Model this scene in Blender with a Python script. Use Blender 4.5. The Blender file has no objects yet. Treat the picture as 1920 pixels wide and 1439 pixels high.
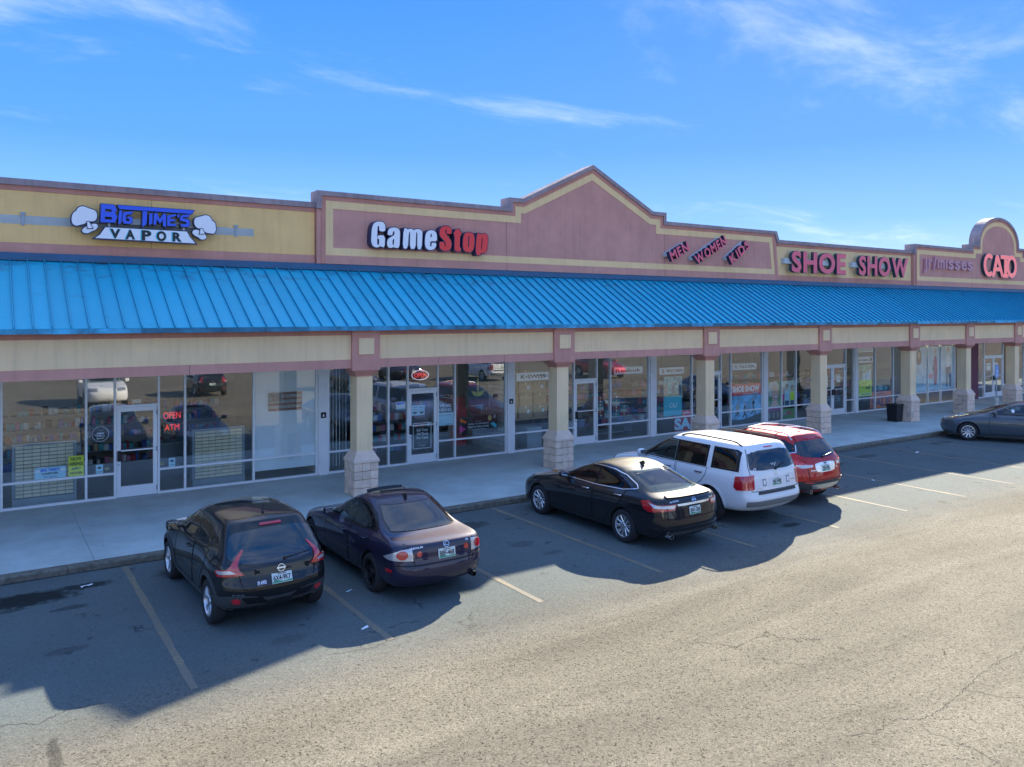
import bpy, bmesh, math, random
from mathutils import Vector, Matrix
from mathutils.bvhtree import BVHTree
from mathutils.geometry import delaunay_2d_cdt

random.seed(7)
R = math.radians
scene = bpy.context.scene
COL = scene.collection

# ---------------------------------------------------------------- camera
cam_data = bpy.data.cameras.new("camera")
cam_data.sensor_width = 36.0
cam_data.lens = 36.0 * 1490.0 / 1920.0
cam_data.shift_y = -129.5 / 1920.0
cam_data.clip_start = 0.1
cam_data.clip_end = 3000.0
cam = bpy.data.objects.new("camera", cam_data)
cam.location = (0.0, 0.0, 4.55)
cam.rotation_euler = (R(90), 0.0, R(-33.7256))
COL.objects.link(cam)
scene.camera = cam

# ---------------------------------------------------------------- sun and sky
SUN_AZ = math.atan2(15.4, 10.5)          # clockwise from +Y
SUN_EL = math.atan2(9.47, math.hypot(15.4, 10.5))
sun_data = bpy.data.lights.new("sun", 'SUN')
sun_data.energy = 2.0
sun_data.angle = R(0.5)
sun_data.color = (1.0, 0.89, 0.69)
sun = bpy.data.objects.new("sun", sun_data)
sdir = Vector((math.sin(SUN_AZ) * math.cos(SUN_EL), math.cos(SUN_AZ) * math.cos(SUN_EL), math.sin(SUN_EL)))
sun.rotation_euler = sdir.to_track_quat('Z', 'Y').to_euler()
sun.location = (40, 40, 40)
COL.objects.link(sun)

world = bpy.data.worlds.new("World")
scene.world = world
world.use_nodes = True
wn = world.node_tree.nodes
wl = world.node_tree.links
for n in list(wn):
    wn.remove(n)

def WN(t, **kw):
    n = wn.new(t)
    for k, v in kw.items():
        setattr(n, k, v)
    return n

w_out = WN('ShaderNodeOutputWorld')
w_bg = WN('ShaderNodeBackground')
w_bg.inputs['Strength'].default_value = 0.10
sky = WN('ShaderNodeTexSky', sky_type='NISHITA')
sky.sun_disc = False
sky.sun_elevation = SUN_EL
sky.sun_rotation = SUN_AZ
sky.altitude = 200
sky.air_density = 1.0
sky.dust_density = 0.3
sky.ozone_density = 2.0
CLX, CLY = 57.3, 21.9  # noise offset picked to keep the view clear and the unseen sky cloudy
tc = WN('ShaderNodeTexCoord')
sep = WN('ShaderNodeSeparateXYZ')
wl.new(tc.outputs['Generated'], sep.inputs[0])
# project the direction onto a cloud sheet: xy / (z + 0.12)
addz = WN('ShaderNodeMath', operation='ADD'); addz.inputs[1].default_value = 0.14
mx = WN('ShaderNodeMath', operation='MAXIMUM'); mx.inputs[1].default_value = 0.02
wl.new(sep.outputs['Z'], mx.inputs[0]); wl.new(mx.outputs[0], addz.inputs[0])
dx = WN('ShaderNodeMath', operation='DIVIDE'); dy = WN('ShaderNodeMath', operation='DIVIDE')
wl.new(sep.outputs['X'], dx.inputs[0]); wl.new(addz.outputs[0], dx.inputs[1])
wl.new(sep.outputs['Y'], dy.inputs[0]); wl.new(addz.outputs[0], dy.inputs[1])
comb = WN('ShaderNodeCombineXYZ')
wl.new(dx.outputs[0], comb.inputs[0]); wl.new(dy.outputs[0], comb.inputs[1])
cmap = WN('ShaderNodeMapping')
cmap.inputs['Rotation'].default_value = (0, 0, R(28))
cmap.inputs['Location'].default_value = (CLX, CLY, 0)
cmap.inputs['Scale'].default_value = (0.8, 1.5, 1.0)
wl.new(comb.outputs[0], cmap.inputs[0])
cn = WN('ShaderNodeTexNoise'); cn.inputs['Scale'].default_value = 1.5; cn.inputs['Detail'].default_value = 10; cn.inputs['Roughness'].default_value = 0.62; cn.inputs['Distortion'].default_value = 0.4
wl.new(cmap.outputs[0], cn.inputs['Vector'])
# broad mask gathering added bright cloud out of view, filling the shaded front
cn2 = WN('ShaderNodeTexNoise'); cn2.inputs['Scale'].default_value = 0.25; cn2.inputs['Detail'].default_value = 3
wl.new(cmap.outputs[0], cn2.inputs['Vector'])
cw = WN('ShaderNodeMath', operation='MULTIPLY_ADD'); cw.inputs[1].default_value = 1.15
wl.new(cn2.outputs['Fac'], cw.inputs[0]); wl.new(cn.outputs['Fac'], cw.inputs[2])
cm = WN('ShaderNodeMapRange'); cm.inputs['From Min'].default_value = 0.98; cm.inputs['From Max'].default_value = 1.46; cm.inputs['To Max'].default_value = 0.46
cm.interpolation_type = 'SMOOTHSTEP'
wl.new(cw.outputs[0], cm.inputs['Value'])
# the physical sky, its glow round the sun held down, blended into the blue of the photographed sky
lum = WN('ShaderNodeRGBToBW'); wl.new(sky.outputs[0], lum.inputs[0])
la = WN('ShaderNodeMath', operation='ADD'); la.inputs[1].default_value = 2.2; wl.new(lum.outputs[0], la.inputs[0])
ld = WN('ShaderNodeMath', operation='DIVIDE'); ld.inputs[0].default_value = 3.4; wl.new(la.outputs[0], ld.inputs[1])
sc_ = WN('ShaderNodeVectorMath', operation='SCALE'); wl.new(sky.outputs[0], sc_.inputs[0]); wl.new(ld.outputs[0], sc_.inputs['Scale'])
ramp = WN('ShaderNodeValToRGB')
wl.new(mx.outputs[0], ramp.inputs[0])
e = ramp.color_ramp.elements
SKY_STOPS = [(0.0, (0.78, 0.90, 1.06)), (0.05, (0.42, 0.67, 1.04)), (0.11, (0.20, 0.47, 1.02)), (0.20, (0.070, 0.305, 0.94)), (0.36, (0.022, 0.225, 0.88)), (1.0, (0.022, 0.30, 0.98))]
e[0].position = SKY_STOPS[0][0]; e[0].color = (*SKY_STOPS[0][1], 1); e[1].position = 1.0; e[1].color = (*SKY_STOPS[-1][1], 1)
for p_, c_ in SKY_STOPS[1:-1]:
    k_ = e.new(p_); k_.color = (*c_, 1)
SKYK = 1.68
rs = WN('ShaderNodeVectorMath', operation='SCALE'); rs.inputs['Scale'].default_value = SKYK; wl.new(ramp.outputs[0], rs.inputs[0])
smix = WN('ShaderNodeMixRGB'); smix.inputs['Fac'].default_value = 0.94
wl.new(sc_.outputs[0], smix.inputs['Color1']); wl.new(rs.outputs[0], smix.inputs['Color2'])
cmix = WN('ShaderNodeMixRGB'); cmix.inputs['Color2'].default_value = (1.45 * SKYK, 1.45 * SKYK, 1.45 * SKYK, 1)
wl.new(cm.outputs[0], cmix.inputs['Fac']); wl.new(smix.outputs[0], cmix.inputs['Color1'])
wl.new(cmix.outputs[0], w_bg.inputs['Color'])
wl.new(w_bg.outputs[0], w_out.inputs[0])

scene.view_settings.view_transform = 'Standard'
scene.view_settings.look = 'None'
scene.view_settings.gamma = 1.0
scene.view_settings.use_curve_mapping = False
scene.view_settings.exposure = 2.92
scene.render.engine = 'CYCLES'
scene.cycles.max_bounces = 6
scene.cycles.transparent_max_bounces = 12

# ---------------------------------------------------------------- helpers
def new_mat(name):
    m = bpy.data.materials.new(name); m.use_nodes = True
    nt = m.node_tree
    return m, nt.nodes, nt.links, nt.nodes['Principled BSDF']

def mat(name, col, rough=0.6, metal=0.0, var=0.0, vscale=3.0, bump=0.0, bscale=60.0, coat=0.0, spec=0.5, emit=None, estr=0.0, rnd=0.0, streak=0.0):
    m, N, L, P = new_mat(name)
    P.inputs['Base Color'].default_value = (*col, 1)
    P.inputs['Roughness'].default_value = rough
    P.inputs['Metallic'].default_value = metal
    P.inputs['Specular IOR Level'].default_value = spec
    P.inputs['Coat Weight'].default_value = coat
    P.inputs['Coat Roughness'].default_value = 0.04
    geo = None
    if var or bump or rnd:
        geo = N.new('ShaderNodeNewGeometry')
    if var or rnd:
        mixn = N.new('ShaderNodeHueSaturation')
        mixn.inputs['Color'].default_value = (*col, 1)
        nz = N.new('ShaderNodeTexNoise'); nz.inputs['Scale'].default_value = vscale; nz.inputs['Detail'].default_value = 6
        nz.inputs['Roughness'].default_value = 0.65
        L.new(geo.outputs['Position'], nz.inputs['Vector'])
        mr = N.new('ShaderNodeMapRange'); mr.inputs['From Min'].default_value = 0.3; mr.inputs['From Max'].default_value = 0.7
        mr.inputs['To Min'].default_value = 1 - var; mr.inputs['To Max'].default_value = 1 + var
        L.new(nz.outputs['Fac'], mr.inputs['Value'])
        src = mr.outputs[0]
        if rnd:
            oi = N.new('ShaderNodeObjectInfo')
            mr2 = N.new('ShaderNodeMapRange'); mr2.inputs['To Min'].default_value = 1 - rnd; mr2.inputs['To Max'].default_value = 1 + rnd
            L.new(oi.outputs['Random'], mr2.inputs['Value'])
            mu = N.new('ShaderNodeMath'); mu.operation = 'MULTIPLY'
            L.new(src, mu.inputs[0]); L.new(mr2.outputs[0], mu.inputs[1]); src = mu.outputs[0]
        if streak:                       # rain streaks and grime running down the wall
            mp = N.new('ShaderNodeMapping'); mp.inputs['Scale'].default_value = (5.0, 5.0, 0.28); L.new(geo.outputs['Position'], mp.inputs[0])
            ns = N.new('ShaderNodeTexNoise'); ns.inputs['Scale'].default_value = 1.6; ns.inputs['Detail'].default_value = 7; ns.inputs['Roughness'].default_value = .7; L.new(mp.outputs[0], ns.inputs['Vector'])
            mr3 = N.new('ShaderNodeMapRange'); mr3.inputs['From Min'].default_value = .48; mr3.inputs['From Max'].default_value = .78; mr3.inputs['To Min'].default_value = 1.0; mr3.inputs['To Max'].default_value = 1 - streak
            L.new(ns.outputs['Fac'], mr3.inputs['Value'])
            mu3 = N.new('ShaderNodeMath'); mu3.operation = 'MULTIPLY'; L.new(src, mu3.inputs[0]); L.new(mr3.outputs[0], mu3.inputs[1]); src = mu3.outputs[0]
        L.new(src, mixn.inputs['Value'])
        L.new(mixn.outputs[0], P.inputs['Base Color'])
    if bump:
        nb = N.new('ShaderNodeTexNoise'); nb.inputs['Scale'].default_value = bscale; nb.inputs['Detail'].default_value = 4
        L.new(geo.outputs['Position'], nb.inputs['Vector'])
        bp = N.new('ShaderNodeBump'); bp.inputs['Strength'].default_value = bump; bp.inputs['Distance'].default_value = 0.02
        L.new(nb.outputs['Fac'], bp.inputs['Height']); L.new(bp.outputs[0], P.inputs['Normal'])
    if emit:
        P.inputs['Emission Color'].default_value = (*emit, 1)
        P.inputs['Emission Strength'].default_value = estr
    return m

def glass_mat(name, tint, base_reflect=0.06):
    m = bpy.data.materials.new(name); m.use_nodes = True
    N = m.node_tree.nodes; L = m.node_tree.links
    N.remove(N['Principled BSDF'])
    out = N['Material Output']
    tr = N.new('ShaderNodeBsdfTransparent'); tr.inputs[0].default_value = (*tint, 1)
    gl = N.new('ShaderNodeBsdfGlossy'); gl.inputs['Roughness'].default_value = 0.0
    gl.inputs['Color'].default_value = (0.95, 0.97, 1.0, 1)
    fr = N.new('ShaderNodeFresnel'); fr.inputs['IOR'].default_value = 1.5
    ad = N.new('ShaderNodeMath'); ad.operation = 'ADD'; ad.inputs[1].default_value = base_reflect
    L.new(fr.outputs[0], ad.inputs[0])
    ge = N.new('ShaderNodeNewGeometry'); om = N.new('ShaderNodeMath'); om.operation = 'SUBTRACT'; om.inputs[0].default_value = 1.0
    L.new(ge.outputs['Backfacing'], om.inputs[1])          # the far face of a pane adds no second mirror image
    mu_ = N.new('ShaderNodeMath'); mu_.operation = 'MULTIPLY'; L.new(ad.outputs[0], mu_.inputs[0]); L.new(om.outputs[0], mu_.inputs[1])
    mx_ = N.new('ShaderNodeMixShader')
    L.new(mu_.outputs[0], mx_.inputs[0]); L.new(tr.outputs[0], mx_.inputs[1]); L.new(gl.outputs[0], mx_.inputs[2])
    L.new(mx_.outputs[0], out.inputs[0])
    return m

def car_glass(name, tint, f0=0.07):
    m = bpy.data.materials.new(name); m.use_nodes = True
    N = m.node_tree.nodes; L = m.node_tree.links
    N.remove(N['Principled BSDF'])
    tr = N.new('ShaderNodeBsdfTransparent'); tr.inputs[0].default_value = (*tint, 1)
    gl = N.new('ShaderNodeBsdfGlossy'); gl.inputs['Roughness'].default_value = 0.015; gl.inputs['Color'].default_value = (1, 1, 1, 1)
    ge = N.new('ShaderNodeNewGeometry'); dt = N.new('ShaderNodeVectorMath'); dt.operation = 'DOT_PRODUCT'
    L.new(ge.outputs['Incoming'], dt.inputs[0]); L.new(ge.outputs['Normal'], dt.inputs[1])
    prev = dt.outputs['Value']
    for o, v, sw in (('ABSOLUTE', None, 0), ('SUBTRACT', 1.0, 1), ('POWER', 5.0, 0), ('MULTIPLY_ADD', 0.9, 0)):
        q = N.new('ShaderNodeMath'); q.operation = o
        if sw: q.inputs[0].default_value = v; L.new(prev, q.inputs[1])
        else:
            L.new(prev, q.inputs[0])
            if v is not None: q.inputs[1].default_value = v
        if o == 'MULTIPLY_ADD': q.inputs[2].default_value = f0
        prev = q.outputs[0]
    mx_ = N.new('ShaderNodeMixShader'); L.new(prev, mx_.inputs[0]); L.new(tr.outputs[0], mx_.inputs[1]); L.new(gl.outputs[0], mx_.inputs[2])
    L.new(mx_.outputs[0], N['Material Output'].inputs[0])
    return m

class MB:
    """collects shapes and links them as ONE mesh object"""
    def __init__(self):
        self.v = []; self.f = []; self.m = []; self.s = []
    def add(self, verts, faces, mi=0, smooth=False):
        o = len(self.v)
        self.v += [tuple(p) for p in verts]
        self.f += [tuple(i + o for i in f) for f in faces]
        self.m += [mi] * len(faces); self.s += [smooth] * len(faces)
        return self
    def box(self, x0, x1, y0, y1, z0, z1, mi=0):
        v = [(x0, y0, z0), (x1, y0, z0), (x1, y1, z0), (x0, y1, z0), (x0, y0, z1), (x1, y0, z1), (x1, y1, z1), (x0, y1, z1)]
        f = [(0, 3, 2, 1), (4, 5, 6, 7), (0, 1, 5, 4), (1, 2, 6, 5), (2, 3, 7, 6), (3, 0, 4, 7)]
        return self.add(v, f, mi)
    def cbox(self, x0, x1, y0, y1, z0, z1, c=0.01, mi=0, wob=0.0):
        """box with chamfered edges, its faces slightly uneven"""
        bm = bmesh.new()
        bmesh.ops.create_cube(bm, size=1.0)
        for v in bm.verts:
            v.co = Vector(((x0 + x1) / 2 + v.co.x * (x1 - x0), (y0 + y1) / 2 + v.co.y * (y1 - y0), (z0 + z1) / 2 + v.co.z * (z1 - z0)))
            if wob:
                v.co += Vector((random.uniform(-wob, wob), random.uniform(-wob, wob), random.uniform(-wob, wob)))
        bmesh.ops.bevel(bm, geom=bm.edges[:], offset=c, segments=1, affect='EDGES')
        bm.verts.index_update()
        self.add([v.co[:] for v in bm.verts], [[v.index for v in f.verts] for f in bm.faces], mi)
        bm.free(); return self
    def prismY(self, poly, y0, y1, mi=0):
        """polygon of (x, z) extruded from y0 (front) to y1"""
        n = len(poly)
        a = sum(poly[i][0] * poly[(i + 1) % n][1] - poly[(i + 1) % n][0] * poly[i][1] for i in range(n))
        if a < 0: poly = poly[::-1]
        v = [(x, y0, z) for x, z in poly] + [(x, y1, z) for x, z in poly]
        f = [tuple(range(n)), tuple(range(2 * n - 1, n - 1, -1))]
        f += [((i + 1) % n, i, n + i, n + (i + 1) % n) for i in range(n)]
        return self.add(v, f, mi)
    def strip(self, a, b, y0, y1, mi=0, back=True):
        """band between polylines a and b (x, z), of equal length, with thickness y0..y1"""
        n = len(a)
        v = [(x, y0, z) for x, z in a] + [(x, y0, z) for x, z in b] + [(x, y1, z) for x, z in a] + [(x, y1, z) for x, z in b]
        f = []
        for i in range(n - 1):
            f += [(n + i, n + i + 1, i + 1, i), (2 * n + i, 2 * n + i + 1, 3 * n + i + 1, 3 * n + i), (i, i + 1, 2 * n + i + 1, 2 * n + i), (3 * n + i, 3 * n + i + 1, n + i + 1, n + i)]
        f += [(0, 2 * n, 3 * n, n), (n - 1, 2 * n - 1, 4 * n - 1, 3 * n - 1)]
        return self.add(v, f, mi)
    def tube(self, pts, r, n=8, mi=0, cap=True):
        pts = [Vector(p) for p in pts]
        v = []; f = []
        up = Vector((0, 0, 1))
        for i, p in enumerate(pts):
            t = (pts[min(i + 1, len(pts) - 1)] - pts[max(i - 1, 0)]).normalized()
            a = t.cross(up)
            if a.length < 1e-3: a = t.cross(Vector((1, 0, 0)))
            a.normalize(); b = a.cross(t).normalized()
            rr = r[i] if isinstance(r, (list, tuple)) else r
            for k in range(n):
                an = 2 * math.pi * k / n
                v.append(p + a * (rr * math.cos(an)) + b * (rr * math.sin(an)))
        for i in range(len(pts) - 1):
            for k in range(n):
                f.append((i * n + k, i * n + (k + 1) % n, (i + 1) * n + (k + 1) % n, (i + 1) * n + k))
        if cap:
            f.append(tuple(range(n - 1, -1, -1))); f.append(tuple(range((len(pts) - 1) * n, len(pts) * n)))
        return self.add(v, f, mi, True)
    def lathe(self, prof, n=28, axis='Y', c=(0, 0, 0), mi=0):
        """profile of (radius, along) turned about an axis through c"""
        v = []; f = []
        for r_, a in prof:
            for k in range(n):
                an = 2 * math.pi * k / n
                if axis == 'Y': v.append((c[0] + r_ * math.cos(an), c[1] + a, c[2] + r_ * math.sin(an)))
                elif axis == 'Z': v.append((c[0] + r_ * math.cos(an), c[1] + r_ * math.sin(an), c[2] + a))
                else: v.append((c[0] + a, c[1] + r_ * math.cos(an), c[2] + r_ * math.sin(an)))
        for i in range(len(prof) - 1):
            for k in range(n):
                f.append((i * n + k, i * n + (k + 1) % n, (i + 1) * n + (k + 1) % n, (i + 1) * n + k))
        return self.add(v, f, mi, True)
    def build(self, name, mats, parent=None, origin=(0, 0, 0), recalc=True, sharp=None):
        me = bpy.data.meshes.new(name)
        ox, oy, oz = origin
        me.from_pydata([(x - ox, y - oy, z - oz) for x, y, z in self.v], [], self.f)
        if not isinstance(mats, (list, tuple)): mats = [mats]
        for m_ in mats: me.materials.append(m_)
        me.polygons.foreach_set('material_index', self.m)
        me.polygons.foreach_set('use_smooth', self.s)
        if recalc:
            bm = bmesh.new(); bm.from_mesh(me)
            bmesh.ops.recalc_face_normals(bm, faces=bm.faces[:])
            bm.to_mesh(me); bm.free()
        if any(self.s):
            me.set_sharp_from_angle(angle=R(sharp or 38))
        me.update()
        o = bpy.data.objects.new(name, me); COL.objects.link(o)
        if parent is not None: o.parent = parent
        return o

def tag(o, label=None, cat=None, group=None, kind=None):
    if label: o['label'] = label
    if cat: o['category'] = cat
    if group: o['group'] = group
    if kind: o['kind'] = kind
    return o

def thing(name, label, cat, loc, rz=0.0, group=None):
    o = bpy.data.objects.new(name, None); COL.objects.link(o)
    o.empty_display_size = 0.3
    o.location = loc; o.rotation_euler = (0, 0, rz)
    return tag(o, label, cat, group)

def copy_of(o, parent, loc=None, name=None):
    c = o.copy(); COL.objects.link(c); c.parent = parent
    if loc is not None: c.location = loc
    return c

_tcache = {}
def text_geo(s, bold=0.0, extr=0.0, spacing=1.0):
    """flat geometry of a word, scaled to the unit box"""
    k = (s, bold, spacing)
    if k in _tcache: return _tcache[k]
    cu = bpy.data.curves.new('word', 'FONT')
    cu.body = s; cu.offset = bold; cu.extrude = 0.05; cu.resolution_u = 4; cu.space_character = spacing
    ob = bpy.data.objects.new('word', cu)
    me = ob.to_mesh()
    vs = [v.co.copy() for v in me.vertices]; fs = [tuple(p.vertices) for p in me.polygons]
    ob.to_mesh_clear(); bpy.data.objects.remove(ob); bpy.data.curves.remove(cu)
    x0 = min(v.x for v in vs); x1 = max(v.x for v in vs); y0 = min(v.y for v in vs); y1 = max(v.y for v in vs)
    vs = [((v.x - x0) / (x1 - x0), (v.y - y0) / (y1 - y0), v.z / 0.1 + 0.5) for v in vs]
    _tcache[k] = (vs, fs, (x1 - x0) / (y1 - y0)); return _tcache[k]

def word(mb, s, p0, u, v, n, w, h, d=0.003, bold=0.0, mi=0, shear=0.0, spacing=1.0):
    """a word in the box of width w and height h at corner p0, raised d along n"""
    vs, fs, asp = text_geo(s, bold, spacing=spacing)
    if w is None: w = h * asp
    p0 = Vector(p0); u = Vector(u); v = Vector(v); n = Vector(n)
    mb.add([p0 + u * (a * w + shear * b * h) + v * (b * h) + n * (c * d) for a, b, c in vs], fs, mi)
    return mb

FU, FV, FNn = (1, 0, 0), (0, 0, 1), (0, -1, 0)      # axes on the shop front

def curve_geo(loops, offset=0.0):
    """filled outline with holes -> flat verts (x, z) and faces, from poly splines"""
    cu = bpy.data.curves.new('outline', 'CURVE'); cu.dimensions = '2D'; cu.fill_mode = 'BOTH'
    cu.extrude = 0.5; cu.offset = offset
    for lp in loops:
        sp = cu.splines.new('POLY'); sp.points.add(len(lp) - 1)
        for i, (x, z) in enumerate(lp): sp.points[i].co = (x, z, 0, 1)
        sp.use_cyclic_u = True
    ob = bpy.data.objects.new('outline', cu)
    me = ob.to_mesh()
    vs = [v.co.copy() for v in me.vertices]; fs = [tuple(p.vertices) for p in me.polygons]
    ob.to_mesh_clear(); bpy.data.objects.remove(ob); bpy.data.curves.remove(cu)
    return vs, fs

def chaikin(lp, n=1):
    for _ in range(n):
        q = []
        for i in range(len(lp)):
            a = lp[i]; b = lp[(i + 1) % len(lp)]
            q += [(a[0] * .78 + b[0] * .22, a[1] * .78 + b[1] * .22), (a[0] * .22 + b[0] * .78, a[1] * .22 + b[1] * .78)]
        lp = q
    return lp

def solid(mb, loops, y0, y1, offset=0.0, mi=0):
    vs, fs = curve_geo(loops, offset)
    mb.add([(v.x, y0 + (0.5 - v.z) * (y1 - y0), v.y) for v in vs], fs, mi)
    return mb

def offset_line(pts, d):
    """offset an open polyline (x, z) to its right-hand side (downwards for a left-to-right line)"""
    out = []
    n = len(pts)
    for i in range(n):
        ds = []
        if i > 0: ds.append((Vector(pts[i]) - Vector(pts[i - 1])).normalized())
        if i < n - 1: ds.append((Vector(pts[i + 1]) - Vector(pts[i])).normalized())
        ns = [Vector((t.y, -t.x)) for t in ds]
        if len(ns) == 1: o = ns[0] * d
        else:
            b = (ns[0] + ns[1]); b.normalize()
            o = b * (d / max(0.3, b.dot(ns[0])))
        out.append((pts[i][0] + o.x, pts[i][1] + o.y))
    return out

# ---------------------------------------------------------------- materials
MAUVE = mat('mauve_stucco', (0.66, 0.325, 0.255), 0.9, var=0.10, vscale=1.3, bump=0.35, bscale=90, streak=0.13)
MAUVE_D = mat('mauve_trim', (0.60, 0.27, 0.20), 0.9, var=0.12, vscale=1.6, bump=0.3, bscale=90, streak=0.13)
COPING = mat('greyed_coping', (0.36, 0.285, 0.285), 0.8, var=0.22, vscale=2.2, bump=0.3, bscale=60, streak=0.4)
OCHRE = mat('ochre_stucco', (0.94, 0.60, 0.235), 0.9, var=0.07, vscale=1.2, bump=0.35, bscale=90, streak=0.13)
CREAM = mat('cream_stucco', (0.94, 0.69, 0.39), 0.9, var=0.06, vscale=1.4, bump=0.35, bscale=90, streak=0.13)
CREAM_T = mat('cream_trim', (0.93, 0.65, 0.32), 0.9, var=0.06, vscale=1.4, bump=0.3, bscale=90, streak=0.13)
FADED = mat('faded_paint_patch', (0.48, 0.50, 0.47), 0.9, var=0.12, vscale=2.0, bump=0.3, bscale=90)
BLOCKM = mat('split_face_block', (0.84, 0.61, 0.45), 0.95, var=0.16, vscale=7, bump=1.0, bscale=45, rnd=0.10)
MORTAR = mat('dark_mortar', (0.20, 0.165, 0.145), 0.95, var=.2, vscale=9)
CAPM = mat('precast_cap', (0.80, 0.59, 0.44), 0.9, var=0.08, vscale=5, bump=0.3, bscale=80)
ALU = mat('pale_aluminium', (0.88, 0.90, 0.90), 0.42, 0.15, var=0.05, vscale=2)
PIER = mat('white_pier_paint', (0.86, 0.87, 0.86), 0.6, var=0.04)
BLACK = mat('black_plastic', (0.015, 0.015, 0.017), 0.5)
RUBBER = mat('tyre_rubber', (0.022, 0.022, 0.024), 0.85, var=0.2, vscale=30, bump=0.3, bscale=120)
DKPLASTIC = mat('dark_grey_cladding', (0.045, 0.05, 0.052), 0.65, var=0.1, vscale=10)
WHITE = mat('white_print', (0.88, 0.89, 0.89), 0.5)
INKBLK = mat('black_print', (0.02, 0.02, 0.022), 0.5)
REDP = mat('red_print', (0.82, 0.04, 0.05), 0.45)
YELP = mat('yellow_print', (0.92, 0.95, 0.02), 0.5)
LIMEP = mat('lime_print', (0.72, 0.90, 0.06), 0.5)
ORNP = mat('orange_print', (1.0, 0.20, 0.02), 0.5)
PURP = mat('purple_print', (0.16, 0.03, 0.10), 0.5)
TEALP = mat('teal_print', (0.06, 0.56, 0.66), 0.5)
PALEBLUE = mat('pale_blue_print', (0.50, 0.78, 0.88), 0.5)
SKYP = mat('cloudy_blue_print', (0.25, 0.58, 0.82), 0.5, var=0.45, vscale=3.2)
SKIN = mat('skin_print', (0.70, 0.43, 0.30), 0.6, var=0.10, vscale=6)
HAIRG = mat('silver_hair_print', (0.56, 0.55, 0.52), 0.6, var=0.25, vscale=14)
HAIRB = mat('dark_hair_print', (0.05, 0.03, 0.025), 0.6)
GREENP = mat('green_print', (0.10, 0.28, 0.07), 0.6, var=0.4, vscale=9)
PINKP = mat('pink_print', (0.72, 0.05, 0.30), 0.5)
MAGP = mat('magenta_print', (0.42, 0.02, 0.20), 0.5)
DKTEAL = mat('dark_teal_print', (0.018, 0.05, 0.05), 0.5, var=0.35, vscale=3)
GLOWP = mat('yellow_green_print', (0.55, 0.52, 0.10), 0.5, var=0.4, vscale=5)
GOLDP = mat('gold_print', (0.60, 0.46, 0.17), 0.5)
DENIM = mat('denim_print', (0.07, 0.13, 0.24), 0.6, var=0.3, vscale=12)
GREYP = mat('grey_print', (0.30, 0.30, 0.31), 0.6)
CARD = mat('cardboard', (0.62, 0.40, 0.21), 0.85, var=0.08, vscale=4, rnd=0.18)
SHELFM = mat('cream_carton_fronts', (0.90, 0.78, 0.54), 0.7, var=0.05, vscale=5, rnd=0.07)
STEELG = mat('grey_steel', (0.34, 0.40, 0.43), 0.5, 0.2)
WOODG = mat('grey_laminate', (0.22, 0.23, 0.24), 0.6)
BLINDM = mat('ivory_blind', (0.80, 0.79, 0.72), 0.7, var=0.05)
INTWALL = mat('shop_wall_paint', (0.70, 0.67, 0.62), 0.85, var=0.05)
INTRED = mat('shop_red_paint', (0.45, 0.03, 0.05), 0.8)
INTPUR = mat('plum_wall_paint', (0.20, 0.07, 0.10), 0.8)
INTCEIL = mat('shop_ceiling_tile', (0.78, 0.78, 0.76), 0.9)
INTFLOOR = mat('shop_floor_tile', (0.34, 0.32, 0.30), 0.35, var=0.15, vscale=2)
SOFFIT = mat('soffit_stucco', (0.52, 0.44, 0.38), 0.9, var=0.05)
ROOFM = mat('roof_membrane', (0.40, 0.40, 0.40), 0.9, var=0.1)
NEONR = mat('red_neon', (0.5, 0.02, 0.02), 0.4, emit=(1.0, 0.06, 0.05), estr=0.12)
NEONW = mat('white_neon', (0.6, 0.5, 0.6), 0.4, emit=(0.9, 0.75, 1.0), estr=0.10)
LAMPM = mat('ceiling_lamp_lens', (0.9, 0.85, 0.7), 0.4, emit=(1.0, 0.80, 0.48), estr=3.0)
SIGNBLUE = mat('sign_blue', (0.012, 0.10, 0.78), 0.35, coat=0.3)
SIGNNAVY = mat('sign_navy_return', (0.010, 0.026, 0.085), 0.4)
SIGNWHITE = mat('sign_white_acrylic', (0.88, 0.90, 0.92), 0.3, coat=0.3)
SIGNRED = mat('sign_red_acrylic', (0.92, 0.012, 0.02), 0.3, coat=0.3)
SIGNPINK = mat('sign_faded_red_acrylic', (0.90, 0.14, 0.20), 0.4)
SIGNRIM = mat('sign_pale_trim_cap', (0.95, 0.50, 0.46), 0.4)
SIGNCORAL = mat('sign_coral_acrylic', (0.98, 0.16, 0.15), 0.35, emit=(1.0, 0.22, 0.20), estr=0.05)
SIGNDULL = mat('sign_dull_mauve_acrylic', (0.62, 0.30, 0.33), 0.5)
SIGNGREEN = mat('sign_dark_green_return', (0.030, 0.062, 0.085), 0.45)
RACEWAY = mat('sign_raceway', (0.55, 0.62, 0.64), 0.5, var=0.05)
HCBLUE = mat('handicap_sign_blue', (0.10, 0.27, 0.55), 0.45)
GLASS = glass_mat('shop_glass', (0.96, 1.0, 1.0), 0.16)

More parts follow.
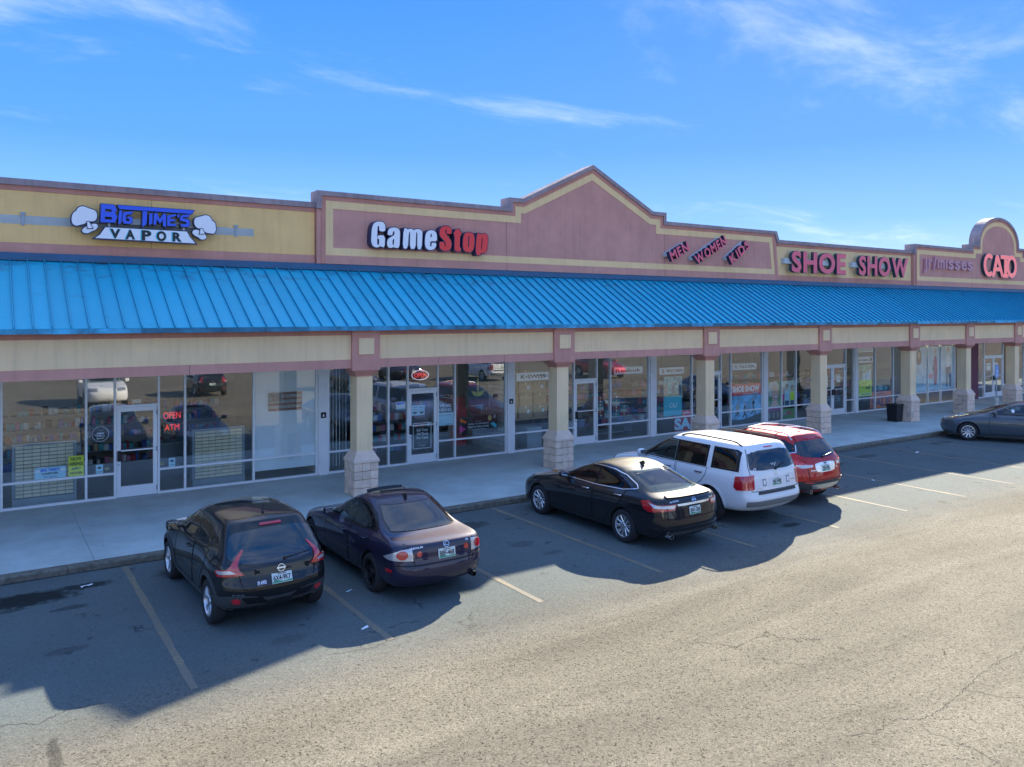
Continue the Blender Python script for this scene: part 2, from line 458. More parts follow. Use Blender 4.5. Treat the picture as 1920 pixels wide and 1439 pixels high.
def canopy_mat():
    m, N, L, P = new_mat('blue_painted_steel')
    geo = N.new('ShaderNodeNewGeometry')
    oi = N.new('ShaderNodeObjectInfo')
    nz = N.new('ShaderNodeTexNoise'); nz.inputs['Scale'].default_value = 1.1; nz.inputs['Detail'].default_value = 7; nz.inputs['Roughness'].default_value = 0.7
    L.new(geo.outputs['Position'], nz.inputs['Vector'])
    # scuffed, bare patches near the ridge
    mp = N.new('ShaderNodeMapping'); mp.inputs['Scale'].default_value = (1.0, 2.2, 2.2)
    L.new(geo.outputs['Position'], mp.inputs[0])
    n2 = N.new('ShaderNodeTexNoise'); n2.inputs['Scale'].default_value = 1.9; n2.inputs['Detail'].default_value = 8; n2.inputs['Roughness'].default_value = 0.72
    L.new(mp.outputs[0], n2.inputs['Vector'])
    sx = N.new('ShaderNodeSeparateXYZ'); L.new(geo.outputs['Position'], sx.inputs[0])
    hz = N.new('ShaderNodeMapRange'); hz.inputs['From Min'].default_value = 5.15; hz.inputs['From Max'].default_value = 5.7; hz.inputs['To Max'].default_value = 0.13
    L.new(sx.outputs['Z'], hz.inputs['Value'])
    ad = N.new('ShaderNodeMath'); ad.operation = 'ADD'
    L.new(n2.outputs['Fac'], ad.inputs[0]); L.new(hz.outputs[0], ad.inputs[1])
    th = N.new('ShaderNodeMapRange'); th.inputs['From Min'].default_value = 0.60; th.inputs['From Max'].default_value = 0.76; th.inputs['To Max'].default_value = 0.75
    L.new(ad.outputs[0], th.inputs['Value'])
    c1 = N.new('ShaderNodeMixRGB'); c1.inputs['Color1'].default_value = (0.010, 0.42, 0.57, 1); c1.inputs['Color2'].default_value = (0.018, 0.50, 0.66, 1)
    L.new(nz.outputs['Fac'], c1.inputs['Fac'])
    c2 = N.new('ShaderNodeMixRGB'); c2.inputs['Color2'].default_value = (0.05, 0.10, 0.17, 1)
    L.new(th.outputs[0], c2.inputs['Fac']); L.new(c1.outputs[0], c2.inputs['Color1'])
    hs = N.new('ShaderNodeHueSaturation')
    mr = N.new('ShaderNodeMapRange'); mr.inputs['To Min'].default_value = 0.93; mr.inputs['To Max'].default_value = 1.07
    L.new(oi.outputs['Random'], mr.inputs['Value']); L.new(mr.outputs[0], hs.inputs['Value']); L.new(c2.outputs[0], hs.inputs['Color'])
    L.new(hs.outputs[0], P.inputs['Base Color'])
    P.inputs['Roughness'].default_value = 0.42
    bn = N.new('ShaderNodeTexNoise'); bn.inputs['Scale'].default_value = 3.0
    L.new(geo.outputs['Position'], bn.inputs['Vector'])
    bp = N.new('ShaderNodeBump'); bp.inputs['Strength'].default_value = 0.35; bp.inputs['Distance'].default_value = 0.04
    L.new(bn.outputs['Fac'], bp.inputs['Height']); L.new(bp.outputs[0], P.inputs['Normal'])
    return m
CANOPY = canopy_mat()
SEAM = mat('seam_shade_dirt_paint', (0.010, 0.20, 0.36), 0.5)  # darker blue on the seam sides paints in their shadow and dirt lines
FLASH = mat('dark_blue_flashing', (0.018, 0.11, 0.22), 0.45, var=0.15, vscale=2)
EDGEBLUE = mat('blue_edge_flashing', (0.030, 0.26, 0.42), 0.5, var=0.55, vscale=2.6, rnd=0.55)

def asphalt_mat():
    m, N, L, P = new_mat('aged_asphalt')
    geo = N.new('ShaderNodeNewGeometry'); pos = geo.outputs['Position']
    def noise(scale, detail=5, rough=0.6, vec=pos, dist=0.0):
        n = N.new('ShaderNodeTexNoise'); n.inputs['Scale'].default_value = scale; n.inputs['Detail'].default_value = detail
        n.inputs['Roughness'].default_value = rough; n.inputs['Distortion'].default_value = dist
        L.new(vec, n.inputs['Vector']); return n.outputs['Fac']
    def rng(src, a, b, c, d, smooth=False):
        n = N.new('ShaderNodeMapRange'); n.inputs['From Min'].default_value = a; n.inputs['From Max'].default_value = b
        n.inputs['To Min'].default_value = c; n.inputs['To Max'].default_value = d
        if smooth: n.interpolation_type = 'SMOOTHSTEP'
        L.new(src, n.inputs['Value']); return n.outputs[0]
    def op(o, a, b=None):
        n = N.new('ShaderNodeMath'); n.operation = o
        for i, s in enumerate((a, b)):
            if s is None: continue
            if isinstance(s, (int, float)): n.inputs[i].default_value = s
            else: L.new(s, n.inputs[i])
        return n.outputs[0]
    sx = N.new('ShaderNodeSeparateXYZ'); L.new(pos, sx.inputs[0])
    # stalls are smoother and darker; shade's cool tone is also put into their colour
    lane = rng(sx.outputs['Y'], 8.6, 11.2, 1.0, 0.0, True)
    # long wheel-polished bands along the lane
    mp = N.new('ShaderNodeMapping'); mp.inputs['Scale'].default_value = (0.16, 1.0, 1.0); mp.inputs['Rotation'].default_value = (0, 0, R(-4)); L.new(pos, mp.inputs[0])
    bands = noise(0.75, 6, 0.62, mp.outputs[0], 0.6)
    big = noise(0.35, 6, 0.6)
    # aggregate: single stones
    vo = N.new('ShaderNodeTexVoronoi'); vo.inputs['Scale'].default_value = 48; L.new(pos, vo.inputs['Vector'])
    stone = N.new('ShaderNodeSeparateColor'); L.new(vo.outputs['Color'], stone.inputs[0])
    vo2 = N.new('ShaderNodeTexVoronoi'); vo2.inputs['Scale'].default_value = 120; L.new(pos, vo2.inputs['Vector'])
    stone2 = N.new('ShaderNodeSeparateColor'); L.new(vo2.outputs['Color'], stone2.inputs[0])
    st = op('ADD', rng(stone.outputs[0], 0, 1, -0.24, 0.24), rng(stone2.outputs[0], 0, 1, -0.34, 0.34))
    dark_pit = rng(stone.outputs[1], 0.86, 0.92, 0, -0.5)
    light_chip = rng(stone2.outputs[1], 0.94, 0.97, 0, 0.5)
    st = op('ADD', op('ADD', st, dark_pit), light_chip)
    st = op('MULTIPLY', st, rng(lane, 0, 1, 0.35, 1.0))
    val = op('ADD', 1.0, st)
    val = op('MULTIPLY', val, rng(big, 0.3, 0.7, 0.86, 1.12))
    val = op('MULTIPLY', val, op('ADD', 1.0, op('MULTIPLY', lane, rng(bands, 0.3, 0.7, -0.34, 0.26))))
    # cracks
    dn = N.new('ShaderNodeTexNoise'); dn.inputs['Scale'].default_value = 1.3; dn.inputs['Detail'].default_value = 8; dn.inputs['Roughness'].default_value = 0.7; L.new(pos, dn.inputs['Vector'])
    mixv = N.new('ShaderNodeMixRGB'); mixv.blend_type = 'ADD'; mixv.inputs['Fac'].default_value = 0.75
    L.new(pos, mixv.inputs['Color1']); L.new(dn.outputs['Color'], mixv.inputs['Color2'])
    vc = N.new('ShaderNodeTexVoronoi'); vc.feature = 'DISTANCE_TO_EDGE'; vc.inputs['Scale'].default_value = 0.34; L.new(mixv.outputs[0], vc.inputs['Vector'])
    crack = rng(vc.outputs['Distance'], 0.0, 0.0052, 1.0, 0.0)
    cmask = rng(noise(0.22, 2), 0.56, 0.61, 0.0, 1.0)
    right = rng(sx.outputs['X'], 4.5, 7.5, 0.0, 1.0)
    crack = op('MULTIPLY', op('MULTIPLY', crack, op('MULTIPLY', cmask, rng(noise(2.2, 4), 0.42, 0.56, 0, 1))), 0.85)
    val = op('MULTIPLY', val, op('SUBTRACT', 1.0, crack))
    # oil and tyre stains with a shape of their own
    stains = [(0.55, 14.85, 0.90, 0.36, .97), (1.40, 15.05, 0.50, 0.17, .85), (0.1, 14.4, 0.55, 0.10, .6), (1.15, 14.05, 0.3, 0.11, .55), (2.95, 15.0, .45, .3, .55), (0.95, 12.3, .32, .12, .35),
              (8.75, 14.75, .42, .30, .6), (8.1, 13.9, .35, .12, .3), (11.2, 15.0, .5, .2, .6), (14.55, 10.95, .34, .13, .8), (21.3, 14.6, .8, .22, .55), (23.6, 14.9, .6, .2, .5), (19.2, 14.4, .6, .2, .45),
              (3.6, 11.0, .35, .15, .25), (9.1, 12.2, .25, .10, .3), (.63, 9.45, .07, .42, .55), (3.3, 12.6, .3, .16, .4), (6.3, 12.0, .25, .14, .4), (8.9, 13.0, .3, .2, .3), (13.9, 13.4, .3, .2, .3), (6.4, 15.2, .5, .2, .5), (25.8, 13.4, .3, .1, .35), (28.3, 15.0, .7, .2, .5), (17.4, 15.1, .5, .2, .4)]
    wob = noise(3.2, 6, 0.7)
    acc = None
    for cx, cy, rx, ry, s in stains:
        a = op('POWER', op('DIVIDE', op('SUBTRACT', sx.outputs['X'], cx), rx), 2.0)
        b = op('POWER', op('DIVIDE', op('SUBTRACT', sx.outputs['Y'], cy), ry), 2.0)
        d = op('ADD', op('ADD', a, b), op('MULTIPLY', op('SUBTRACT', wob, 0.5), 3.2))
        f = op('MULTIPLY', rng(d, 0.35, 1.25, 1.0, 0.0, True), s)
        acc = f if acc is None else op('MAXIMUM', acc, f)
    spots = op('MULTIPLY', rng(noise(2.6, 5, 0.55), 0.64, 0.70, 0.0, 0.55), op('SUBTRACT', 1.0, lane))
    acc = op('MAXIMUM', acc, spots)
    val = op('MULTIPLY', val, op('SUBTRACT', 1.0, op('MULTIPLY', acc, 0.86)))
    ca = N.new('ShaderNodeMixRGB'); ca.inputs['Color1'].default_value = (0.112, 0.136, 0.134, 1); ca.inputs['Color2'].default_value = (0.178, 0.159, 0.120, 1)
    L.new(lane, ca.inputs['Fac'])
    mul = N.new('ShaderNodeMixRGB'); mul.blend_type = 'MULTIPLY'; mul.inputs['Fac'].default_value = 1.0
    cv = N.new('ShaderNodeCombineColor')
    for i in range(3): L.new(val, cv.inputs[i])
    L.new(ca.outputs[0], mul.inputs['Color1']); L.new(cv.outputs[0], mul.inputs['Color2'])
    L.new(mul.outputs[0], P.inputs['Base Color'])
    P.inputs['Specular IOR Level'].default_value = 0.2
    L.new(rng(acc, 0, 1, 0.92, 0.85), P.inputs['Roughness'])
    bp = N.new('ShaderNodeBump'); bp.inputs['Strength'].default_value = 0.55; bp.inputs['Distance'].default_value = 0.012
    L.new(op('ADD', op('ADD', st, op('MULTIPLY', noise(14, 4), 0.8)), op('MULTIPLY', crack, -2.0)), bp.inputs['Height']); L.new(bp.outputs[0], P.inputs['Normal'])
    return m
ASPHALT = asphalt_mat()

def concrete_mat(name, col, kerb=False):
    m, N, L, P = new_mat(name)
    geo = N.new('ShaderNodeNewGeometry'); pos = geo.outputs['Position']
    n1 = N.new('ShaderNodeTexNoise'); n1.inputs['Scale'].default_value = 0.9; n1.inputs['Detail'].default_value = 8; n1.inputs['Roughness'].default_value = 0.65; L.new(pos, n1.inputs['Vector'])
    n2 = N.new('ShaderNodeTexNoise'); n2.inputs['Scale'].default_value = 45 if not kerb else 9; n2.inputs['Detail'].default_value = 5; n2.inputs['Roughness'].default_value = 0.7; L.new(pos, n2.inputs['Vector'])
    r1 = N.new('ShaderNodeMapRange'); r1.inputs['From Min'].default_value = .3; r1.inputs['From Max'].default_value = .7; r1.inputs['To Min'].default_value = .80; r1.inputs['To Max'].default_value = 1.16; L.new(n1.outputs['Fac'], r1.inputs['Value'])
    r2 = N.new('ShaderNodeMapRange'); r2.inputs['From Min'].default_value = .3; r2.inputs['From Max'].default_value = .7; r2.inputs['To Min'].default_value = .55 if kerb else .86; r2.inputs['To Max'].default_value = 1.3 if kerb else 1.14; L.new(n2.outputs['Fac'], r2.inputs['Value'])
    mu = N.new('ShaderNodeMath'); mu.operation = 'MULTIPLY'; L.new(r1.outputs[0], mu.inputs[0]); L.new(r2.outputs[0], mu.inputs[1])
    n4 = N.new('ShaderNodeTexNoise'); n4.inputs['Scale'].default_value = 6.5; n4.inputs['Detail'].default_value = 3; L.new(pos, n4.inputs['Vector'])
    r4 = N.new('ShaderNodeMapRange'); r4.inputs['From Min'].default_value = .70; r4.inputs['From Max'].default_value = .75; r4.inputs['To Min'].default_value = 1.0; r4.inputs['To Max'].default_value = .62; L.new(n4.outputs['Fac'], r4.inputs['Value'])
    mu4 = N.new('ShaderNodeMath'); mu4.operation = 'MULTIPLY'; L.new(mu.outputs[0], mu4.inputs[0]); L.new(r4.outputs[0], mu4.inputs[1]); mu = mu4
    h = N.new('ShaderNodeHueSaturation'); h.inputs['Color'].default_value = (*col, 1); L.new(mu.outputs[0], h.inputs['Value']); L.new(h.outputs[0], P.inputs['Base Color'])
    P.inputs['Roughness'].default_value = 0.85
    bp = N.new('ShaderNodeBump'); bp.inputs['Strength'].default_value = 0.8 if kerb else 0.3; bp.inputs['Distance'].default_value = 0.01; L.new(n2.outputs['Fac'], bp.inputs['Height']); L.new(bp.outputs[0], P.inputs['Normal'])
    return m
CONC = concrete_mat('walk_concrete', (0.48, 0.54, 0.50))
KERBM = concrete_mat('stained_kerb_concrete', (0.17, 0.155, 0.12), True)

def stripe_mat():
    m, N, L, P = new_mat('worn_yellow_paint')
    geo = N.new('ShaderNodeNewGeometry'); pos = geo.outputs['Position']
    n1 = N.new('ShaderNodeTexNoise'); n1.inputs['Scale'].default_value = 16; n1.inputs['Detail'].default_value = 8; n1.inputs['Roughness'].default_value = .8; L.new(pos, n1.inputs['Vector'])
    n3 = N.new('ShaderNodeTexNoise'); n3.inputs['Scale'].default_value = 1.0; n3.inputs['Detail'].default_value = 3; L.new(pos, n3.inputs['Vector'])
    ad = N.new('ShaderNodeMath'); ad.operation = 'MULTIPLY_ADD'; ad.inputs[1].default_value = 0.55; L.new(n3.outputs['Fac'], ad.inputs[0]); L.new(n1.outputs['Fac'], ad.inputs[2])
    r = N.new('ShaderNodeMapRange'); r.inputs['From Min'].default_value = .80; r.inputs['From Max'].default_value = 1.04; r.inputs['To Max'].default_value = .85; L.new(ad.outputs[0], r.inputs['Value'])
    mx_ = N.new('ShaderNodeMixRGB'); mx_.inputs['Color1'].default_value = (0.17, 0.155, 0.12, 1); mx_.inputs['Color2'].default_value = (0.46, 0.32, 0.13, 1)
    L.new(r.outputs[0], mx_.inputs['Fac']); L.new(mx_.outputs[0], P.inputs['Base Color']); P.inputs['Roughness'].default_value = .85
    return m
STRIPE = stripe_mat()

# ---------------------------------------------------------------- ground
g = MB()
g.add([(-700, -900, 0), (900, -900, 0), (900, 15.9, 0), (-700, 15.9, 0)], [(0, 1, 2, 3)])
g.add([(-700, 15.9, -0.02), (900, 15.9, -0.02), (900, 900, -0.02), (-700, 900, -0.02)], [(0, 1, 2, 3)])
lot = tag(g.build('parking_lot', ASPHALT), kind='structure')
for i in range(-5, 19):
    x = 2.15 + 2.61 * i
    n = 24
    v = []; f = []
    y0, y1 = (10.22 + random.uniform(-.08, .08), 15.82)
    for k in range(n + 1):
        y = y0 + (y1 - y0) * k / n
        w = 0.052 + random.uniform(-.008, .008)
        dx_ = random.uniform(-.006, .006)
        v += [(x - w + dx_, y, 0.004), (x + w + dx_, y, 0.004)]
        if k: f.append((2 * k - 2, 2 * k - 1, 2 * k + 1, 2 * k))
    MB().add(v, f).build('painted_line', STRIPE, lot)
for i in range(-8, 22):
    x = 1.0 + 2.7 * i
    for ya, yb in ((-2.7, 2.2), (-8.0, -2.9)):
        MB().add([(x - .05, ya, .004), (x + .05, ya, .004), (x + .05, yb, .004), (x - .05, yb, .004)], [(0, 1, 2, 3)]).build('painted_line', STRIPE, lot)

v = []; f = []
for i in range(150):
    x = -14 + i * .5; w = .05 + .035 * random.random() + .05 * max(0, math.sin(i * .37)) * random.random()
    v += [(x, 15.899 - w, .0035), (x, 15.8995, .0035)]
    if i: f.append((2 * i - 2, 2 * i, 2 * i + 1, 2 * i - 1))
MB().add(v, f).build('gutter_dirt', mat('gutter_grit', (0.035, 0.032, 0.026), .95, var=.5, vscale=6), lot)

# open cracks in the lane, ragged slits of dark grit
CRACKM = mat('crack_grit', (0.030, 0.027, 0.022), 0.95)
def crack(pts, w=.009, branch=0.25):
    rnd = random.Random(len(pts) * 31 + int(pts[0][0] * 100))
    line = []
    for i in range(len(pts) - 1):
        a = Vector(pts[i]); b = Vector(pts[i + 1]); n = max(2, int((b - a).length / .035))
        nrm = Vector((-(b - a).y, (b - a).x)).normalized()
        for k in range(n): line.append(a.lerp(b, k / n) + nrm * rnd.gauss(0, .014))
    line.append(Vector(pts[-1]))
    v = []; f = []
    for i, p in enumerate(line):
        t = (line[min(i + 1, len(line) - 1)] - line[max(i - 1, 0)]).normalized(); s_ = Vector((-t.y, t.x))
        ww = w * rnd.uniform(.15, 1.0) * min(1, i / 4, (len(line) - 1 - i) / 4 + .05) / 2 + .0008
        v += [(p.x - s_.x * ww, p.y - s_.y * ww, .003), (p.x + s_.x * ww, p.y + s_.y * ww, .003)]
        if i: f.append((2 * i - 2, 2 * i - 1, 2 * i + 1, 2 * i))
    MB().add(v, f).build('crack', CRACKM, lot)
    for i in range(6, len(line) - 6):
        if branch and rnd.random() < branch * .12:
            d = Vector((rnd.gauss(0, 1), rnd.gauss(0, 1))).normalized() * rnd.uniform(.12, .4)
            crack([tuple(line[i]), tuple(line[i] + d * .5 + Vector((.02, .01))), tuple(line[i] + d)], w * .6, 0)
for pts in ([(13.2, 5.5), (11.67, 5.1), (11.15, 5.12), (10.56, 5.08), (9.78, 4.95), (9.56, 4.91), (8.9, 4.86), (8.71, 4.88)], [(8.71, 4.88), (8.58, 4.66), (8.63, 4.43), (8.63, 4.21), (8.56, 3.85)], [(7.19, 6.14), (7.5, 6.2), (7.75, 6.15)],
            [(-.2, 10.5), (.17, 10.45), (.37, 10.37), (.51, 10.24), (.84, 10.45), (1.2, 10.4)], [(8.79, 4.86), (8.54, 5.03), (8.07, 4.99), (7.6, 5.2)], [(3.75, 10.23), (4.45, 10.07), (5.01, 10.24)], [(9.9, 5.0), (10.1, 4.6), (10.6, 4.3)]):
    crack(pts)

# kerb: cast lengths with joints
XS = [-16.5 + 6.09 * i for i in range(13)]
kerb = None
WX0, WX1 = -14.0, 60.0
k0 = WX0; idx = 0
kroot = None
while k0 < WX1:
    k1 = min(k0 + 3.05, WX1)
    kb = MB(); n = 14; v = []; f = []
    for i in range(n + 1):
        x = k0 + 0.004 + (k1 - k0 - 0.008) * i / n
        j = [random.uniform(-.006, .006) for _ in range(4)]
        v += [(x, 15.90, -0.05), (x, 15.905 + j[0], 0.085 + j[1]), (x, 15.925 + j[0], 0.118 + j[2] * .5), (x, 16.06, 0.127), (x, 16.06, -0.05)]
        if i:
            a = 5 * (i - 1); b = 5 * i
            f += [(a, b, b + 1, a + 1), (a + 1, b + 1, b + 2, a + 2), (a + 2, b + 2, b + 3, a + 3)]
    f += [(0, 1, 2, 3, 4), tuple(5 * n + q for q in (4, 3, 2, 1, 0))]
    kb.add(v, f)
    if kroot is None:
        kroot = tag(kb.build('kerb', KERBM), kind='structure')
    else:
        kb.build('kerb_stone', KERBM, kroot)
    k0 = k1

base = MB().box(WX0, WX1, 16.062, 21.1, -0.05, 0.108)
walk = tag(base.build('pavement', CONC), kind='structure')
k0 = WX0 + 0.65
slabx = [WX0] + [7.78 - 6.09 * 3.5 + 3.045 * i for i in range(26)]
for i in range(len(slabx) - 1):
    if slabx[i + 1] > WX1: break
    for (ya, yb) in ((16.064, 18.66), (18.666, 21.098)):
        MB().box(slabx[i] + .003, slabx[i + 1] - .003, ya, yb, 0.108, 0.130).build('slab', CONC, walk)

# ---------------------------------------------------------------- the strip of shops
BO = (20.0, 21.0, 0.0)
mall = thing('shopping_strip', 'long single-storey row of shops with blue metal canopy and mauve and yellow parapet', 'building', BO)
def part(mb, name, m, parent=None, **kw):
    if parent is None: return mb.build(name, m, mall, BO, **kw)
    return mb.build(name, m, parent, BO, **kw)
class Part0:                     # sub-parts: their parent part sits at the building's origin, so the same offset holds
    pass

BX0, BX1 = -12.0, 58.0
# body behind the parapets: flat roof, side and back walls
b = MB().box(BX0, BX1, 20.76, 21.06, 3.4, 6.6)
b.box(BX0, BX0 + .25, 21.3, 47.7, 0.0, 6.6); b.box(BX1 - .25, BX1, 21.3, 47.7, 0, 6.6); b.box(BX0, BX1, 47.7, 48, 0, 6.6)
part(b, 'wall', MAUVE)
part(MB().box(BX0 + .26, BX1 - .26, 21.07, 47.69, 6.2, 6.4), 'roof', ROOFM)

# low parapet sections (vapour shop and shoe shop)
def low_parapet(x0, x1, field):
    zt, zb = 7.515, 5.90
    w = part(MB().box(x0, x1, 20.46, 20.74, zb, zt - .02), 'parapet', MAUVE_D)
    part(MB().box(x0, x1, 20.36, 20.75, zt - .14, zt), 'coping', COPING, w)
    part(MB().box(x0, x1, 20.425, 20.458, 6.12, 7.26), 'stucco_panel', field, w)
    part(MB().box(x0, x1, 20.415, 20.458, zb, 6.117), 'stucco_band', MAUVE, w)
    part(MB().box(x0, x1, 20.41, 20.458, 7.263, zt - .142), 'stucco_band', MAUVE_D, w)
    return w
pA = low_parapet(BX0, 7.345, OCHRE)
part(MB().box(-3.0, 5.75, 20.4225, 20.4245, 6.53, 6.72), 'paint_patch', FADED, pA)
for x in (0.75, 2.0, 5.3):
    part(MB().box(x - .03, x + .03, 20.40, 20.4215, 6.50, 6.78).box(x - .05, x + .05, 20.385, 20.40, 6.74, 6.79), 'bracket', STEELG, pA)
pC = low_parapet(26.27, 35.935, CREAM_T)

# raised parapets
def raised_parapet(top, x0, x1, zb, y=20.30, smooth_top=False):
    """top: left-to-right outline (x, z) of the top edge"""
    outline = [(x0, zb)] + top + [(x1, zb)]
    poly = outline
    w = part(MB().prismY(offset_line(outline, .02), y, 20.73), 'parapet', MAUVE)
    def ring(d): return offset_line(outline, d)
    d1, d2, d3 = ring(0.125), ring(0.245), ring(0.455)
    def clampz(l, z): return [(l[0][0], z)] + l[1:-1] + [(l[-1][0], z)]
    # coping follows the top only
    n = len(outline)
    a = outline[1:-1]; bq = d1[1:-1]
    lo = 7.35
    a = [(x0, lo)] + a + [(x1, lo)] if x1 - x0 < 100 else a
    bq = [(d1[0][0], lo)] + bq + [(d1[-1][0], lo)]
    part(MB().strip(a, bq, y - .065, 20.745), 'coping', COPING, w)
    a2 = clampz(d1, zb); b2 = clampz(d2, zb)
    part(MB().strip([(p[0], p[1]) for p in clampz(ring(.128), zb)], b2, y - .022, y - .001), 'stucco_band', MAUVE_D, w)
    zi0, zi1 = 6.13, 6.33
    a3 = [(d2[0][0], zi0)] + d2[1:-1] + [(d2[-1][0], zi0)]
    b3 = [(d3[0][0], zi1)] + d3[1:-1] + [(d3[-1][0], zi1)]
    m_ = MB().strip(a3, b3, y - .012, y - .001)
    m_.strip([a3[0], a3[-1]], [b3[0], b3[-1]], y - .012, y - .001)
    part(m_, 'trim_band', CREAM_T, w)
    part(MB().box(d2[0][0] - .0, d2[-1][0], y - .02, y - .001, zb, zi0 - .002), 'stucco_band', MAUVE, w)
    return w
TOPB = [(7.35, 7.825), (13.42, 7.825), (13.42, 8.13), (13.93, 8.13), (16.73, 9.47), (19.42, 8.13), (20.05, 8.13), (20.05, 7.825), (26.06, 7.825)]
pB = raised_parapet(TOPB, 7.35, 26.27, 5.90)
arch = []
cx_, rx_, z0_, h_ = 43.93, 2.13, 8.07, 1.50
for i in range(25):
    t = math.pi - math.pi * i / 24
    arch.append((cx_ + rx_ * math.cos(t), z0_ + h_ * math.sin(t) ** 0.92 if 0 < i < 24 else z0_))
TOPD = [(35.95, 7.82), (41.12, 7.82), (41.12, 8.07)] + arch + [(46.75, 8.07), (46.75, 7.82), (51.9, 7.82)]
pD = raised_parapet(TOPD, 35.95, 51.9, 5.90)
pE = low_parapet(51.9, BX1, CREAM_T)

# canopy of standing-seam panels
YD, ZD, YR, ZR = 17.86, 4.27, 20.36, 5.73
pitch = math.atan2(ZR - ZD, YR - YD); slen = math.hypot(ZR - ZD, YR - YD)
PW = 0.3205
def panel_mesh():
    m_ = MB()
    # tray with an upstanding seam on its left edge, in local (x across, y up the slope, z out)
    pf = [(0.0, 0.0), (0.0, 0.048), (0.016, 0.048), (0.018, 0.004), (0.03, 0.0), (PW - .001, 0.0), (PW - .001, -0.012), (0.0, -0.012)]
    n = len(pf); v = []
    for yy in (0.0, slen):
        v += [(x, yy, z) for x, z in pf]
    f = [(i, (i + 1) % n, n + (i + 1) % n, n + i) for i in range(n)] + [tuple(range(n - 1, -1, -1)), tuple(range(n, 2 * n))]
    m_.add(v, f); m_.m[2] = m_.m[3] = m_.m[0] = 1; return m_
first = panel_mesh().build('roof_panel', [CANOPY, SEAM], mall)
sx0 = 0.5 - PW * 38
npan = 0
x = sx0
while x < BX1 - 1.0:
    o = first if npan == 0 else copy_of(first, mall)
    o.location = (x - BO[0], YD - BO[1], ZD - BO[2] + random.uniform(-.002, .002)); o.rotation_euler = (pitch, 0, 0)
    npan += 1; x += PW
# drip edge in lapped lengths
x = sx0; k = 0
while x < BX1 - 1.0:
    x2 = x + PW * random.choice((2, 3, 3, 4))
    dz = random.uniform(-.004, .004)
    part(MB().box(x + .002, x2 - .002, YD - .03, YD + .10, 4.165 + dz, 4.262), 'drip_edge', EDGEBLUE)
    x = x2; k += 1
part(MB().box(BX0, BX1, 20.30, 20.357, 5.735, 5.897), 'ridge_flashing', FLASH)

# beam with recessed cream panels, blocks over the pillars
PX = [7.785 - 6.087 * 3, 7.785 - 6.087 * 2, 7.785, 13.86, 19.95, 26.04, 32.07, 36.56, 41.05, 47.1, 53.2]
bm_ = MB().box(BX0, BX1, 18.125, 18.42, 3.25, 4.17)
beam = part(bm_, 'fascia_beam', MAUVE)
part(MB().box(BX0, BX1, 18.10, 18.123, 4.05, 4.163), 'beam_rail', MAUVE_D, beam)
part(MB().box(BX0, BX1, 18.10, 18.123, 3.25, 3.458), 'beam_rail', MAUVE, beam)
for i in range(len(PX) - 1):
    part(MB().box(PX[i] + .37, PX[i + 1] - .37, 18.115, 18.1235, 3.46, 4.048), 'inset_panel', CREAM, beam)
for xp in PX:
    bl = part(MB().box(xp - .36, xp + .36, 18.045, 18.46, 3.19, 4.163), 'beam_block', MAUVE)
    part(MB().cbox(xp - .20, xp + .20, 18.012, 18.044, 3.575, 3.975, .008), 'plaque', CREAM, bl)

# control joints in the stucco
JOINT = mat('stucco_joint', (0.12, 0.08, 0.08), .95)
for x in (-5.2, -0.9, 3.35): part(MB().box(x - .004, x + .004, 20.4235, 20.425, 6.12, 7.26), 'control_joint', JOINT, pA)
for x in (10.3, 13.35, 16.75, 20.0, 23.1): part(MB().box(x - .004, x + .004, 20.2765, 20.279, 5.90, 6.128), 'control_joint', JOINT, pB)
for x in (13.35, 20.0): part(MB().box(x - .004, x + .004, 20.2975, 20.2995, 6.34, 7.37), 'control_joint', JOINT, pB)
for x in (29.3, 32.4): part(MB().box(x - .004, x + .004, 20.4135, 20.415, 5.905, 6.115), 'control_joint', JOINT, pC)
for i in range(len(PX) - 1):
    for k in (1, 2):
        x = PX[i] + (PX[i + 1] - PX[i]) * k / 3
        part(MB().box(x - .004, x + .004, 18.0985, 18.10, 3.255, 3.455), 'control_joint', JOINT, beam)

def frustum(mb, xc, yc, h0, h1, z0, z1, mi=0):
    v = [(xc + a * h0, yc + c * h0, z0) for a, c in ((-1, -1), (1, -1), (1, 1), (-1, 1))] + [(xc + a * h1, yc + c * h1, z1) for a, c in ((-1, -1), (1, -1), (1, 1), (-1, 1))]
    f = [(0, 3, 2, 1), (4, 5, 6, 7), (0, 1, 5, 4), (1, 2, 6, 5), (2, 3, 7, 6), (3, 0, 4, 7)]
    return mb.add(v, f, mi)
YC = 18.345
shared_blocks = [MB().cbox(-.104, .104, -.104, .104, 0, .196, .012, wob=.006).build('block', BLOCKM) for _ in range(6)]
for bobj in shared_blocks: COL.objects.unlink(bobj)
for xp in PX:
    pil = part(MB().box(xp - .205, xp + .205, YC - .205, YC + .205, 1.0, 3.06), 'pillar', CREAM)
    cap_ = MB(); frustum(cap_, xp, YC, .25, .33, 3.09, 3.188); cap_.box(xp - .225, xp + .225, YC - .225, YC + .225, 3.04, 3.089)
    part(cap_, 'capital', MAUVE_D, pil)
    cp = MB(); cp.box(xp - .335, xp + .335, YC - .335, YC + .335, .945, 1.0); frustum(cp, xp, YC, .335, .215, 1.0, 1.22)
    part(cp, 'base_cap', CAPM, pil)
    part(MB().box(xp - .20, xp + .20, YC - .20, YC + .20, .131, .944), 'core', MORTAR, pil)
    for c in range(4):
        for i in range(3):
            for j in range(3):
                if i == 1 and j == 1: continue
                if j == 2 and not (i in (0, 2)): continue
                o = copy_of(random.choice(shared_blocks), pil)
                o.location = (xp + (i - 1) * .2115 - BO[0], YC + (j - 1) * .2115 - BO[1], .132 + c * .2035 - BO[2])
                o.rotation_euler = (0, 0, random.choice((0, 1, 2, 3)) * math.pi / 2)

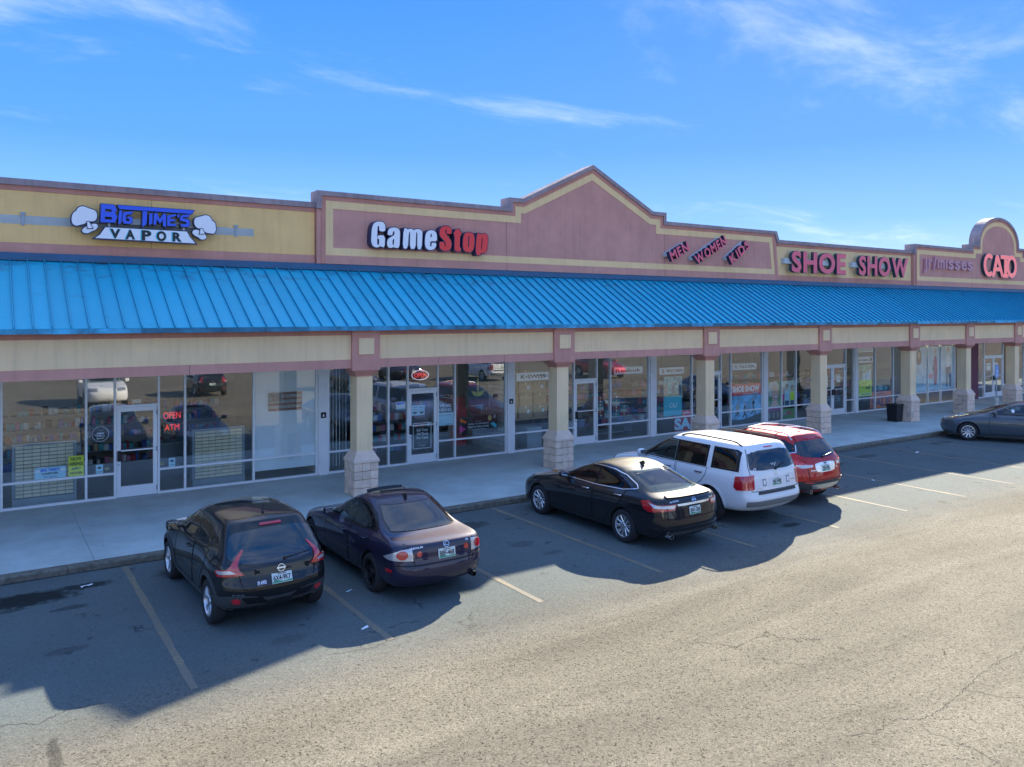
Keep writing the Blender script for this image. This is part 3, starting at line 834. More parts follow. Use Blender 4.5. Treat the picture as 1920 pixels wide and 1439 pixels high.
# soffit over the walk
part(MB().box(BX0, BX1, 18.43, 21.05, 3.30, 3.36), 'soffit', SOFFIT)

# ---------------------------------------------------------------- shop fronts
YS = 21.17; ZF = 0.13; ZT = 3.29
def bar(mb, x0, x1, z0, z1, d0=.055, d1=.055): mb.cbox(x0, x1, YS - d0, YS + d1, z0, z1, .004)
def front(xs, panes_skip=(), zbar=.735, mull=.05, kick=None):
    """aluminium grid: uprights at xs; a low bar; panes are glazed between"""
    m_ = MB()
    for i, x in enumerate(xs): bar(m_, x - mull / 2, x + mull / 2, ZF + .001, ZT)
    for i in range(len(xs) - 1):
        if i in panes_skip: continue
        a, c = xs[i] + mull / 2, xs[i + 1] - mull / 2
        bar(m_, a, c, ZF + .001, ZF + .06, .05, .05); bar(m_, a, c, zbar - .025, zbar + .025, .05, .05); bar(m_, a, c, ZT - .05, ZT - .001, .05, .05)
    fr = part(m_, 'window_frame', ALU)
    for i in range(len(xs) - 1):
        if i in panes_skip: continue
        a, c = xs[i] + mull / 2 + .001, xs[i + 1] - mull / 2 - .001
        part(MB().box(a, c, YS - .004, YS + .004, ZF + .061, zbar - .026), 'pane', GLASS if not kick else kick, fr)
        part(MB().box(a, c, YS - .004, YS + .004, zbar + .026, ZT - .051), 'pane', GLASS, fr)
    return fr
def door(x0, x1, hinge='right', number=None, fr=.10, rail=.26):
    z0, z1 = ZF + .012, 2.30
    m_ = MB()
    y0, y1 = YS - .03, YS + .03
    m_.cbox(x0 + .006, x0 + fr, y0, y1, z0, z1, .004); m_.cbox(x1 - fr, x1 - .006, y0, y1, z0, z1, .004)
    m_.cbox(x0 + fr, x1 - fr, y0, y1, z0, z0 + rail, .004); m_.cbox(x0 + fr, x1 - fr, y0, y1, z1 - fr, z1, .004)
    d = part(m_, 'door', ALU)
    part(MB().box(x0 + fr + .001, x1 - fr - .001, YS - .004, YS + .004, z0 + rail + .001, z1 - fr - .001), 'door_glass', GLASS, d)
    part(MB().cbox(x0 + fr - .02, x1 - fr + .02, YS - .075, YS - .05, 1.25, 1.285, .006), 'push_bar', ALU, d)
    hx = x0 + .05 if hinge == 'right' else x1 - .05
    part(MB().cbox(hx - .028, hx + .05, YS - .10, YS - .032, 1.02, 1.27, .01), 'handle', BLACK, d)
    part(MB().lathe([(0.0, -.02), (.018, -.02), (.018, 0), (0, 0)], 12, 'Y', (hx, YS - .031, .93)), 'lock', STEELG, d)
    xx = x1 - .02 if hinge == 'right' else x0 + .02
    for z in (.30, 1.25, 2.15):
        part(MB().cbox(xx - .012, xx + .012, YS - .045, YS - .031, z - .06, z + .06, .003), 'hinge', STEELG, d)
    return d
def doorway(x0, x1, n=1, hinge='right'):
    """header, transom light and one or two doors between uprights"""
    m_ = MB()
    bar(m_, x0, x1, 2.305, 2.365)
    hd = part(m_, 'door_header', ALU)
    m_ = MB(); bar(m_, x0, x1, ZT - .05, ZT - .001); part(m_, 'head_rail', ALU, hd)
    part(MB().box(x0, x1, YS - .004, YS + .004, 2.366, ZT - .051), 'pane', GLASS, hd)
    part(MB().box(x0, x1, YS - .05, YS + .05, ZF + .001, ZF + .011), 'threshold', STEELG, hd)
    if n == 1: door(x0, x1, hinge)
    else:
        xm = (x0 + x1) / 2
        door(x0, xm, 'left'); door(xm, x1, 'right')
def pier(x0, x1, m=PIER, notice=True):
    p = part(MB().cbox(x0, x1, YS - .10, YS + .12, ZF + .001, ZT, .006), 'pier', m)
    if notice:
        xm = (x0 + x1) / 2
        q = MB().box(xm - .075, xm + .075, YS - .108, YS - .101, 1.70, 1.86)
        q.prismY([(xm - .03, 1.74), (xm + .03, 1.74), (xm, 1.82)], YS - .111, YS - .109, 1)
        part(q, 'notice_plate', [INKBLK, WHITE], p)
# vapour shop
front([-9.6, -7.8, -6.2, -4.6, -3.0, -1.3, .37, 2.05, 2.665])
doorway(2.69, 3.61)
front([3.635, 4.25, 5.95, 7.66])
pier(7.69, 7.965)
# game shop
front([7.99, 9.81, 10.425]); doorway(10.45, 11.40); front([11.425, 12.02, 13.875]); pier(13.905, 14.165)
# shoe shop
front([14.19, 16.63]); doorway(16.655, 17.60); front([17.625, 18.24, 20.06]); pier(20.09, 20.375, notice=False)
front([20.40, 22.26, 22.87]); doorway(22.895, 23.83); front([23.855, 24.42, 26.295]); pier(26.325, 26.585, notice=False)
front([26.61, 27.52, 28.46, 30.05]); doorway(30.075, 31.92, 2); front([31.945, 32.55]); pier(32.58, 32.81, notice=False)
front([32.835, 34.21, 35.68, 36.75]); pier(36.78, 37.1, MAUVE, notice=False)
# fashion shop
front([37.13, 38.70, 39.89, 41.22, 42.5], kick=None); pier(42.53, 43.47, INTPUR, notice=False)
front([43.50, 44.20]); doorway(44.225, 46.23, 2); front([46.255, 46.76, 48.6, 50.4, 52.2, 54.5, 57.0])

# interiors: floor, walls between the shops, back wall, ceiling
part(MB().box(BX0 + .3, BX1 - .3, 21.1, 30.0, .05, .128), 'shop_floor', INTFLOOR)
part(MB().box(BX0 + .3, BX1 - .3, 21.24, 30.0, 3.38, 3.44), 'shop_ceiling', INTCEIL)
bw = MB().box(BX0 + .3, BX1 - .3, 30.0, 30.1, .13, 3.38)
for xw in (7.83, 14.03, 36.94): bw.box(xw - .06, xw + .06, 21.31, 29.99, .13, 3.379)
part(bw, 'shop_wall', INTWALL)
part(MB().box(44.3, 50, 24.0, 24.1, .13, 3.3), 'shop_wall', INTPUR)
ln = part(MB().box(37.3, 42.4, 21.55, 21.70, 3.16, 3.30), 'lamp_cove', INTCEIL)
part(MB().box(37.35, 42.35, 21.57, 21.68, 3.145, 3.159), 'lamp_lens', LAMPM, ln)

# outlines of the lettering, in metres on the wall (x, z)
GAME = {'G': [[(9.212, 6.83), (9.031, 6.819), (9.031, 6.937), (9.014, 6.964), (8.99, 6.963), (8.976, 6.933), (8.965, 6.479), (8.98, 6.445), (9.01, 6.447), (9.025, 6.482), (9.027, 6.61), (8.982, 6.616), (8.982, 6.703), (9.2, 6.722), (9.191, 6.389), (9.103, 6.39), (9.082, 6.427), (9.021, 6.387), (8.939, 6.373), (8.868, 6.394), (8.817, 6.443), (8.794, 6.527), (8.799, 6.678), (8.811, 6.848), (8.837, 6.963), (8.878, 7.031), (8.949, 7.074), (9.031, 7.088), (9.123, 7.085), (9.179, 7.05), (9.208, 6.986)]], 'a': [[(9.283, 6.731), (9.424, 6.735), (9.433, 6.818), (9.454, 6.848), (9.481, 6.842), (9.487, 6.802), (9.479, 6.738), (9.372, 6.68), (9.299, 6.629), (9.266, 6.56), (9.262, 6.465), (9.291, 6.403), (9.351, 6.379), (9.424, 6.39), (9.477, 6.423), (9.487, 6.389), (9.635, 6.39), (9.65, 6.724), (9.652, 6.844), (9.626, 6.906), (9.567, 6.943), (9.466, 6.952), (9.372, 6.933), (9.31, 6.893), (9.283, 6.822)], [(9.47, 6.647), (9.479, 6.619), (9.466, 6.475), (9.445, 6.46), (9.424, 6.482), (9.424, 6.578), (9.445, 6.627)]], 'm': [[(9.766, 6.947), (9.873, 6.946), (9.879, 6.907), (9.937, 6.942), (10.015, 6.946), (10.079, 6.907), (10.144, 6.946), (10.24, 6.95), (10.319, 6.921), (10.349, 6.851), (10.323, 6.385), (10.181, 6.387), (10.192, 6.822), (10.175, 6.86), (10.149, 6.849), (10.131, 6.388), (9.954, 6.386), (9.967, 6.819), (9.95, 6.853), (9.924, 6.836), (9.89, 6.387), (9.732, 6.385)]], 'e': [[(10.81, 6.635), (10.81, 6.808), (10.777, 6.895), (10.71, 6.936), (10.621, 6.947), (10.532, 6.92), (10.466, 6.857), (10.437, 6.748), (10.426, 6.59), (10.433, 6.492), (10.477, 6.416), (10.554, 6.38), (10.654, 6.384), (10.743, 6.428), (10.783, 6.499), (10.788, 6.589), (10.643, 6.591), (10.638, 6.502), (10.621, 6.476), (10.594, 6.484), (10.587, 6.519), (10.598, 6.634)], [(10.601, 6.737), (10.605, 6.816), (10.621, 6.85), (10.643, 6.838), (10.65, 6.749)]], 'S': [[(11.291, 6.874), (11.286, 7.004), (11.229, 7.071), (11.138, 7.095), (11.036, 7.085), (10.945, 7.034), (10.9, 6.942), (10.896, 6.842), (10.934, 6.765), (11.024, 6.69), (11.086, 6.623), (11.099, 6.534), (11.081, 6.499), (11.058, 6.512), (11.058, 6.622), (10.896, 6.624), (10.896, 6.514), (10.918, 6.436), (10.99, 6.39), (11.092, 6.378), (11.195, 6.399), (11.264, 6.462), (11.286, 6.563), (11.268, 6.683), (11.195, 6.769), (11.104, 6.854), (11.077, 6.922), (11.086, 6.972), (11.111, 6.988), (11.127, 6.965), (11.122, 6.865)]], 't': [[(11.413, 7.018), (11.575, 7.022), (11.573, 6.947), (11.619, 6.945), (11.615, 6.856), (11.568, 6.854), (11.552, 6.526), (11.568, 6.486), (11.599, 6.484), (11.592, 6.386), (11.482, 6.377), (11.413, 6.399), (11.383, 6.468), (11.397, 6.85), (11.365, 6.854), (11.369, 6.943), (11.408, 6.941)]], 'o': [[(11.856, 6.955), (11.963, 6.945), (12.034, 6.892), (12.062, 6.795), (12.053, 6.631), (12.039, 6.508), (11.998, 6.425), (11.915, 6.38), (11.821, 6.376), (11.727, 6.402), (11.676, 6.481), (11.664, 6.592), (11.676, 6.754), (11.704, 6.867), (11.762, 6.931)], [(11.868, 6.856), (11.887, 6.826), (11.875, 6.541), (11.856, 6.504), (11.837, 6.529), (11.844, 6.804)]], 'p': [[(12.141, 6.938), (12.273, 6.942), (12.278, 6.905), (12.345, 6.944), (12.442, 6.947), (12.51, 6.906), (12.529, 6.799), (12.51, 6.571), (12.486, 6.446), (12.418, 6.377), (12.333, 6.361), (12.278, 6.386), (12.273, 6.297), (12.096, 6.31)], [(12.309, 6.829), (12.336, 6.841), (12.34, 6.789), (12.316, 6.48), (12.292, 6.462), (12.283, 6.499)]]}
BIGT = {'B': [[(2.248, 7.052), (2.511, 7.049), (2.573, 6.944), (2.532, 6.874), (2.58, 6.783), (2.532, 6.646), (2.24, 6.637)], [(2.333, 6.945), (2.452, 6.944), (2.469, 6.917), (2.457, 6.878), (2.328, 6.879)], [(2.324, 6.771), (2.46, 6.769), (2.481, 6.738), (2.46, 6.704), (2.321, 6.703)]], 'bar': [[(2.58, 7.049), (4.251, 7.047), (4.194, 6.963), (2.628, 6.963)]], 'I': [[(2.628, 6.929), (2.684, 6.923), (2.658, 6.645), (2.606, 6.603), (2.606, 6.794)]], 'G': [[(2.903, 6.926), (2.722, 6.897), (2.692, 6.848), (2.687, 6.685), (2.727, 6.634), (2.857, 6.638), (2.892, 6.679), (2.896, 6.795), (2.791, 6.795), (2.788, 6.757), (2.836, 6.748), (2.836, 6.695), (2.762, 6.694), (2.756, 6.839), (2.878, 6.862)]], 'T': [[(3.113, 6.949), (3.207, 6.948), (3.193, 6.656), (3.104, 6.58)]], 'i': [[(3.255, 6.887), (3.322, 6.921), (3.315, 6.671), (3.25, 6.64)]], 'M': [[(3.358, 6.914), (3.412, 6.927), (3.481, 6.791), (3.563, 6.922), (3.617, 6.912), (3.612, 6.598), (3.55, 6.643), (3.553, 6.79), (3.484, 6.682), (3.412, 6.787), (3.399, 6.653), (3.345, 6.65)]], 'E': [[(3.645, 6.881), (3.825, 6.927), (3.848, 6.895), (3.709, 6.84), (3.704, 6.806), (3.82, 6.802), (3.811, 6.758), (3.704, 6.751), (3.704, 6.696), (3.838, 6.691), (3.829, 6.645), (3.645, 6.639)]], 'q': [[(3.881, 6.931), (3.918, 6.927), (3.9, 6.853), (3.87, 6.861)]], 'S': [[(4.156, 6.94), (3.978, 6.918), (3.931, 6.865), (3.931, 6.786), (4.072, 6.755), (4.068, 6.705), (3.931, 6.696), (3.959, 6.639), (4.109, 6.642), (4.143, 6.69), (4.143, 6.78), (4.119, 6.818), (3.987, 6.839), (3.993, 6.873), (4.109, 6.877)]]}
VBAN = [(2.335, 6.532), (4.085, 6.535), (4.151, 6.413), (4.284, 6.254), (2.116, 6.27), (2.225, 6.355)]
VLET = {'V': [(2.423, 6.289), (2.64, 6.501)], 'A': [(2.744, 6.283), (2.945, 6.5)], 'P': [(3.083, 6.276), (3.291, 6.506)], 'O': [(3.405, 6.273), (3.617, 6.506)], 'R': [(3.755, 6.281), (3.963, 6.494)]}
CLOUD1 = [(1.92, 6.972), (1.986, 6.944), (2.061, 6.921), (2.136, 6.898), (2.17, 6.835), (2.175, 6.751), (2.136, 6.663), (2.061, 6.645), (1.994, 6.645), (1.92, 6.584), (1.846, 6.56), (1.763, 6.527), (1.69, 6.56), (1.666, 6.642), (1.674, 6.754), (1.714, 6.831), (1.763, 6.862), (1.788, 6.929), (1.854, 6.971)]
CLOUD1B = [(1.994, 6.56), (2.078, 6.594), (2.161, 6.599), (2.195, 6.545), (2.153, 6.467), (2.061, 6.424), (1.986, 6.372), (1.903, 6.377), (1.865, 6.431), (1.912, 6.49)]
STEM1 = [(1.968, 6.633), (2.01, 6.641), (2.085, 6.49), (1.977, 6.483)]
CLOUD2 = [(4.53, 6.961), (4.627, 6.927), (4.666, 6.839), (4.744, 6.783), (4.754, 6.702), (4.764, 6.601), (4.715, 6.517), (4.617, 6.522), (4.521, 6.536), (4.424, 6.621), (4.328, 6.632), (4.271, 6.693), (4.252, 6.792), (4.281, 6.874), (4.367, 6.904), (4.453, 6.936)]
CLOUD2B = [(4.252, 6.591), (4.367, 6.588), (4.501, 6.495), (4.544, 6.426), (4.501, 6.364), (4.405, 6.363), (4.347, 6.416), (4.262, 6.451), (4.205, 6.518)]
STEM2 = [(4.393, 6.619), (4.441, 6.626), (4.499, 6.504), (4.374, 6.487)]

# ---------------------------------------------------------------- wall signs
def sign(name, label, x, z, y, group=None, cat='sign'):
    return thing(name, label, cat, (x, y, z), 0, group)
def sub(mb, name, m, root, parent=None, **kw):
    return mb.build(name, m, parent or root, tuple(root.location), **kw)

# vapour shop sign
s = sign('shop_sign', 'blue and white vapour shop sign with two cloud shapes on the ochre parapet', 3.2, 6.26, 20.3)
sub(MB().box(1.9, 4.6, 20.30, 20.42, 6.64, 6.78), 'raceway', RACEWAY, s)
for ch, loops in BIGT.items():
    q = MB(); solid(q, loops, 20.105, 20.298, .012, 0); solid(q, loops, 20.10, 20.106, 0, 1)
    sub(q, 'letter', [SIGNNAVY, SIGNBLUE], s)
for x in (2.42, 4.02):
    sub(MB().box(x - .018, x + .018, 20.16, 20.20, 6.50, 6.66), 'strut', RACEWAY, s)
q = MB(); solid(q, [VBAN], 20.125, 20.26, .02, 0); solid(q, [VBAN], 20.12, 20.128, -.004, 1)
ban = sub(q, 'banner', [SIGNNAVY, SIGNWHITE], s)
for ch, ((x0, z0), (x1, z1)) in VLET.items():
    q = MB()
    word(q, ch, (x0 - .015, 20.119, z0 - .008), FU, FV, FNn, x1 - x0 + .03, z1 - z0 + .016, .004, .05, 1)
    word(q, ch, (x0 + .012, 20.114, z0), FU, FV, FNn, x1 - x0 - .01, z1 - z0, .004, .045, 0)
    sub(q, 'letter', [INKBLK, TEALP], s, ban)
for big, small, stem in ((CLOUD1, CLOUD1B, STEM1), (CLOUD2, CLOUD2B, STEM2)):
    q = MB()
    bl, sl = chaikin(big, 2), chaikin(small, 2)
    solid(q, [bl], 20.16, 20.28, .022, 0); solid(q, [bl], 20.15, 20.165, 0, 1)
    c = sub(q, 'cloud', [SIGNNAVY, SIGNWHITE], s)
    q = MB(); solid(q, [sl], 20.165, 20.27, .018, 0); solid(q, [sl], 20.145, 20.17, 0, 1)
    sub(q, 'cloud_puff', [SIGNNAVY, SIGNWHITE], s, c)
    q = MB(); solid(q, [stem], 20.13, 20.144, .012, 0); solid(q, [stem], 20.122, 20.131, -.004, 1)
    sub(q, 'cloud_stem', [SIGNNAVY, SIGNWHITE], s, c)

# game shop sign
s = sign('shop_sign', 'white and red channel letter game shop sign with navy returns on the mauve parapet', 10.6, 6.33, 20.3)
for ch, loops in GAME.items():
    lp = [chaikin(loops[0], 1)] + [chaikin(l, 1) for l in loops[1:]]
    q = MB(); solid(q, lp, 20.058, 20.298, .022, 0); solid(q, lp, 20.05, 20.06, 0, 1)
    sub(q, 'letter', [SIGNNAVY, SIGNRED if ch in 'Stop' else SIGNWHITE], s)
# two of the letters repeat nothing: G a m e S t o p each has its own outline

# slanted department signs
def slant_sign(txt, label, p0, ang, w, h):
    u = (math.cos(ang), 0, math.sin(ang)); v = (-math.sin(ang), 0, math.cos(ang))
    s = sign('department_sign', label, p0[0], p0[1], 20.29, 'slanted department signs on the mauve parapet')
    P0 = Vector((p0[0], 0, p0[1])); U = Vector(u); V = Vector(v)
    q = MB(); a = P0 + V * (h * .62) - U * .05; e = a + U * (w * .96)
    hh = V * (h * .34)
    vs = []
    for yy in (20.16, 20.298):
        for p in (a, e, e + hh, a + hh): vs.append((p.x, yy, p.z))
    q.add(vs, [(0, 1, 2, 3), (7, 6, 5, 4), (0, 4, 5, 1), (1, 5, 6, 2), (2, 6, 7, 3), (3, 7, 4, 0)])
    sub(q, 'raceway', RACEWAY, s)
    asp = [text_geo(c, .03)[2] for c in txt]
    gap = .16; tot = sum(asp) + gap * (len(txt) - 1); x = 0
    for c, aa in zip(txt, asp):
        q = MB(); pp = P0 + U * (x / tot * w)
        word(q, c, (pp.x, 20.158, pp.z), u, v, FNn, aa / tot * w, h, .135, .035, 0)
        word(q, c, (pp.x + .008, 20.022, pp.z + .008), u, v, FNn, aa / tot * w - .012, h - .014, .006, .03, 1)
        sub(q, 'letter', [SIGNNAVY, SIGNPINK], s)
        x += aa + gap
slant_sign('MEN', 'small slanted red MEN sign on a pale raceway, nearest the gable', (20.10, 6.40), R(26), .98, .36)
slant_sign('WOMEN', 'small slanted red WOMEN sign on a pale raceway, the longest of three', (21.35, 6.31), R(28), 1.80, .36)
slant_sign('KIDS', 'small slanted red KIDS sign on a pale raceway, next to the shoe shop wall', (23.20, 6.40), R(34), 1.22, .36)

# shoe shop letters
s = sign('shop_sign', 'large faded red two-word channel letter sign with dark returns over the shoe shop', 31.0, 6.2, 20.4)
def letters(s, txt, x0, x1, z0, z1, yf, yb, mats_, bold=.03, rim=.0, gap=.10, widths=None):
    asp = [text_geo(c, bold)[2] for c in txt]
    tot = sum(asp) + gap * (len(txt) - 1); x = x0; k = (x1 - x0) / tot
    for c, aa in zip(txt, asp):
        q = MB()
        word(q, c, (x, yb, z0), FU, FV, FNn, aa * k, z1 - z0, yb - yf - .004, bold, 0)
        word(q, c, (x + .012, yf + .004, z0 + .012), FU, FV, FNn, aa * k - .024, z1 - z0 - .024, .006, bold, 1)
        sub(q, 'letter', mats_, s)
        x += (aa + gap) * k
for a, c, t in ((26.80, 30.42, 'SHOE'), (31.35, 35.15, 'SHOW')):
    sub(MB().box(a - .25, c - .2, 20.25, 20.424, 6.58, 6.80), 'raceway', RACEWAY, s)
    letters(s, t, a, c, 6.22, 7.10, 20.11, 20.249, [SIGNGREEN, SIGNPINK], .035)
# fashion shop letters
s = sign('department_sign', 'low mauve lower-case raised letters on the fashion shop parapet', 38.6, 6.5, 20.3)
x = 36.62
for c, z0, z1, w in (('\u0131', 6.72, 7.17, 0), ('r', 6.74, 7.17, .34), ('/', 6.66, 7.30, .26), ('m', 6.74, 7.17, .62), ('\u0131', 6.74, 7.17, .14), ('s', 6.72, 7.17, .50), ('s', 6.72, 7.17, .50), ('e', 6.72, 7.17, .50), ('s', 6.72, 7.17, .50)):
    q = MB()
    if w == 0:
        solid(q, [[(x + .12, 7.17), (x + .25, 7.17), (x + .25, 6.60), (x + .2, 6.52), (x, 6.50), (x, 6.60), (x + .09, 6.62), (x + .12, 6.68)]], 20.17, 20.279, 0, 0)
        w = .27
    else:
        word(q, c, (x, 20.279, z0), FU, FV, FNn, w, z1 - z0, .105, .03, 0)
    q2 = sub(q, 'letter', [SIGNDULL], s); x += w + .105
s = sign('shop_sign', 'coral red interlocking four-letter sign under the arched parapet', 43.8, 6.49, 20.3)
def ellipse(cx, cz, rx, rz, a0=0, a1=360, n=28):
    return [(cx + rx * math.cos(R(a0 + (a1 - a0) * i / n)), cz + rz * math.sin(R(a0 + (a1 - a0) * i / n))) for i in range(n + (0 if abs(a1 - a0) >= 360 else 1))]
CL = {}
CL['C'] = [ellipse(42.60, 7.06, .52, .57, 48, 312) + ellipse(42.60, 7.06, .34, .39, 305, 55)]
CL['O'] = [ellipse(45.0, 7.06, .53, .57), ellipse(45.0, 7.06, .33, .39)]
CL['A'] = [[(43.35, 7.58), (43.60, 7.58), (44.12, 6.50), (43.92, 6.50), (43.78, 6.80), (43.32, 6.80), (43.15, 6.50), (42.95, 6.50)], [(43.47, 7.30), (43.70, 6.95), (43.37, 6.95)]]
CL['T'] = [[(43.78, 7.60), (44.72, 7.60), (44.72, 7.44), (44.42, 7.44), (44.42, 6.62), (44.56, 6.62), (44.56, 6.48), (44.02, 6.48), (44.02, 6.62), (44.16, 6.62), (44.16, 7.44), (43.78, 7.44)]]
for i, (ch, lp) in enumerate(CL.items()):
    dy = {'C': 0, 'A': .012, 'T': -.012, 'O': .006}[ch]
    q = MB(); solid(q, lp, 20.134 + dy, 20.27, .015, 0); solid(q, lp, 20.126 + dy, 20.136 + dy, .028, 2); solid(q, lp, 20.12 + dy, 20.128 + dy, .004, 1)
    sub(q, 'letter', [SIGNGREEN, SIGNCORAL, SIGNRIM], s)

# ---------------------------------------------------------------- posters, stickers and lamps in the windows
YG = 21.185                                       # just behind the panes
def poster(name, label, x0, x1, z0, z1, base, cat='poster', y=YG, group=None, edge=None):
    t = thing(name, label, cat, ((x0 + x1) / 2, y, z0), 0, group)
    sub(MB().box(x0, x1, y, y + .006, z0, z1), 'sheet', base, t)
    return t
def ink(t, name, fn, m, dz=.002):
    q = MB(); fn(q, t.location.y - dz); return sub(q, name, m, t)
def txt(t, s_, x0, z0, w, h, m, bold=.02, shear=0, lay=.003):
    return ink(t, 'lettering', lambda q, y: word(q, s_, (x0, y, z0), FU, FV, FNn, w, h, .0015, bold, 0, shear), m, lay - .002)
def shape(t, name, poly, m, lay=.002):
    return ink(t, name, lambda q, y: solid(q, [poly] if isinstance(poly[0][0], (int, float)) else poly, y - .0012, y), m, lay - .001)
def rect(x0, x1, z0, z1): return [(x0, z0), (x1, z0), (x1, z1), (x0, z1)]

t = poster('hiring_notice', 'yellow NOW HIRING APPLY WITHIN notice at the bottom of the left window', 1.69, 2.005, .765, 1.235, YELP, 'notice')
txt(t, 'NOW', 1.735, 1.12, .23, .085, INKBLK, .03); txt(t, 'HIRING', 1.712, 1.005, .27, .085, INKBLK, .03)
txt(t, 'APPLY', 1.735, .905, .21, .06, INKBLK, .03, .25); txt(t, 'WITHIN', 1.71, .80, .255, .06, INKBLK, .03, .25)
t = poster('shop_notice', 'small pale blue vapour shop card with clouds beside the yellow notice', 1.01, 1.635, .765, 1.03, PALEBLUE, 'notice')
txt(t, "BIG TIME'S", 1.13, .93, .38, .065, SIGNBLUE, .04); txt(t, 'VAPOR', 1.14, .855, .35, .05, INKBLK, .04); txt(t, 'We Deliver', 1.18, .79, .28, .035, INKBLK, .01)
for cx in (1.065, 1.57): shape(t, 'cloud_print', ellipse(cx, .95, .05, .04, n=14), WHITE)
t = poster('round_sticker', 'round black sticker with white ring on the pane left of the vapour shop door', 2.355, 2.36, 1.70, 1.705, INKBLK, 'sticker')
shape(t, 'disc', ellipse(2.355, 1.70, .185, .18), WHITE, .003); shape(t, 'disc', ellipse(2.355, 1.70, .172, .167), INKBLK, .0045)
for i, (w, ln_) in enumerate(((.15, 'PLEASE'), (.21, 'HAVE I.D.'), (.17, 'READY'))): txt(t, ln_, 2.355 - w / 2, 1.70 - i * .06, w, .036, WHITE, .03, 0, .006)
txt(t, 'Thank', 2.28, 1.78, .15, .04, GREYP, .01, .2, .006)
for (xx, lab) in ((2.335, 'square pale blue camera sticker left of the vapour shop door'), (3.95, 'square pale blue camera sticker right of the vapour shop door')):
    t = poster('camera_sticker', lab, xx - .075, xx + .075, .75, .975, PALEBLUE, 'sticker', group='camera stickers beside the vapour shop door')
    shape(t, 'camera_print', ellipse(xx, .90, .045, .03, n=14), INKBLK); txt(t, 'NOTICE', xx - .055, .79, .11, .025, INKBLK, .02)
for (xx, lab) in ((2.50, 'small yellow oval sticker left of the vapour shop door'), (3.72, 'small yellow oval sticker right of the vapour shop door')):
    t = thing('oval_sticker', lab, 'sticker', (xx, YG, .82), 0, 'yellow oval stickers beside the vapour shop door')
    ink(t, 'disc', lambda q, y: solid(q, [ellipse(xx, .857, .052, .036, n=16)], y, y + .003), GOLDP)
    txt(t, 'ATM', xx - .03, .845, .06, .024, INKBLK, .02)
t = thing('number_sticker', 'white 1856 door number above the vapour shop door', 'house number', (3.15, YG, 2.38))
txt(t, '1856', 3.06, 2.385, .19, .10, WHITE, .03)
t = thing('number_sticker', 'white 1854 door number above the game shop door', 'house number', (10.92, YG, 2.38))
txt(t, '1854', 10.81, 2.385, .23, .11, WHITE, .03)

def neon(name, label, s_, x0, z0, w, h, oval=None, y=21.24):
    t = thing(name, label, 'neon sign', (x0 + w / 2, y, z0))
    ink(t, 'backing', lambda q, yy: q.box(x0 - .03, x0 + w + .03, yy + .012, yy + .02, z0 - .03, z0 + h + .03), BLACK)
    ink(t, 'lettering', lambda q, yy: word(q, s_, (x0, yy, z0), FU, FV, FNn, w, h, .012, .0), NEONR)
    if oval:
        pts = [(a, y, b) for a, b in ellipse(x0 + w / 2, z0 + h / 2, w * .68, h * 1.0, n=32)]
        sub(MB().tube(pts + pts[:1], .011, 6, cap=False), 'oval_tube', NEONW, t)
    return t
neon('neon_sign', 'red neon OPEN sign right of the vapour shop door', 'OPEN', 3.76, 1.95, .40, .16)
neon('neon_sign', 'red neon ATM sign below the OPEN sign of the vapour shop', 'ATM', 3.79, 1.66, .34, .15)
neon('neon_sign', 'oval neon OPEN sign with white rim above the game shop door', 'OPEN', 10.68, 2.67, .41, .14, True)

# weathered plank flag on the white window backing
t = thing('plank_flag', 'weathered wooden stars and stripes on the white window backing', 'flag', (6.8, 21.20, 1.96))
for i in range(7):
    z = 1.965 + i * .071
    q = MB().box(6.34 + random.uniform(0, .015), 7.27 - random.uniform(0, .02), YG + .004, YG + .016, z, z + .066)
    sub(q, 'plank', [mat('weathered_red_plank', (0.30, 0.13, 0.12), .9, var=.5, vscale=14), mat('weathered_white_plank', (0.52, 0.48, 0.44), .9, var=.4, vscale=14)][i % 2], t)
sub(MB().box(6.345, 6.70, YG - .004, YG + .003, 2.215, 2.458), 'canton', mat('weathered_blue_plank', (0.17, 0.18, 0.20), .9, var=.6, vscale=18), t)
sub(MB().box(5.99, 7.63, 21.215, 21.235, .40, 3.24), 'window_backing', WHITE, tag(thing('window_blind', 'plain white panel closing the right window of the vapour shop', 'blind', (6.8, 21.22, .4)), None))

# display racks against the vapour shop glass
def rack(label, x0, x1, z1):
    t = thing('display_rack', label, 'display rack', ((x0 + x1) / 2, 21.7, .13), 0, 'carton racks in the vapour shop window')
    y = 21.50
    q = MB().box(x0, x1, y - .02, y + .35, .131, .30).box(x0, x0 + .05, y, y + .33, .301, z1).box(x1 - .05, x1, y, y + .33, .301, z1).box(x0 + .051, x1 - .051, y, y + .33, z1 - .04, z1)
    sub(q, 'rack_frame', STEELG, t); sub(MB().box(x0 + .051, x1 - .051, y + .03, y + .06, .301, z1 - .041), 'back_panel', WOODG, t)
    nx, nz = 7, 14
    w = (x1 - x0 - .12) / nx; h = (z1 - .36) / nz
    proto = None
    for i in range(nx):
        for k in range(nz):
            cx, cz = x0 + .06 + w * (i + .5), .31 + h * (k + .5)
            if proto is None:
                proto = MB().cbox(-w / 2 + .005, w / 2 - .005, -.012, .03, -h / 2 + .012, h / 2 - .006, .004).build('carton', SHELFM, t); o = proto
            else: o = copy_of(proto, t)
            o.location = (cx - t.location.x, y + .005 - t.location.y, cz - .13)
    return t
rack('cream carton rack behind the yellow NOW HIRING notice', .58, 1.88, 1.56)
rack('cream carton rack behind the window right of the vapour shop door', 4.50, 5.81, 1.59)
q = thing('sales_counter', 'dark sales counter standing inside the vapour shop near the door', 'counter', (4.4, 23.2, .13))
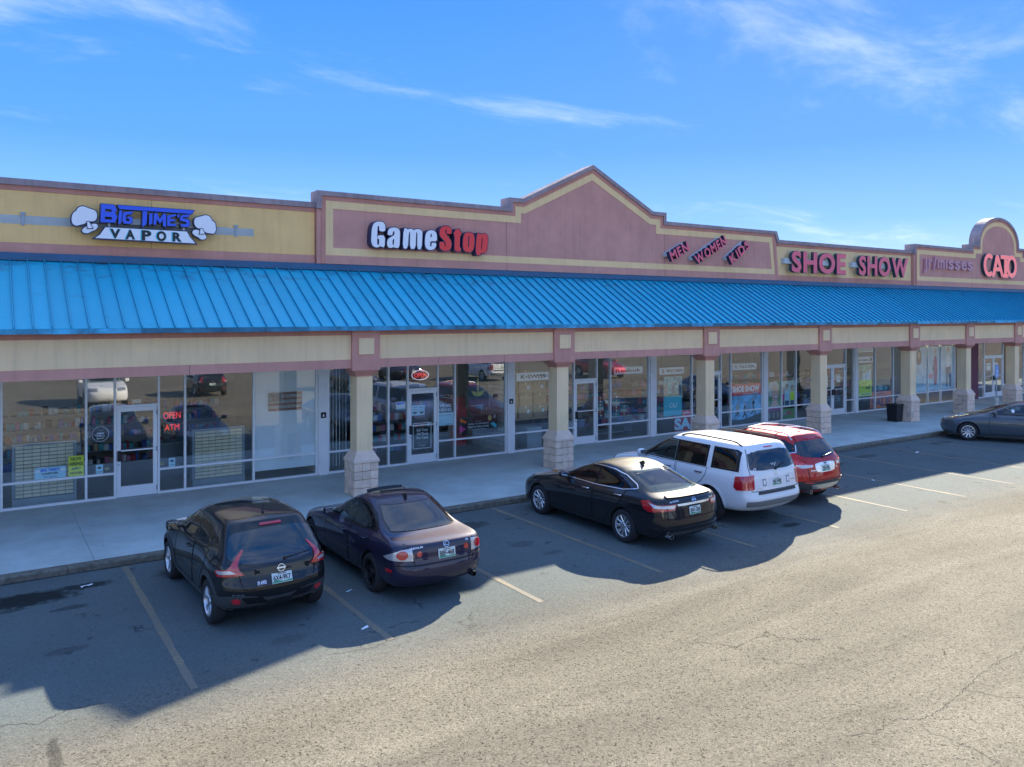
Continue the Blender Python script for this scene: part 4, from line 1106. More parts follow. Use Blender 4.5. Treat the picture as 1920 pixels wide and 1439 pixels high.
sub(MB().cbox(3.9, 6.6, 23.0, 23.6, .131, 1.05, .01), 'cabinet', WOODG, q); sub(MB().cbox(3.86, 6.64, 22.95, 23.65, 1.051, 1.09, .006), 'worktop', STEELG, q)
q = thing('floor_mat', 'flat grey mat on the shop floor inside the vapour shop window', 'mat', (2.4, 21.6, .13)); sub(MB().cbox(2.05, 2.62, 21.4, 22.1, .13, .142, .004), 'mat_sheet', WOODG, q)

# game shop: blinds, posters
def blind(label, x0, x1, y=21.30):
    t = thing('vertical_blind', label, 'blind', ((x0 + x1) / 2, y, .25), 0, 'drawn vertical blinds in the game shop windows')
    sub(MB().box(x0, x1, y - .03, y + .03, 3.22, 3.29), 'head_rail', WHITE, t)
    n = int((x1 - x0) / .085)
    for i in range(n):
        x = x0 + (i + .5) * (x1 - x0) / n; a = R(58 + random.uniform(-8, 8)); c, s_ = math.cos(a) * .045, math.sin(a) * .045
        q = MB(); v = []
        for z in (.30, 3.22): v += [(x - c, y - s_, z), (x + .004, y, z), (x + c, y + s_, z), (x + c + .003, y + s_ + .002, z), (x + .007, y + .002, z), (x - c + .003, y - s_ + .002, z)]
        q.add(v, [(0, 1, 7, 6), (1, 2, 8, 7), (2, 3, 9, 8), (3, 4, 10, 9), (4, 5, 11, 10), (5, 0, 6, 11)])
        sub(q, 'slat', BLINDM, t)
blind('stack of ivory blind slats at the left end of the game shop window', 8.05, 8.62)
blind('stack of ivory blind slats at the right end of the game shop window', 13.02, 13.50)
t = thing('slat_wall', 'grey slat wall panel inside the right end of the game shop', 'display panel', (13.8, 22.2, .3))
sub(MB().box(13.90, 13.93, 21.33, 23.6, .32, 3.1), 'back_panel', STEELG, t)
for i in range(18): sub(MB().box(13.868, 13.899, 21.34, 23.6, .34 + i * .15, .34 + i * .15 + .125), 'slat', BLINDM, t)
t = poster('game_poster', 'tall dark green poster with yellow glow in the game shop window', 12.42, 13.27, 1.66, 2.90, DKTEAL)
txt(t, 'ELDEN RING', 12.52, 2.68, .66, .07, GOLDP, .0)
shape(t, 'glow_print', chaikin([(12.60, 2.20), (12.72, 2.02), (12.86, 1.99), (13.02, 2.04), (13.12, 2.20), (12.95, 2.14), (12.80, 2.13)], 2), GLOWP)
shape(t, 'glow_print', chaikin([(12.82, 2.14), (12.90, 2.14), (12.89, 2.55), (12.85, 2.62), (12.83, 2.5)], 1), GOLDP, .0035)
txt(t, 'PREORDER NOW', 12.62, 1.70, .44, .03, WHITE, .01)
t = poster('trade_in_poster', 'wide black trade-in poster with coloured phones in the game shop window', 12.19, 13.58, .83, 1.40, INKBLK)
txt(t, 'We Buy Your Electronics &', 12.50, 1.12, .76, .055, WHITE, .02); txt(t, 'Games For Cash or Credit', 12.50, 1.035, .76, .055, WHITE, .02); txt(t, 'See a store associate for details', 12.58, .97, .56, .025, WHITE, .0)
txt(t, 'GameStop', 12.76, 1.21, .24, .035, GREYP, .03)
shape(t, 'phone_print', [(12.22, 1.36), (12.46, 1.25), (12.42, 1.18), (12.22, 1.25)], ORNP); shape(t, 'phone_print', [(12.20, 1.14), (12.44, 1.02), (12.20, .87)], PINKP); shape(t, 'phone_print', [(13.33, 1.11), (13.42, 1.17), (13.56, 1.07), (13.54, .99), (13.48, .99)], TEALP)
shape(t, 'console_print', ellipse(13.30, 1.30, .07, .09, n=16), GOLDP); shape(t, 'console_print', ellipse(13.48, 1.34, .06, .07, n=16), GREYP)
t = poster('hiring_notice', 'narrow WE ARE HIRING notice right of the game shop door', 11.45, 11.99, 1.18, 1.88, PALEBLUE, 'notice')
shape(t, 'heading_panel', rect(11.452, 11.988, 1.57, 1.878), DKPLASTIC); txt(t, 'WE ARE', 11.50, 1.74, .42, .095, WHITE, .01, 0, .005); txt(t, 'HIRING', 11.50, 1.61, .42, .095, WHITE, .01, 0, .005)
txt(t, 'Are you game?', 11.49, 1.47, .42, .05, DENIM, .02, .15); txt(t, 'GameStop', 11.72, 1.20, .22, .035, INKBLK, .02)
t = poster('phone_poster', 'black Sell Your Old Phone For Cash poster on the game shop door', 10.605, 11.245, .54, 1.34, INKBLK)
shape(t, 'border_print', [rect(10.62, 11.23, .555, 1.325), rect(10.64, 11.21, .575, 1.305)], WHITE)
for i, l_ in enumerate(('Sell Your', 'Old Phone', 'For Cash')): txt(t, l_, 10.74, 1.07 - i * .115, .38, .085, WHITE, .02)
for i in range(4): txt(t, 'see associate for details', 10.76, .77 - i * .03, .32, .018, GREYP, 0)
txt(t, 'GameStop', 10.82, .63, .22, .03, WHITE, .02)
for i, (a, m_) in enumerate(((10.66, PINKP), (10.86, REDP), (11.06, PALEBLUE))): shape(t, 'phone_print', [(a, 1.28), (a + .10, 1.305), (a + .15, 1.24), (a + .06, 1.20)], m_)
t = poster('mask_notice', 'pale blue two-panel face mask notice on the game shop door', 10.58, 11.005, 1.55, 1.85, PALEBLUE, 'notice')
for a in (10.61, 10.83):
    txt(t, 'FACE', a, 1.77, .14, .045, INKBLK, .02); txt(t, 'masks', a, 1.72, .14, .03, INKBLK, .0); shape(t, 'mask_print', [(a, 1.66), (a + .15, 1.66), (a + .15, 1.63), (a + .12, 1.63), (a + .12, 1.60), (a + .03, 1.60), (a + .03, 1.63), (a, 1.63)], INKBLK)
t = thing('lettering_sticker', 'small grey vinyl lettering across the game shop door glass', 'sticker', (10.9, YG, 1.44)); txt(t, 'PRESTIGE', 10.76, 1.42, .30, .09, GREYP, .0)
t = poster('price_sheet', 'small blue and white sheet on the pane left of the game shop door', 10.07, 10.355, 1.76, 1.99, WHITE, 'notice'); shape(t, 'heading_print', rect(10.09, 10.335, 1.91, 1.97), SIGNBLUE); shape(t, 'heading_print', rect(10.09, 10.335, 1.765, 1.79), TEALP)
t = poster('red_banner', 'tall crimson banner standing behind the trade-in poster', 12.09, 12.60, .48, 2.0, INTRED, 'banner', 21.45); shape(t, 'band_print', rect(12.1, 12.3, 1.6, 1.75), PINKP)
t = poster('game_poster', 'green poster behind the first brick-footed pillar in the game shop window', 8.66, 9.20, 1.55, 2.15, GREENP); txt(t, 'GAMES', 8.7, 1.60, .4, .06, WHITE, .02); shape(t, 'figure_print', chaikin([(8.75, 1.75), (8.9, 2.05), (9.05, 1.9), (9.1, 1.72)], 2), GLOWP)
t = poster('sale_poster', 'pale poster with red corner tag at the top left of the game shop', 8.62, 9.15, 2.25, 3.0, mat('mint_print', (0.45, 0.58, 0.50), .6, var=.2, vscale=3)); shape(t, 'tag_print', rect(8.62, 8.85, 2.80, 2.98), SIGNPINK)
t = thing('paper_lantern', 'pink and blue paper balloon shapes low in the game shop window', 'decoration', (9.3, 21.4, .82))
for (cx, cz, r_, m_) in ((9.18, 1.22, .13, PALEBLUE), (9.26, .95, .13, PINKP)):
    sub(MB().lathe([(.001, -r_)] + [(r_ * math.sin(R(a)), -r_ * math.cos(R(a))) for a in range(15, 180, 15)] + [(.001, r_)], 16, 'Z', (cx, 21.4, cz)), 'balloon', m_, t)
def stock(t, x0, x1, y0, y1, hts, sizes, mats_, seed):
    """the goods on a deep rack: too small to tell apart singly"""
    rnd = random.Random(seed); q = MB()
    for hz in hts:
        x = x0
        while x < x1 - .1:
            w, h = rnd.uniform(*sizes[0]), rnd.uniform(*sizes[1])
            if rnd.random() < .88: q.box(x, min(x + w, x1), y0 + rnd.uniform(0, .04), y1, hz + .026, hz + .026 + h, rnd.randrange(len(mats_)))
            x += w + .012
    o = sub(q, 'stock', mats_, t); o['kind'] = 'stuff'
STOCKM = [mat('stock_%s' % n_, c_, .6) for n_, c_ in (('white', (.80, .80, .78)), ('black', (.03, .03, .035)), ('red', (.55, .05, .05)), ('blue', (.08, .16, .50)), ('tan', (.55, .40, .25)), ('teal', (.08, .42, .46)), ('pink', (.72, .24, .38)))]
def rackshelf(label, x0, x1, y0, y1, hts, matl, items, group=None):
    t = thing('shop_shelf', label, 'shelf', ((x0 + x1) / 2, (y0 + y1) / 2, .13), 0, group)
    q = MB()
    for xx in (x0, x1 - .03): q.box(xx, xx + .03, y0, y1, .131, hts[-1] + .05)
    sub(q, 'upright', matl, t)
    for hz in hts: sub(MB().box(x0 + .031, x1 - .031, y0, y1, hz, hz + .025), 'shelf_board', matl, t)
    return t
t = rackshelf('dark game rack standing behind the game shop entrance', 9.2, 12.0, 22.5, 22.8, (.3, .62, .94, 1.26, 1.58), BLACK, 0)
stock(t, 9.25, 11.95, 22.5, 22.75, (.3, .62, .94, 1.26, 1.58), ((.10, .15), (.17, .21)), STOCKM, 1)
t = rackshelf('bottle shelves along the back of the vapour shop', .2, 5.8, 24.0, 24.3, (.5, .85, 1.2, 1.55, 1.9), WOODG, 0)
stock(t, .25, 5.75, 24.0, 24.25, (.5, .85, 1.2, 1.55, 1.9), ((.05, .12), (.10, .22)), STOCKM, 2)
def boxes(kind, label_fn, specs, m, cat, group):
    for i, (x, y, z, w, d, h, lab) in enumerate(specs):
        t = thing(kind, lab, cat, (x, y, z), R(random.uniform(-4, 4)), group)
        MB().cbox(-w / 2, w / 2, -d / 2, d / 2, .001, h, .004).build('carton_body', m if not isinstance(m, list) else m[i % len(m)], t)
        MB().box(-.03, .03, -d / 2 - .002, d / 2, h - .08, h + .001).build('packing_tape', SHELFM, t)
        if i % 2 == 0: MB().box(w * .1, w * .28, -d / 2 - .003, -d / 2 - .001, h * .4, h * .7).build('address_label', WHITE, t)
k = 0
pos_names = {0: 'left', 1: 'middle', 2: 'right'}
lev = ('bottom', 'second', 'third', 'top')
sp = []
for c in range(3):
    for r_ in range(4):
        if r_ == 3 and c == 2: continue
        w = random.uniform(.50, .56); h = random.uniform(.34, .40)
        sp.append((14.65 + c * .60, 22.25 + random.uniform(-.04, .04), 1.06 + r_ * .405, w, .45, .40, 'brown cardboard box in the %s stack on the desk, %s of its stack' % (pos_names[c], lev[r_] if not (c == 2 and r_ == 2) else 'top')))
boxes('cardboard_box', None, sp, CARD, 'box', 'cardboard boxes stacked in the shoe shop stockroom window')
t = thing('desk', 'wooden desk carrying the cardboard boxes behind the first shoe shop window', 'desk', (15.2, 22.3, .13))
sub(MB().cbox(14.3, 16.4, 21.95, 22.65, 1.01, 1.055, .005), 'desk_top', CARD, t)
for x in (14.34, 16.32): sub(MB().box(x, x + .05, 22.0, 22.6, .131, 1.009), 'leg', WOODG, t)
t = thing('filing_cabinet', 'grey green filing cabinet under the desk in the first shoe shop window', 'cabinet', (15.3, 21.75, .13))
sub(MB().cbox(14.95, 15.55, 21.5, 21.93, .131, .80, .006), 'cabinet_body', STEELG, t)
for i in range(3): sub(MB().cbox(14.98, 15.52, 21.485, 21.499, .16 + i * .21, .35 + i * .21, .003), 'drawer', STEELG, t)
# shoe boxes on a low shelf
t = rackshelf('low grey shelf with shoe boxes behind the second shoe shop window', 18.3, 20.0, 22.0, 22.4, (.25, .80), STEELG, 0)
sp = []; BOXM = [mat('navy_box', (0.05, 0.09, 0.20), .6), mat('red_box', (0.40, 0.05, 0.06), .6), mat('white_box', (0.6, 0.6, 0.58), .6), mat('teal_box', (0.08, 0.30, 0.34), .6)]
cols_ = ('navy', 'red', 'white', 'teal'); place_ = ('first', 'second', 'third', 'fourth'); lvl = ('bottom', 'second', 'third', 'fourth', 'fifth', 'sixth')
i = 0
for c in range(4):
    for r_ in range((6, 5, 6, 3)[c]):
        sp.append((18.55 + c * .38, 22.2, .826 + r_ * .126, .33, .30, .124, '%s shoe box, %s from below in the %s column on the shelf' % (cols_[i % 4], lvl[r_], place_[c]))); i += 1
boxes('shoe_box', None, sp, BOXM, 'shoe box', 'shoe boxes stacked on the low shelf')
t = rackshelf('long dark shoe rack deep inside the shoe shop', 17.0, 26.5, 23.6, 24.0, (.25, .6, .95, 1.3, 1.65), BLACK, 0)
stock(t, 17.05, 26.4, 23.6, 23.95, (.25, .6, .95, 1.3, 1.65), ((.16, .34), (.11, .26)), STOCKM, 3)
t = rackshelf('dark shoe rack deep inside the right half of the shoe shop', 27.0, 36.3, 23.6, 24.0, (.25, .6, .95, 1.3, 1.65), BLACK, 0)
stock(t, 27.05, 36.2, 23.6, 23.95, (.25, .6, .95, 1.3, 1.65), ((.16, .34), (.11, .26)), STOCKM, 4)

def brand(label, s_, x0, x1, z0, z1, y=YG + .02, bold=.03, fx=(.06, .94)):
    t = thing('brand_sign', label, 'sign', ((x0 + x1) / 2, y, z0), 0, 'white signs hanging in the shoe shop windows')
    sub(MB().cbox(x0, x1, y, y + .03, z0, z1, .004), 'sign_board', SIGNWHITE, t)
    w = x1 - x0
    txt(t, s_, x0 + w * fx[0], z0 + (z1 - z0) * .27, w * (fx[1] - fx[0]), (z1 - z0) * .46, INKBLK, bold)
    for x in (x0 + .1, x1 - .1): sub(MB().tube([(x, y + .015, z1), (x, y + .015, 3.25)], .004, 5), 'wire', BLACK, t)
    return t
t = brand('white hanging sign with a small shield, before the cardboard boxes', 'K\u2022SWISS', 14.33, 15.95, 2.39, 2.66, fx=(.10, .72))
shape(t, 'shield_print', [(15.62, 2.60), (15.78, 2.60), (15.77, 2.48), (15.70, 2.43), (15.63, 2.48)], INKBLK)
brand('white hanging sign above the shelf of shoe boxes', 'Reebok', 18.46, 19.81, 2.43, 2.69, bold=.022)
t = brand('white hanging sign with a round S badge, above the teal poster', 'SKECHERS', 20.65, 21.90, 2.335, 2.59, fx=(.27, .95))
shape(t, 'badge_print', [ellipse(20.83, 2.463, .11, .075, n=20), ellipse(20.83, 2.463, .095, .06, n=20)], INKBLK); txt(t, 'S', 20.78, 2.42, .10, .085, INKBLK, .05)
brand('white hanging sign with spaced capitals above the red banner and runners', 'U.S. POLO ASSN.', 24.59, 26.01, 2.345, 2.60)
t = brand('white lower-case hanging sign directly above the lime green poster', 'new balance', 32.86, 34.13, 2.345, 2.62, fx=(.04, .76)); shape(t, 'logo_print', [(33.86, 2.40), (33.92, 2.57), (34.0, 2.57), (34.08, 2.52), (34.03, 2.48), (34.06, 2.42), (34.0, 2.39)], INKBLK)
brand('upper white hanging sign half hidden by the beam above the lime poster', 'SHOE SHOW', 32.85, 34.15, 2.83, 3.02)
t = poster('sports_poster', 'teal poster with walking figures and a white ring logo in the shoe shop', 20.84, 21.78, .80, 2.255, TEALP)
shape(t, 'picture_print', rect(20.842, 21.778, 1.52, 2.253), mat('park_print', (0.42, 0.58, 0.50), .6, var=.6, vscale=7)); shape(t, 'picture_print', rect(20.842, 21.778, 1.52, 1.60), GREENP, .004)
for cx, m_ in ((21.32, GREYP), (21.66, DENIM), (20.95, SKIN)):
    shape(t, 'figure_print', [(cx - .07, 1.54), (cx - .08, 1.78), (cx - .06, 1.92), (cx + .06, 1.92), (cx + .08, 1.76), (cx + .05, 1.54)], m_, .005); shape(t, 'figure_print', ellipse(cx, 1.97, .045, .055, n=12), SKIN, .006)
shape(t, 'logo_print', [ellipse(21.24, 1.18, .10, .09, n=20), ellipse(21.24, 1.18, .075, .065, n=20)], WHITE); txt(t, 'U', 21.36, 1.09, .16, .17, WHITE, .0)
t = poster('sale_banner', 'clear window banner with big white SALE letters beside the third pillar', 21.38, 22.245, .20, .70, INTRED, 'banner', YG + .01); txt(t, 'SALE', 21.40, .24, 1.55, .44, PALEBLUE, .05); 
t2 = poster('sale_banner', 'small crimson EXTRA strip above the white SALE letters', 21.80, 22.24, .765, .95, REDP, 'banner'); txt(t2, 'EXTRA', 21.86, .82, .36, .08, WHITE, .03)
t = poster('shop_banner', 'red banner with bold white words above the picture of runners', 24.53, 26.26, 1.335, 1.785, REDP, 'banner'); txt(t, 'SHOE SHOW', 24.56, 1.47, 1.62, .24, WHITE, .045)
shape(t, 'stripe_print', rect(25.2, 25.7, 1.37, 1.39), WHITE); txt(t, '.com', 25.72, 1.36, .4, .07, PALEBLUE, .03)
t = poster('runner_poster', 'poster of three runners against a cloudy blue sky below the red banner', 24.53, 26.29, .20, 1.33, SKYP)
shape(t, 'hill_print', [(24.53, .201), (26.288, .201), (26.288, .58), (25.6, .44), (25.0, .36), (24.532, .42)], mat('hill_print', (0.08, 0.12, 0.13), .6, var=.3))
for cx, bz, sc in ((24.86, .50, .8), (25.28, .42, .9), (25.80, .52, 1.0)):
    P_ = lambda l: [(cx + a * .42 * sc, bz + b * .62 * sc) for a, b in l]
    shape(t, 'runner_print', P_([(-.08, .42), (.10, .42), (.30, .22), (.38, .0), (.30, -.02), (.18, .16), (.02, .26), (-.12, .10), (-.40, .02), (-.42, .08), (-.2, .22), (-.10, .34)]), HAIRB, .004)
    shape(t, 'runner_print', P_([(-.10, .42), (.10, .42), (.12, .78), (.24, .62), (.30, .66), (.14, .92), (-.08, .90), (-.24, .66), (-.16, .64), (-.10, .74)]), INKBLK if cx > 25 else GOLDP, .0045)
    shape(t, 'runner_print', [(cx + .02 + .05 * math.cos(a / 10 * 6.283) * sc, bz + .62 * sc * 1.03 + .055 * math.sin(a / 10 * 6.283) * sc) for a in range(10)], SKIN, .005)
t = poster('portrait_poster', 'poster of a smiling person with short silver hair in the shoe shop window', 26.67, 27.49, .765, 1.80, GREENP)
shape(t, 'neck_print', [(26.85, .768), (27.40, .768), (27.30, .95), (27.28, 1.1), (26.98, 1.1), (26.97, .92)], SKIN, .003)
shape(t, 'hair_print', chaikin([(26.70, 1.45), (26.72, 1.65), (26.90, 1.79), (27.25, 1.79), (27.40, 1.62), (27.38, 1.40), (27.0, 1.2), (26.80, 1.15)], 2), HAIRG, .004)
shape(t, 'face_print', chaikin([(26.92, 1.52), (27.02, 1.64), (27.24, 1.66), (27.36, 1.52), (27.40, 1.34), (27.36, 1.12), (27.24, .98), (27.08, .98), (26.96, 1.14)], 2), SKIN, .005)
shape(t, 'eye_print', rect(27.06, 27.13, 1.40, 1.42), HAIRB, .006); shape(t, 'eye_print', rect(27.25, 27.33, 1.42, 1.44), HAIRB, .006)
shape(t, 'mouth_print', chaikin([(27.07, 1.16), (27.32, 1.20), (27.28, 1.09), (27.15, 1.06)], 1), MAGP, .006); shape(t, 'teeth_print', chaikin([(27.09, 1.158), (27.31, 1.192), (27.26, 1.125), (27.15, 1.11)], 1), WHITE, .007)
t = poster('shoe_poster', 'small poster with pale shoes below the portrait poster', 26.67, 27.50, .20, .705, mat('dark_crowd_print', (0.10, 0.05, 0.05), .6, var=.4, vscale=8)); shape(t, 'band_print', rect(26.672, 27.498, .60, .703), MAGP)
for cx in (26.80, 27.06, 27.32): shape(t, 'shoe_print', ellipse(cx, .40, .075, .14, n=16), GREYP, .004)
t = poster('children_poster', 'poster of three smiling children in bright shirts in the shoe shop window', 27.56, 28.43, .765, 1.79, mat('pale_green_print', (0.55, 0.66, 0.58), .6, var=.15))
for cx, hz, m_, hm, w in ((27.66, 1.38, PINKP, GOLDP, .085), (27.92, 1.52, PALEBLUE, HAIRB, .15), (28.26, 1.47, LIMEP, HAIRB, .13)):
    shape(t, 'shirt_print', chaikin([(cx - w, .96), (cx - w * 1.05, 1.26), (cx - w * .5, hz - .14), (cx + w * .5, hz - .14), (cx + w * 1.05, 1.26), (cx + w, .96)], 1), m_, .004)
    shape(t, 'jeans_print', rect(cx - w * .85, cx + w * .85, .77, .958), DENIM, .004)
    shape(t, 'hair_print', ellipse(cx, hz + .02, .09, .115, n=16), hm, .005); shape(t, 'face_print', ellipse(cx, hz, .065, .09, n=16), SKIN, .006)
t = poster('sports_poster', 'small green lawn poster below the children poster', 27.56, 28.43, .20, .64, GREENP); shape(t, 'figure_print', chaikin([(27.8, .3), (27.95, .5), (28.1, .58), (28.2, .45), (28.3, .28), (28.1, .4), (27.95, .38)], 1), INTRED, .004); shape(t, 'figure_print', ellipse(27.75, .42, .1, .07, n=12), GREYP, .004)
t = poster('sports_poster', 'lime green poster with a row of standing people above black lettering', 33.02, 34.01, .83, 2.255, LIMEP)
shape(t, 'picture_print', rect(33.022, 34.008, 1.55, 2.253), mat('meadow_print', (0.50, 0.62, 0.40), .6, var=.3))
for cx, hz, m_ in ((33.16, 2.12, GREYP), (33.42, 1.98, PALEBLUE), (33.68, 2.08, PALEBLUE), (33.84, 2.14, WHITE)): shape(t, 'figure_print', [(cx - .07, 1.552), (cx - .09, hz - .18), (cx, hz - .10), (cx + .09, hz - .18), (cx + .07, 1.552)], m_, .004); shape(t, 'face_print', ellipse(cx, hz - .04, .05, .065, n=12), SKIN, .005)
txt(t, 'outdoors', 33.12, 1.36, .50, .08, ORNP, .02); txt(t, 'PUMA', 33.54, 1.14, .34, .10, INKBLK, .05); txt(t, 'RUN FASTER', 33.18, .88, .70, .07, INKBLK, .03)
shape(t, 'logo_print', [(33.78, 1.30), (33.90, 1.26), (33.86, 1.36)], INKBLK)
t = poster('sale_banner', 'bright orange SALE banner low in the window beside the black bin', 33.95, 35.62, .22, .97, ORNP, 'banner', YG + .03); txt(t, 'SALE', 34.02, .27, 1.5, .40, PURP, .06); txt(t, 'VARIETY', 34.42, .84, .6, .07, PURP, .03)
for i, (x, lab) in enumerate(((30.45, 'tall white notice on the left leaf of the double shoe shop door'), (31.35, 'small white notice on the right leaf of the double shoe shop door'))):
    t = poster('door_notice', lab, x, x + .26, 1.40 + .17 * i, 1.91, WHITE, 'notice', group='white paper notices on the double shoe shop door'); txt(t, 'OPEN', x + .04, 1.84, .18, .04, INKBLK, .02)
    for j in range(3): txt(t, 'hours mon sat', x + .04, 1.78 - j * .06, .18, .025, GREYP, 0)
t = thing('display_table', 'black display table behind the orange SALE banner', 'table', (35.0, 22.0, .13)); sub(MB().cbox(34.3, 36.5, 21.8, 22.4, .131, .9, .01), 'table_block', BLACK, t)
boxes('shoe_box', None, [(34.52 + i * .42, 22.0, .902, .36, .32, .20 + .06 * (i % 2), '%s shoe box on the table behind the orange banner' % ('leftmost', 'second', 'middle', 'fourth', 'rightmost')[i]) for i in range(5)], [TEALP, PALEBLUE], 'shoe box', 'blue shoe boxes on the table behind the orange banner')
# fashion shop window pictures
fas = mat('frosted_fashion_print', (0.58, 0.72, 0.80), .6, var=.22, vscale=2.5)
for x0, x1, lab, kind_ in ((37.30, 38.66, 'tall frosted fashion poster with a long-haired figure, left of three', 0), (38.74, 39.86, 'tall frosted fashion poster with a figure in a plum dress, middle of three', 1), (39.93, 41.19, 'tall frosted fashion poster with a figure in blue jeans, right of three', 2)):
    t = poster('fashion_poster', lab, x0, x1, .78, 2.95, fas, group='tall fashion posters in the fashion shop window')
    cx = (x0 + x1) / 2
    if kind_ == 0:
        shape(t, 'hair_print', chaikin([(cx - .25, 2.1), (cx - .2, 2.75), (cx, 2.9), (cx + .2, 2.7), (cx + .22, 2.1)], 2), mat('brown_hair_print', (0.25, 0.13, 0.09), .6, var=.3, vscale=9), .003); shape(t, 'face_print', ellipse(cx, 2.55, .12, .17, n=18), SKIN, .004)
        for j in range(3): txt(t, 'SALE', x0 + .08, 2.2 - j * .45, .3, .12, SIGNPINK, .02)
    elif kind_ == 1:
        shape(t, 'face_print', ellipse(cx + .15, 2.72, .10, .14, n=18), SKIN, .004); shape(t, 'dress_print', chaikin([(cx + .02, 1.1), (cx - .05, 1.9), (cx + .05, 2.5), (cx + .28, 2.5), (cx + .35, 1.8), (cx + .3, 1.0)], 2), MAGP, .003); shape(t, 'arm_print', chaikin([(cx - .15, 1.8), (cx - .05, 2.1), (cx + .08, 2.0), (cx + .05, 1.7)], 1), DENIM, .004); shape(t, 'tag_print', rect(x0 + .1, x0 + .45, 1.4, 1.6), SIGNPINK, .003)
    else:
        shape(t, 'face_print', ellipse(cx + .1, 2.72, .11, .15, n=18), SKIN, .005); shape(t, 'hair_print', ellipse(cx + .1, 2.76, .15, .17, n=18), GOLDP, .003); shape(t, 'shirt_print', chaikin([(cx - .1, 1.9), (cx - .12, 2.5), (cx + .32, 2.5), (cx + .32, 1.9)], 1), WHITE, .003); shape(t, 'jeans_print', [(cx - .12, .9), (cx - .14, 1.9), (cx + .36, 1.9), (cx + .4, .9), (cx + .2, .9), (cx + .12, 1.6), (cx + .05, .9)], DENIM, .004)
for i, (x, lab) in enumerate(((44.55, 'white notices on the left leaf of the fashion shop door'), (45.35, 'white notices on the right leaf of the fashion shop door'))):
    t = poster('door_notice', lab, x, x + .42, 1.55, 1.95, WHITE, 'notice', group='white notices on the fashion shop door'); txt(t, 'WELCOME', x + .05, 1.80, .3, .06, DENIM, .02)
t = thing('stock_cabinet', 'grey metal cabinet standing behind glass beside the plum wall', 'cabinet', (43.6, 22.0, .13)); sub(MB().cbox(43.55, 44.1, 21.6, 22.2, .131, 1.75, .01), 'cabinet_body', GREYP, t); sub(MB().cbox(43.57, 44.08, 21.585, 21.599, .2, 1.7, .004), 'cabinet_door', GREYP, t)

# ---------------------------------------------------------------- street furniture
t = thing('litter_bin', 'black plastic litter bin standing beside the fifth pillar', 'bin', (31.42, 18.55, .13))
q = MB(); frustum(q, 31.42, 18.55, .20, .235, .135, .80); sub(q, 'bin_body', BLACK, t)
q = MB().cbox(31.165, 31.675, 18.295, 18.805, .801, .85, .012); sub(q, 'bin_rim', BLACK, t)
t = thing('parking_sign', 'blue disabled parking sign on a steel post in a pale bollard', 'sign', (35.2, 16.35, .13))
sub(MB().lathe([(0, 0), (.085, 0), (.085, .90), (.06, .96), (0, .97)], 18, 'Z', (35.2, 16.35, .13)), 'bollard', mat('worn_bollard_paint', (0.52, 0.47, 0.38), .8, var=.35, vscale=9), t)
sub(MB().box(35.18, 35.22, 16.33, 16.37, 1.08, 2.45), 'post', STEELG, t)
pl = sub(MB().cbox(35.03, 35.37, 16.322, 16.329, 1.93, 2.43, .002), 'sign_plate', HCBLUE, t)
q = MB()
y = 16.3205
for lp in ([ellipse(35.19, 2.34, .025, .025, n=12)], [[(35.175, 2.31), (35.205, 2.31), (35.21, 2.22), (35.27, 2.21), (35.30, 2.12), (35.28, 2.11), (35.25, 2.18), (35.18, 2.19)]], [ellipse(35.19, 2.16, .075, .075, 120, 340, 14) + ellipse(35.19, 2.16, .058, .058, 340, 120, 14)]):
    solid(q, lp, y, y + .001)
word(q, 'RESERVED', (35.07, y + .001, 2.02), FU, FV, FNn, .26, .035, .001, .02); word(q, 'PARKING', (35.09, y + .001, 1.965), FU, FV, FNn, .22, .03, .001, .02)
sub(q, 'symbol', WHITE, t, pl)

def scrap(label, x, y, w, d, rz, m=WHITE, z=0.004):
    q = MB(); n = 5; v = []
    for i in range(n + 1):
        for j in range(3): v.append((-w / 2 + w * i / n, -d / 2 + d * j / 2, abs(random.gauss(0, .010)) + .003))
    f = [(i * 3 + j, i * 3 + j + 1, i * 3 + j + 4, i * 3 + j + 3) for i in range(n) for j in range(2)]
    q.add(v, f, smooth=True); o = q.build('paper_scrap', m); o.location = (x, y, z); o.rotation_euler = (0, 0, rz)
    tag(o, label, 'litter', 'scraps of litter on the parking lot')
scrap('crumpled white paper lying in the oil stain left of the black car', 1.46, 15.02, .20, .07, .4)
scrap('small white scrap lying on the worn line at the shadow edge', 4.62, 10.75, .12, .04, .2)
scrap('pale scrap beside the rear wheel of the purple sedan', 5.02, 12.35, .14, .03, .5, PALEBLUE)
scrap('white scrap on the shaded asphalt in front of the grey sedan', 25.6, 14.35, .24, .08, .3)
scrap('tiny white scrap near the worn line right of the red car', 20.3, 12.6, .10, .05, 1.0)

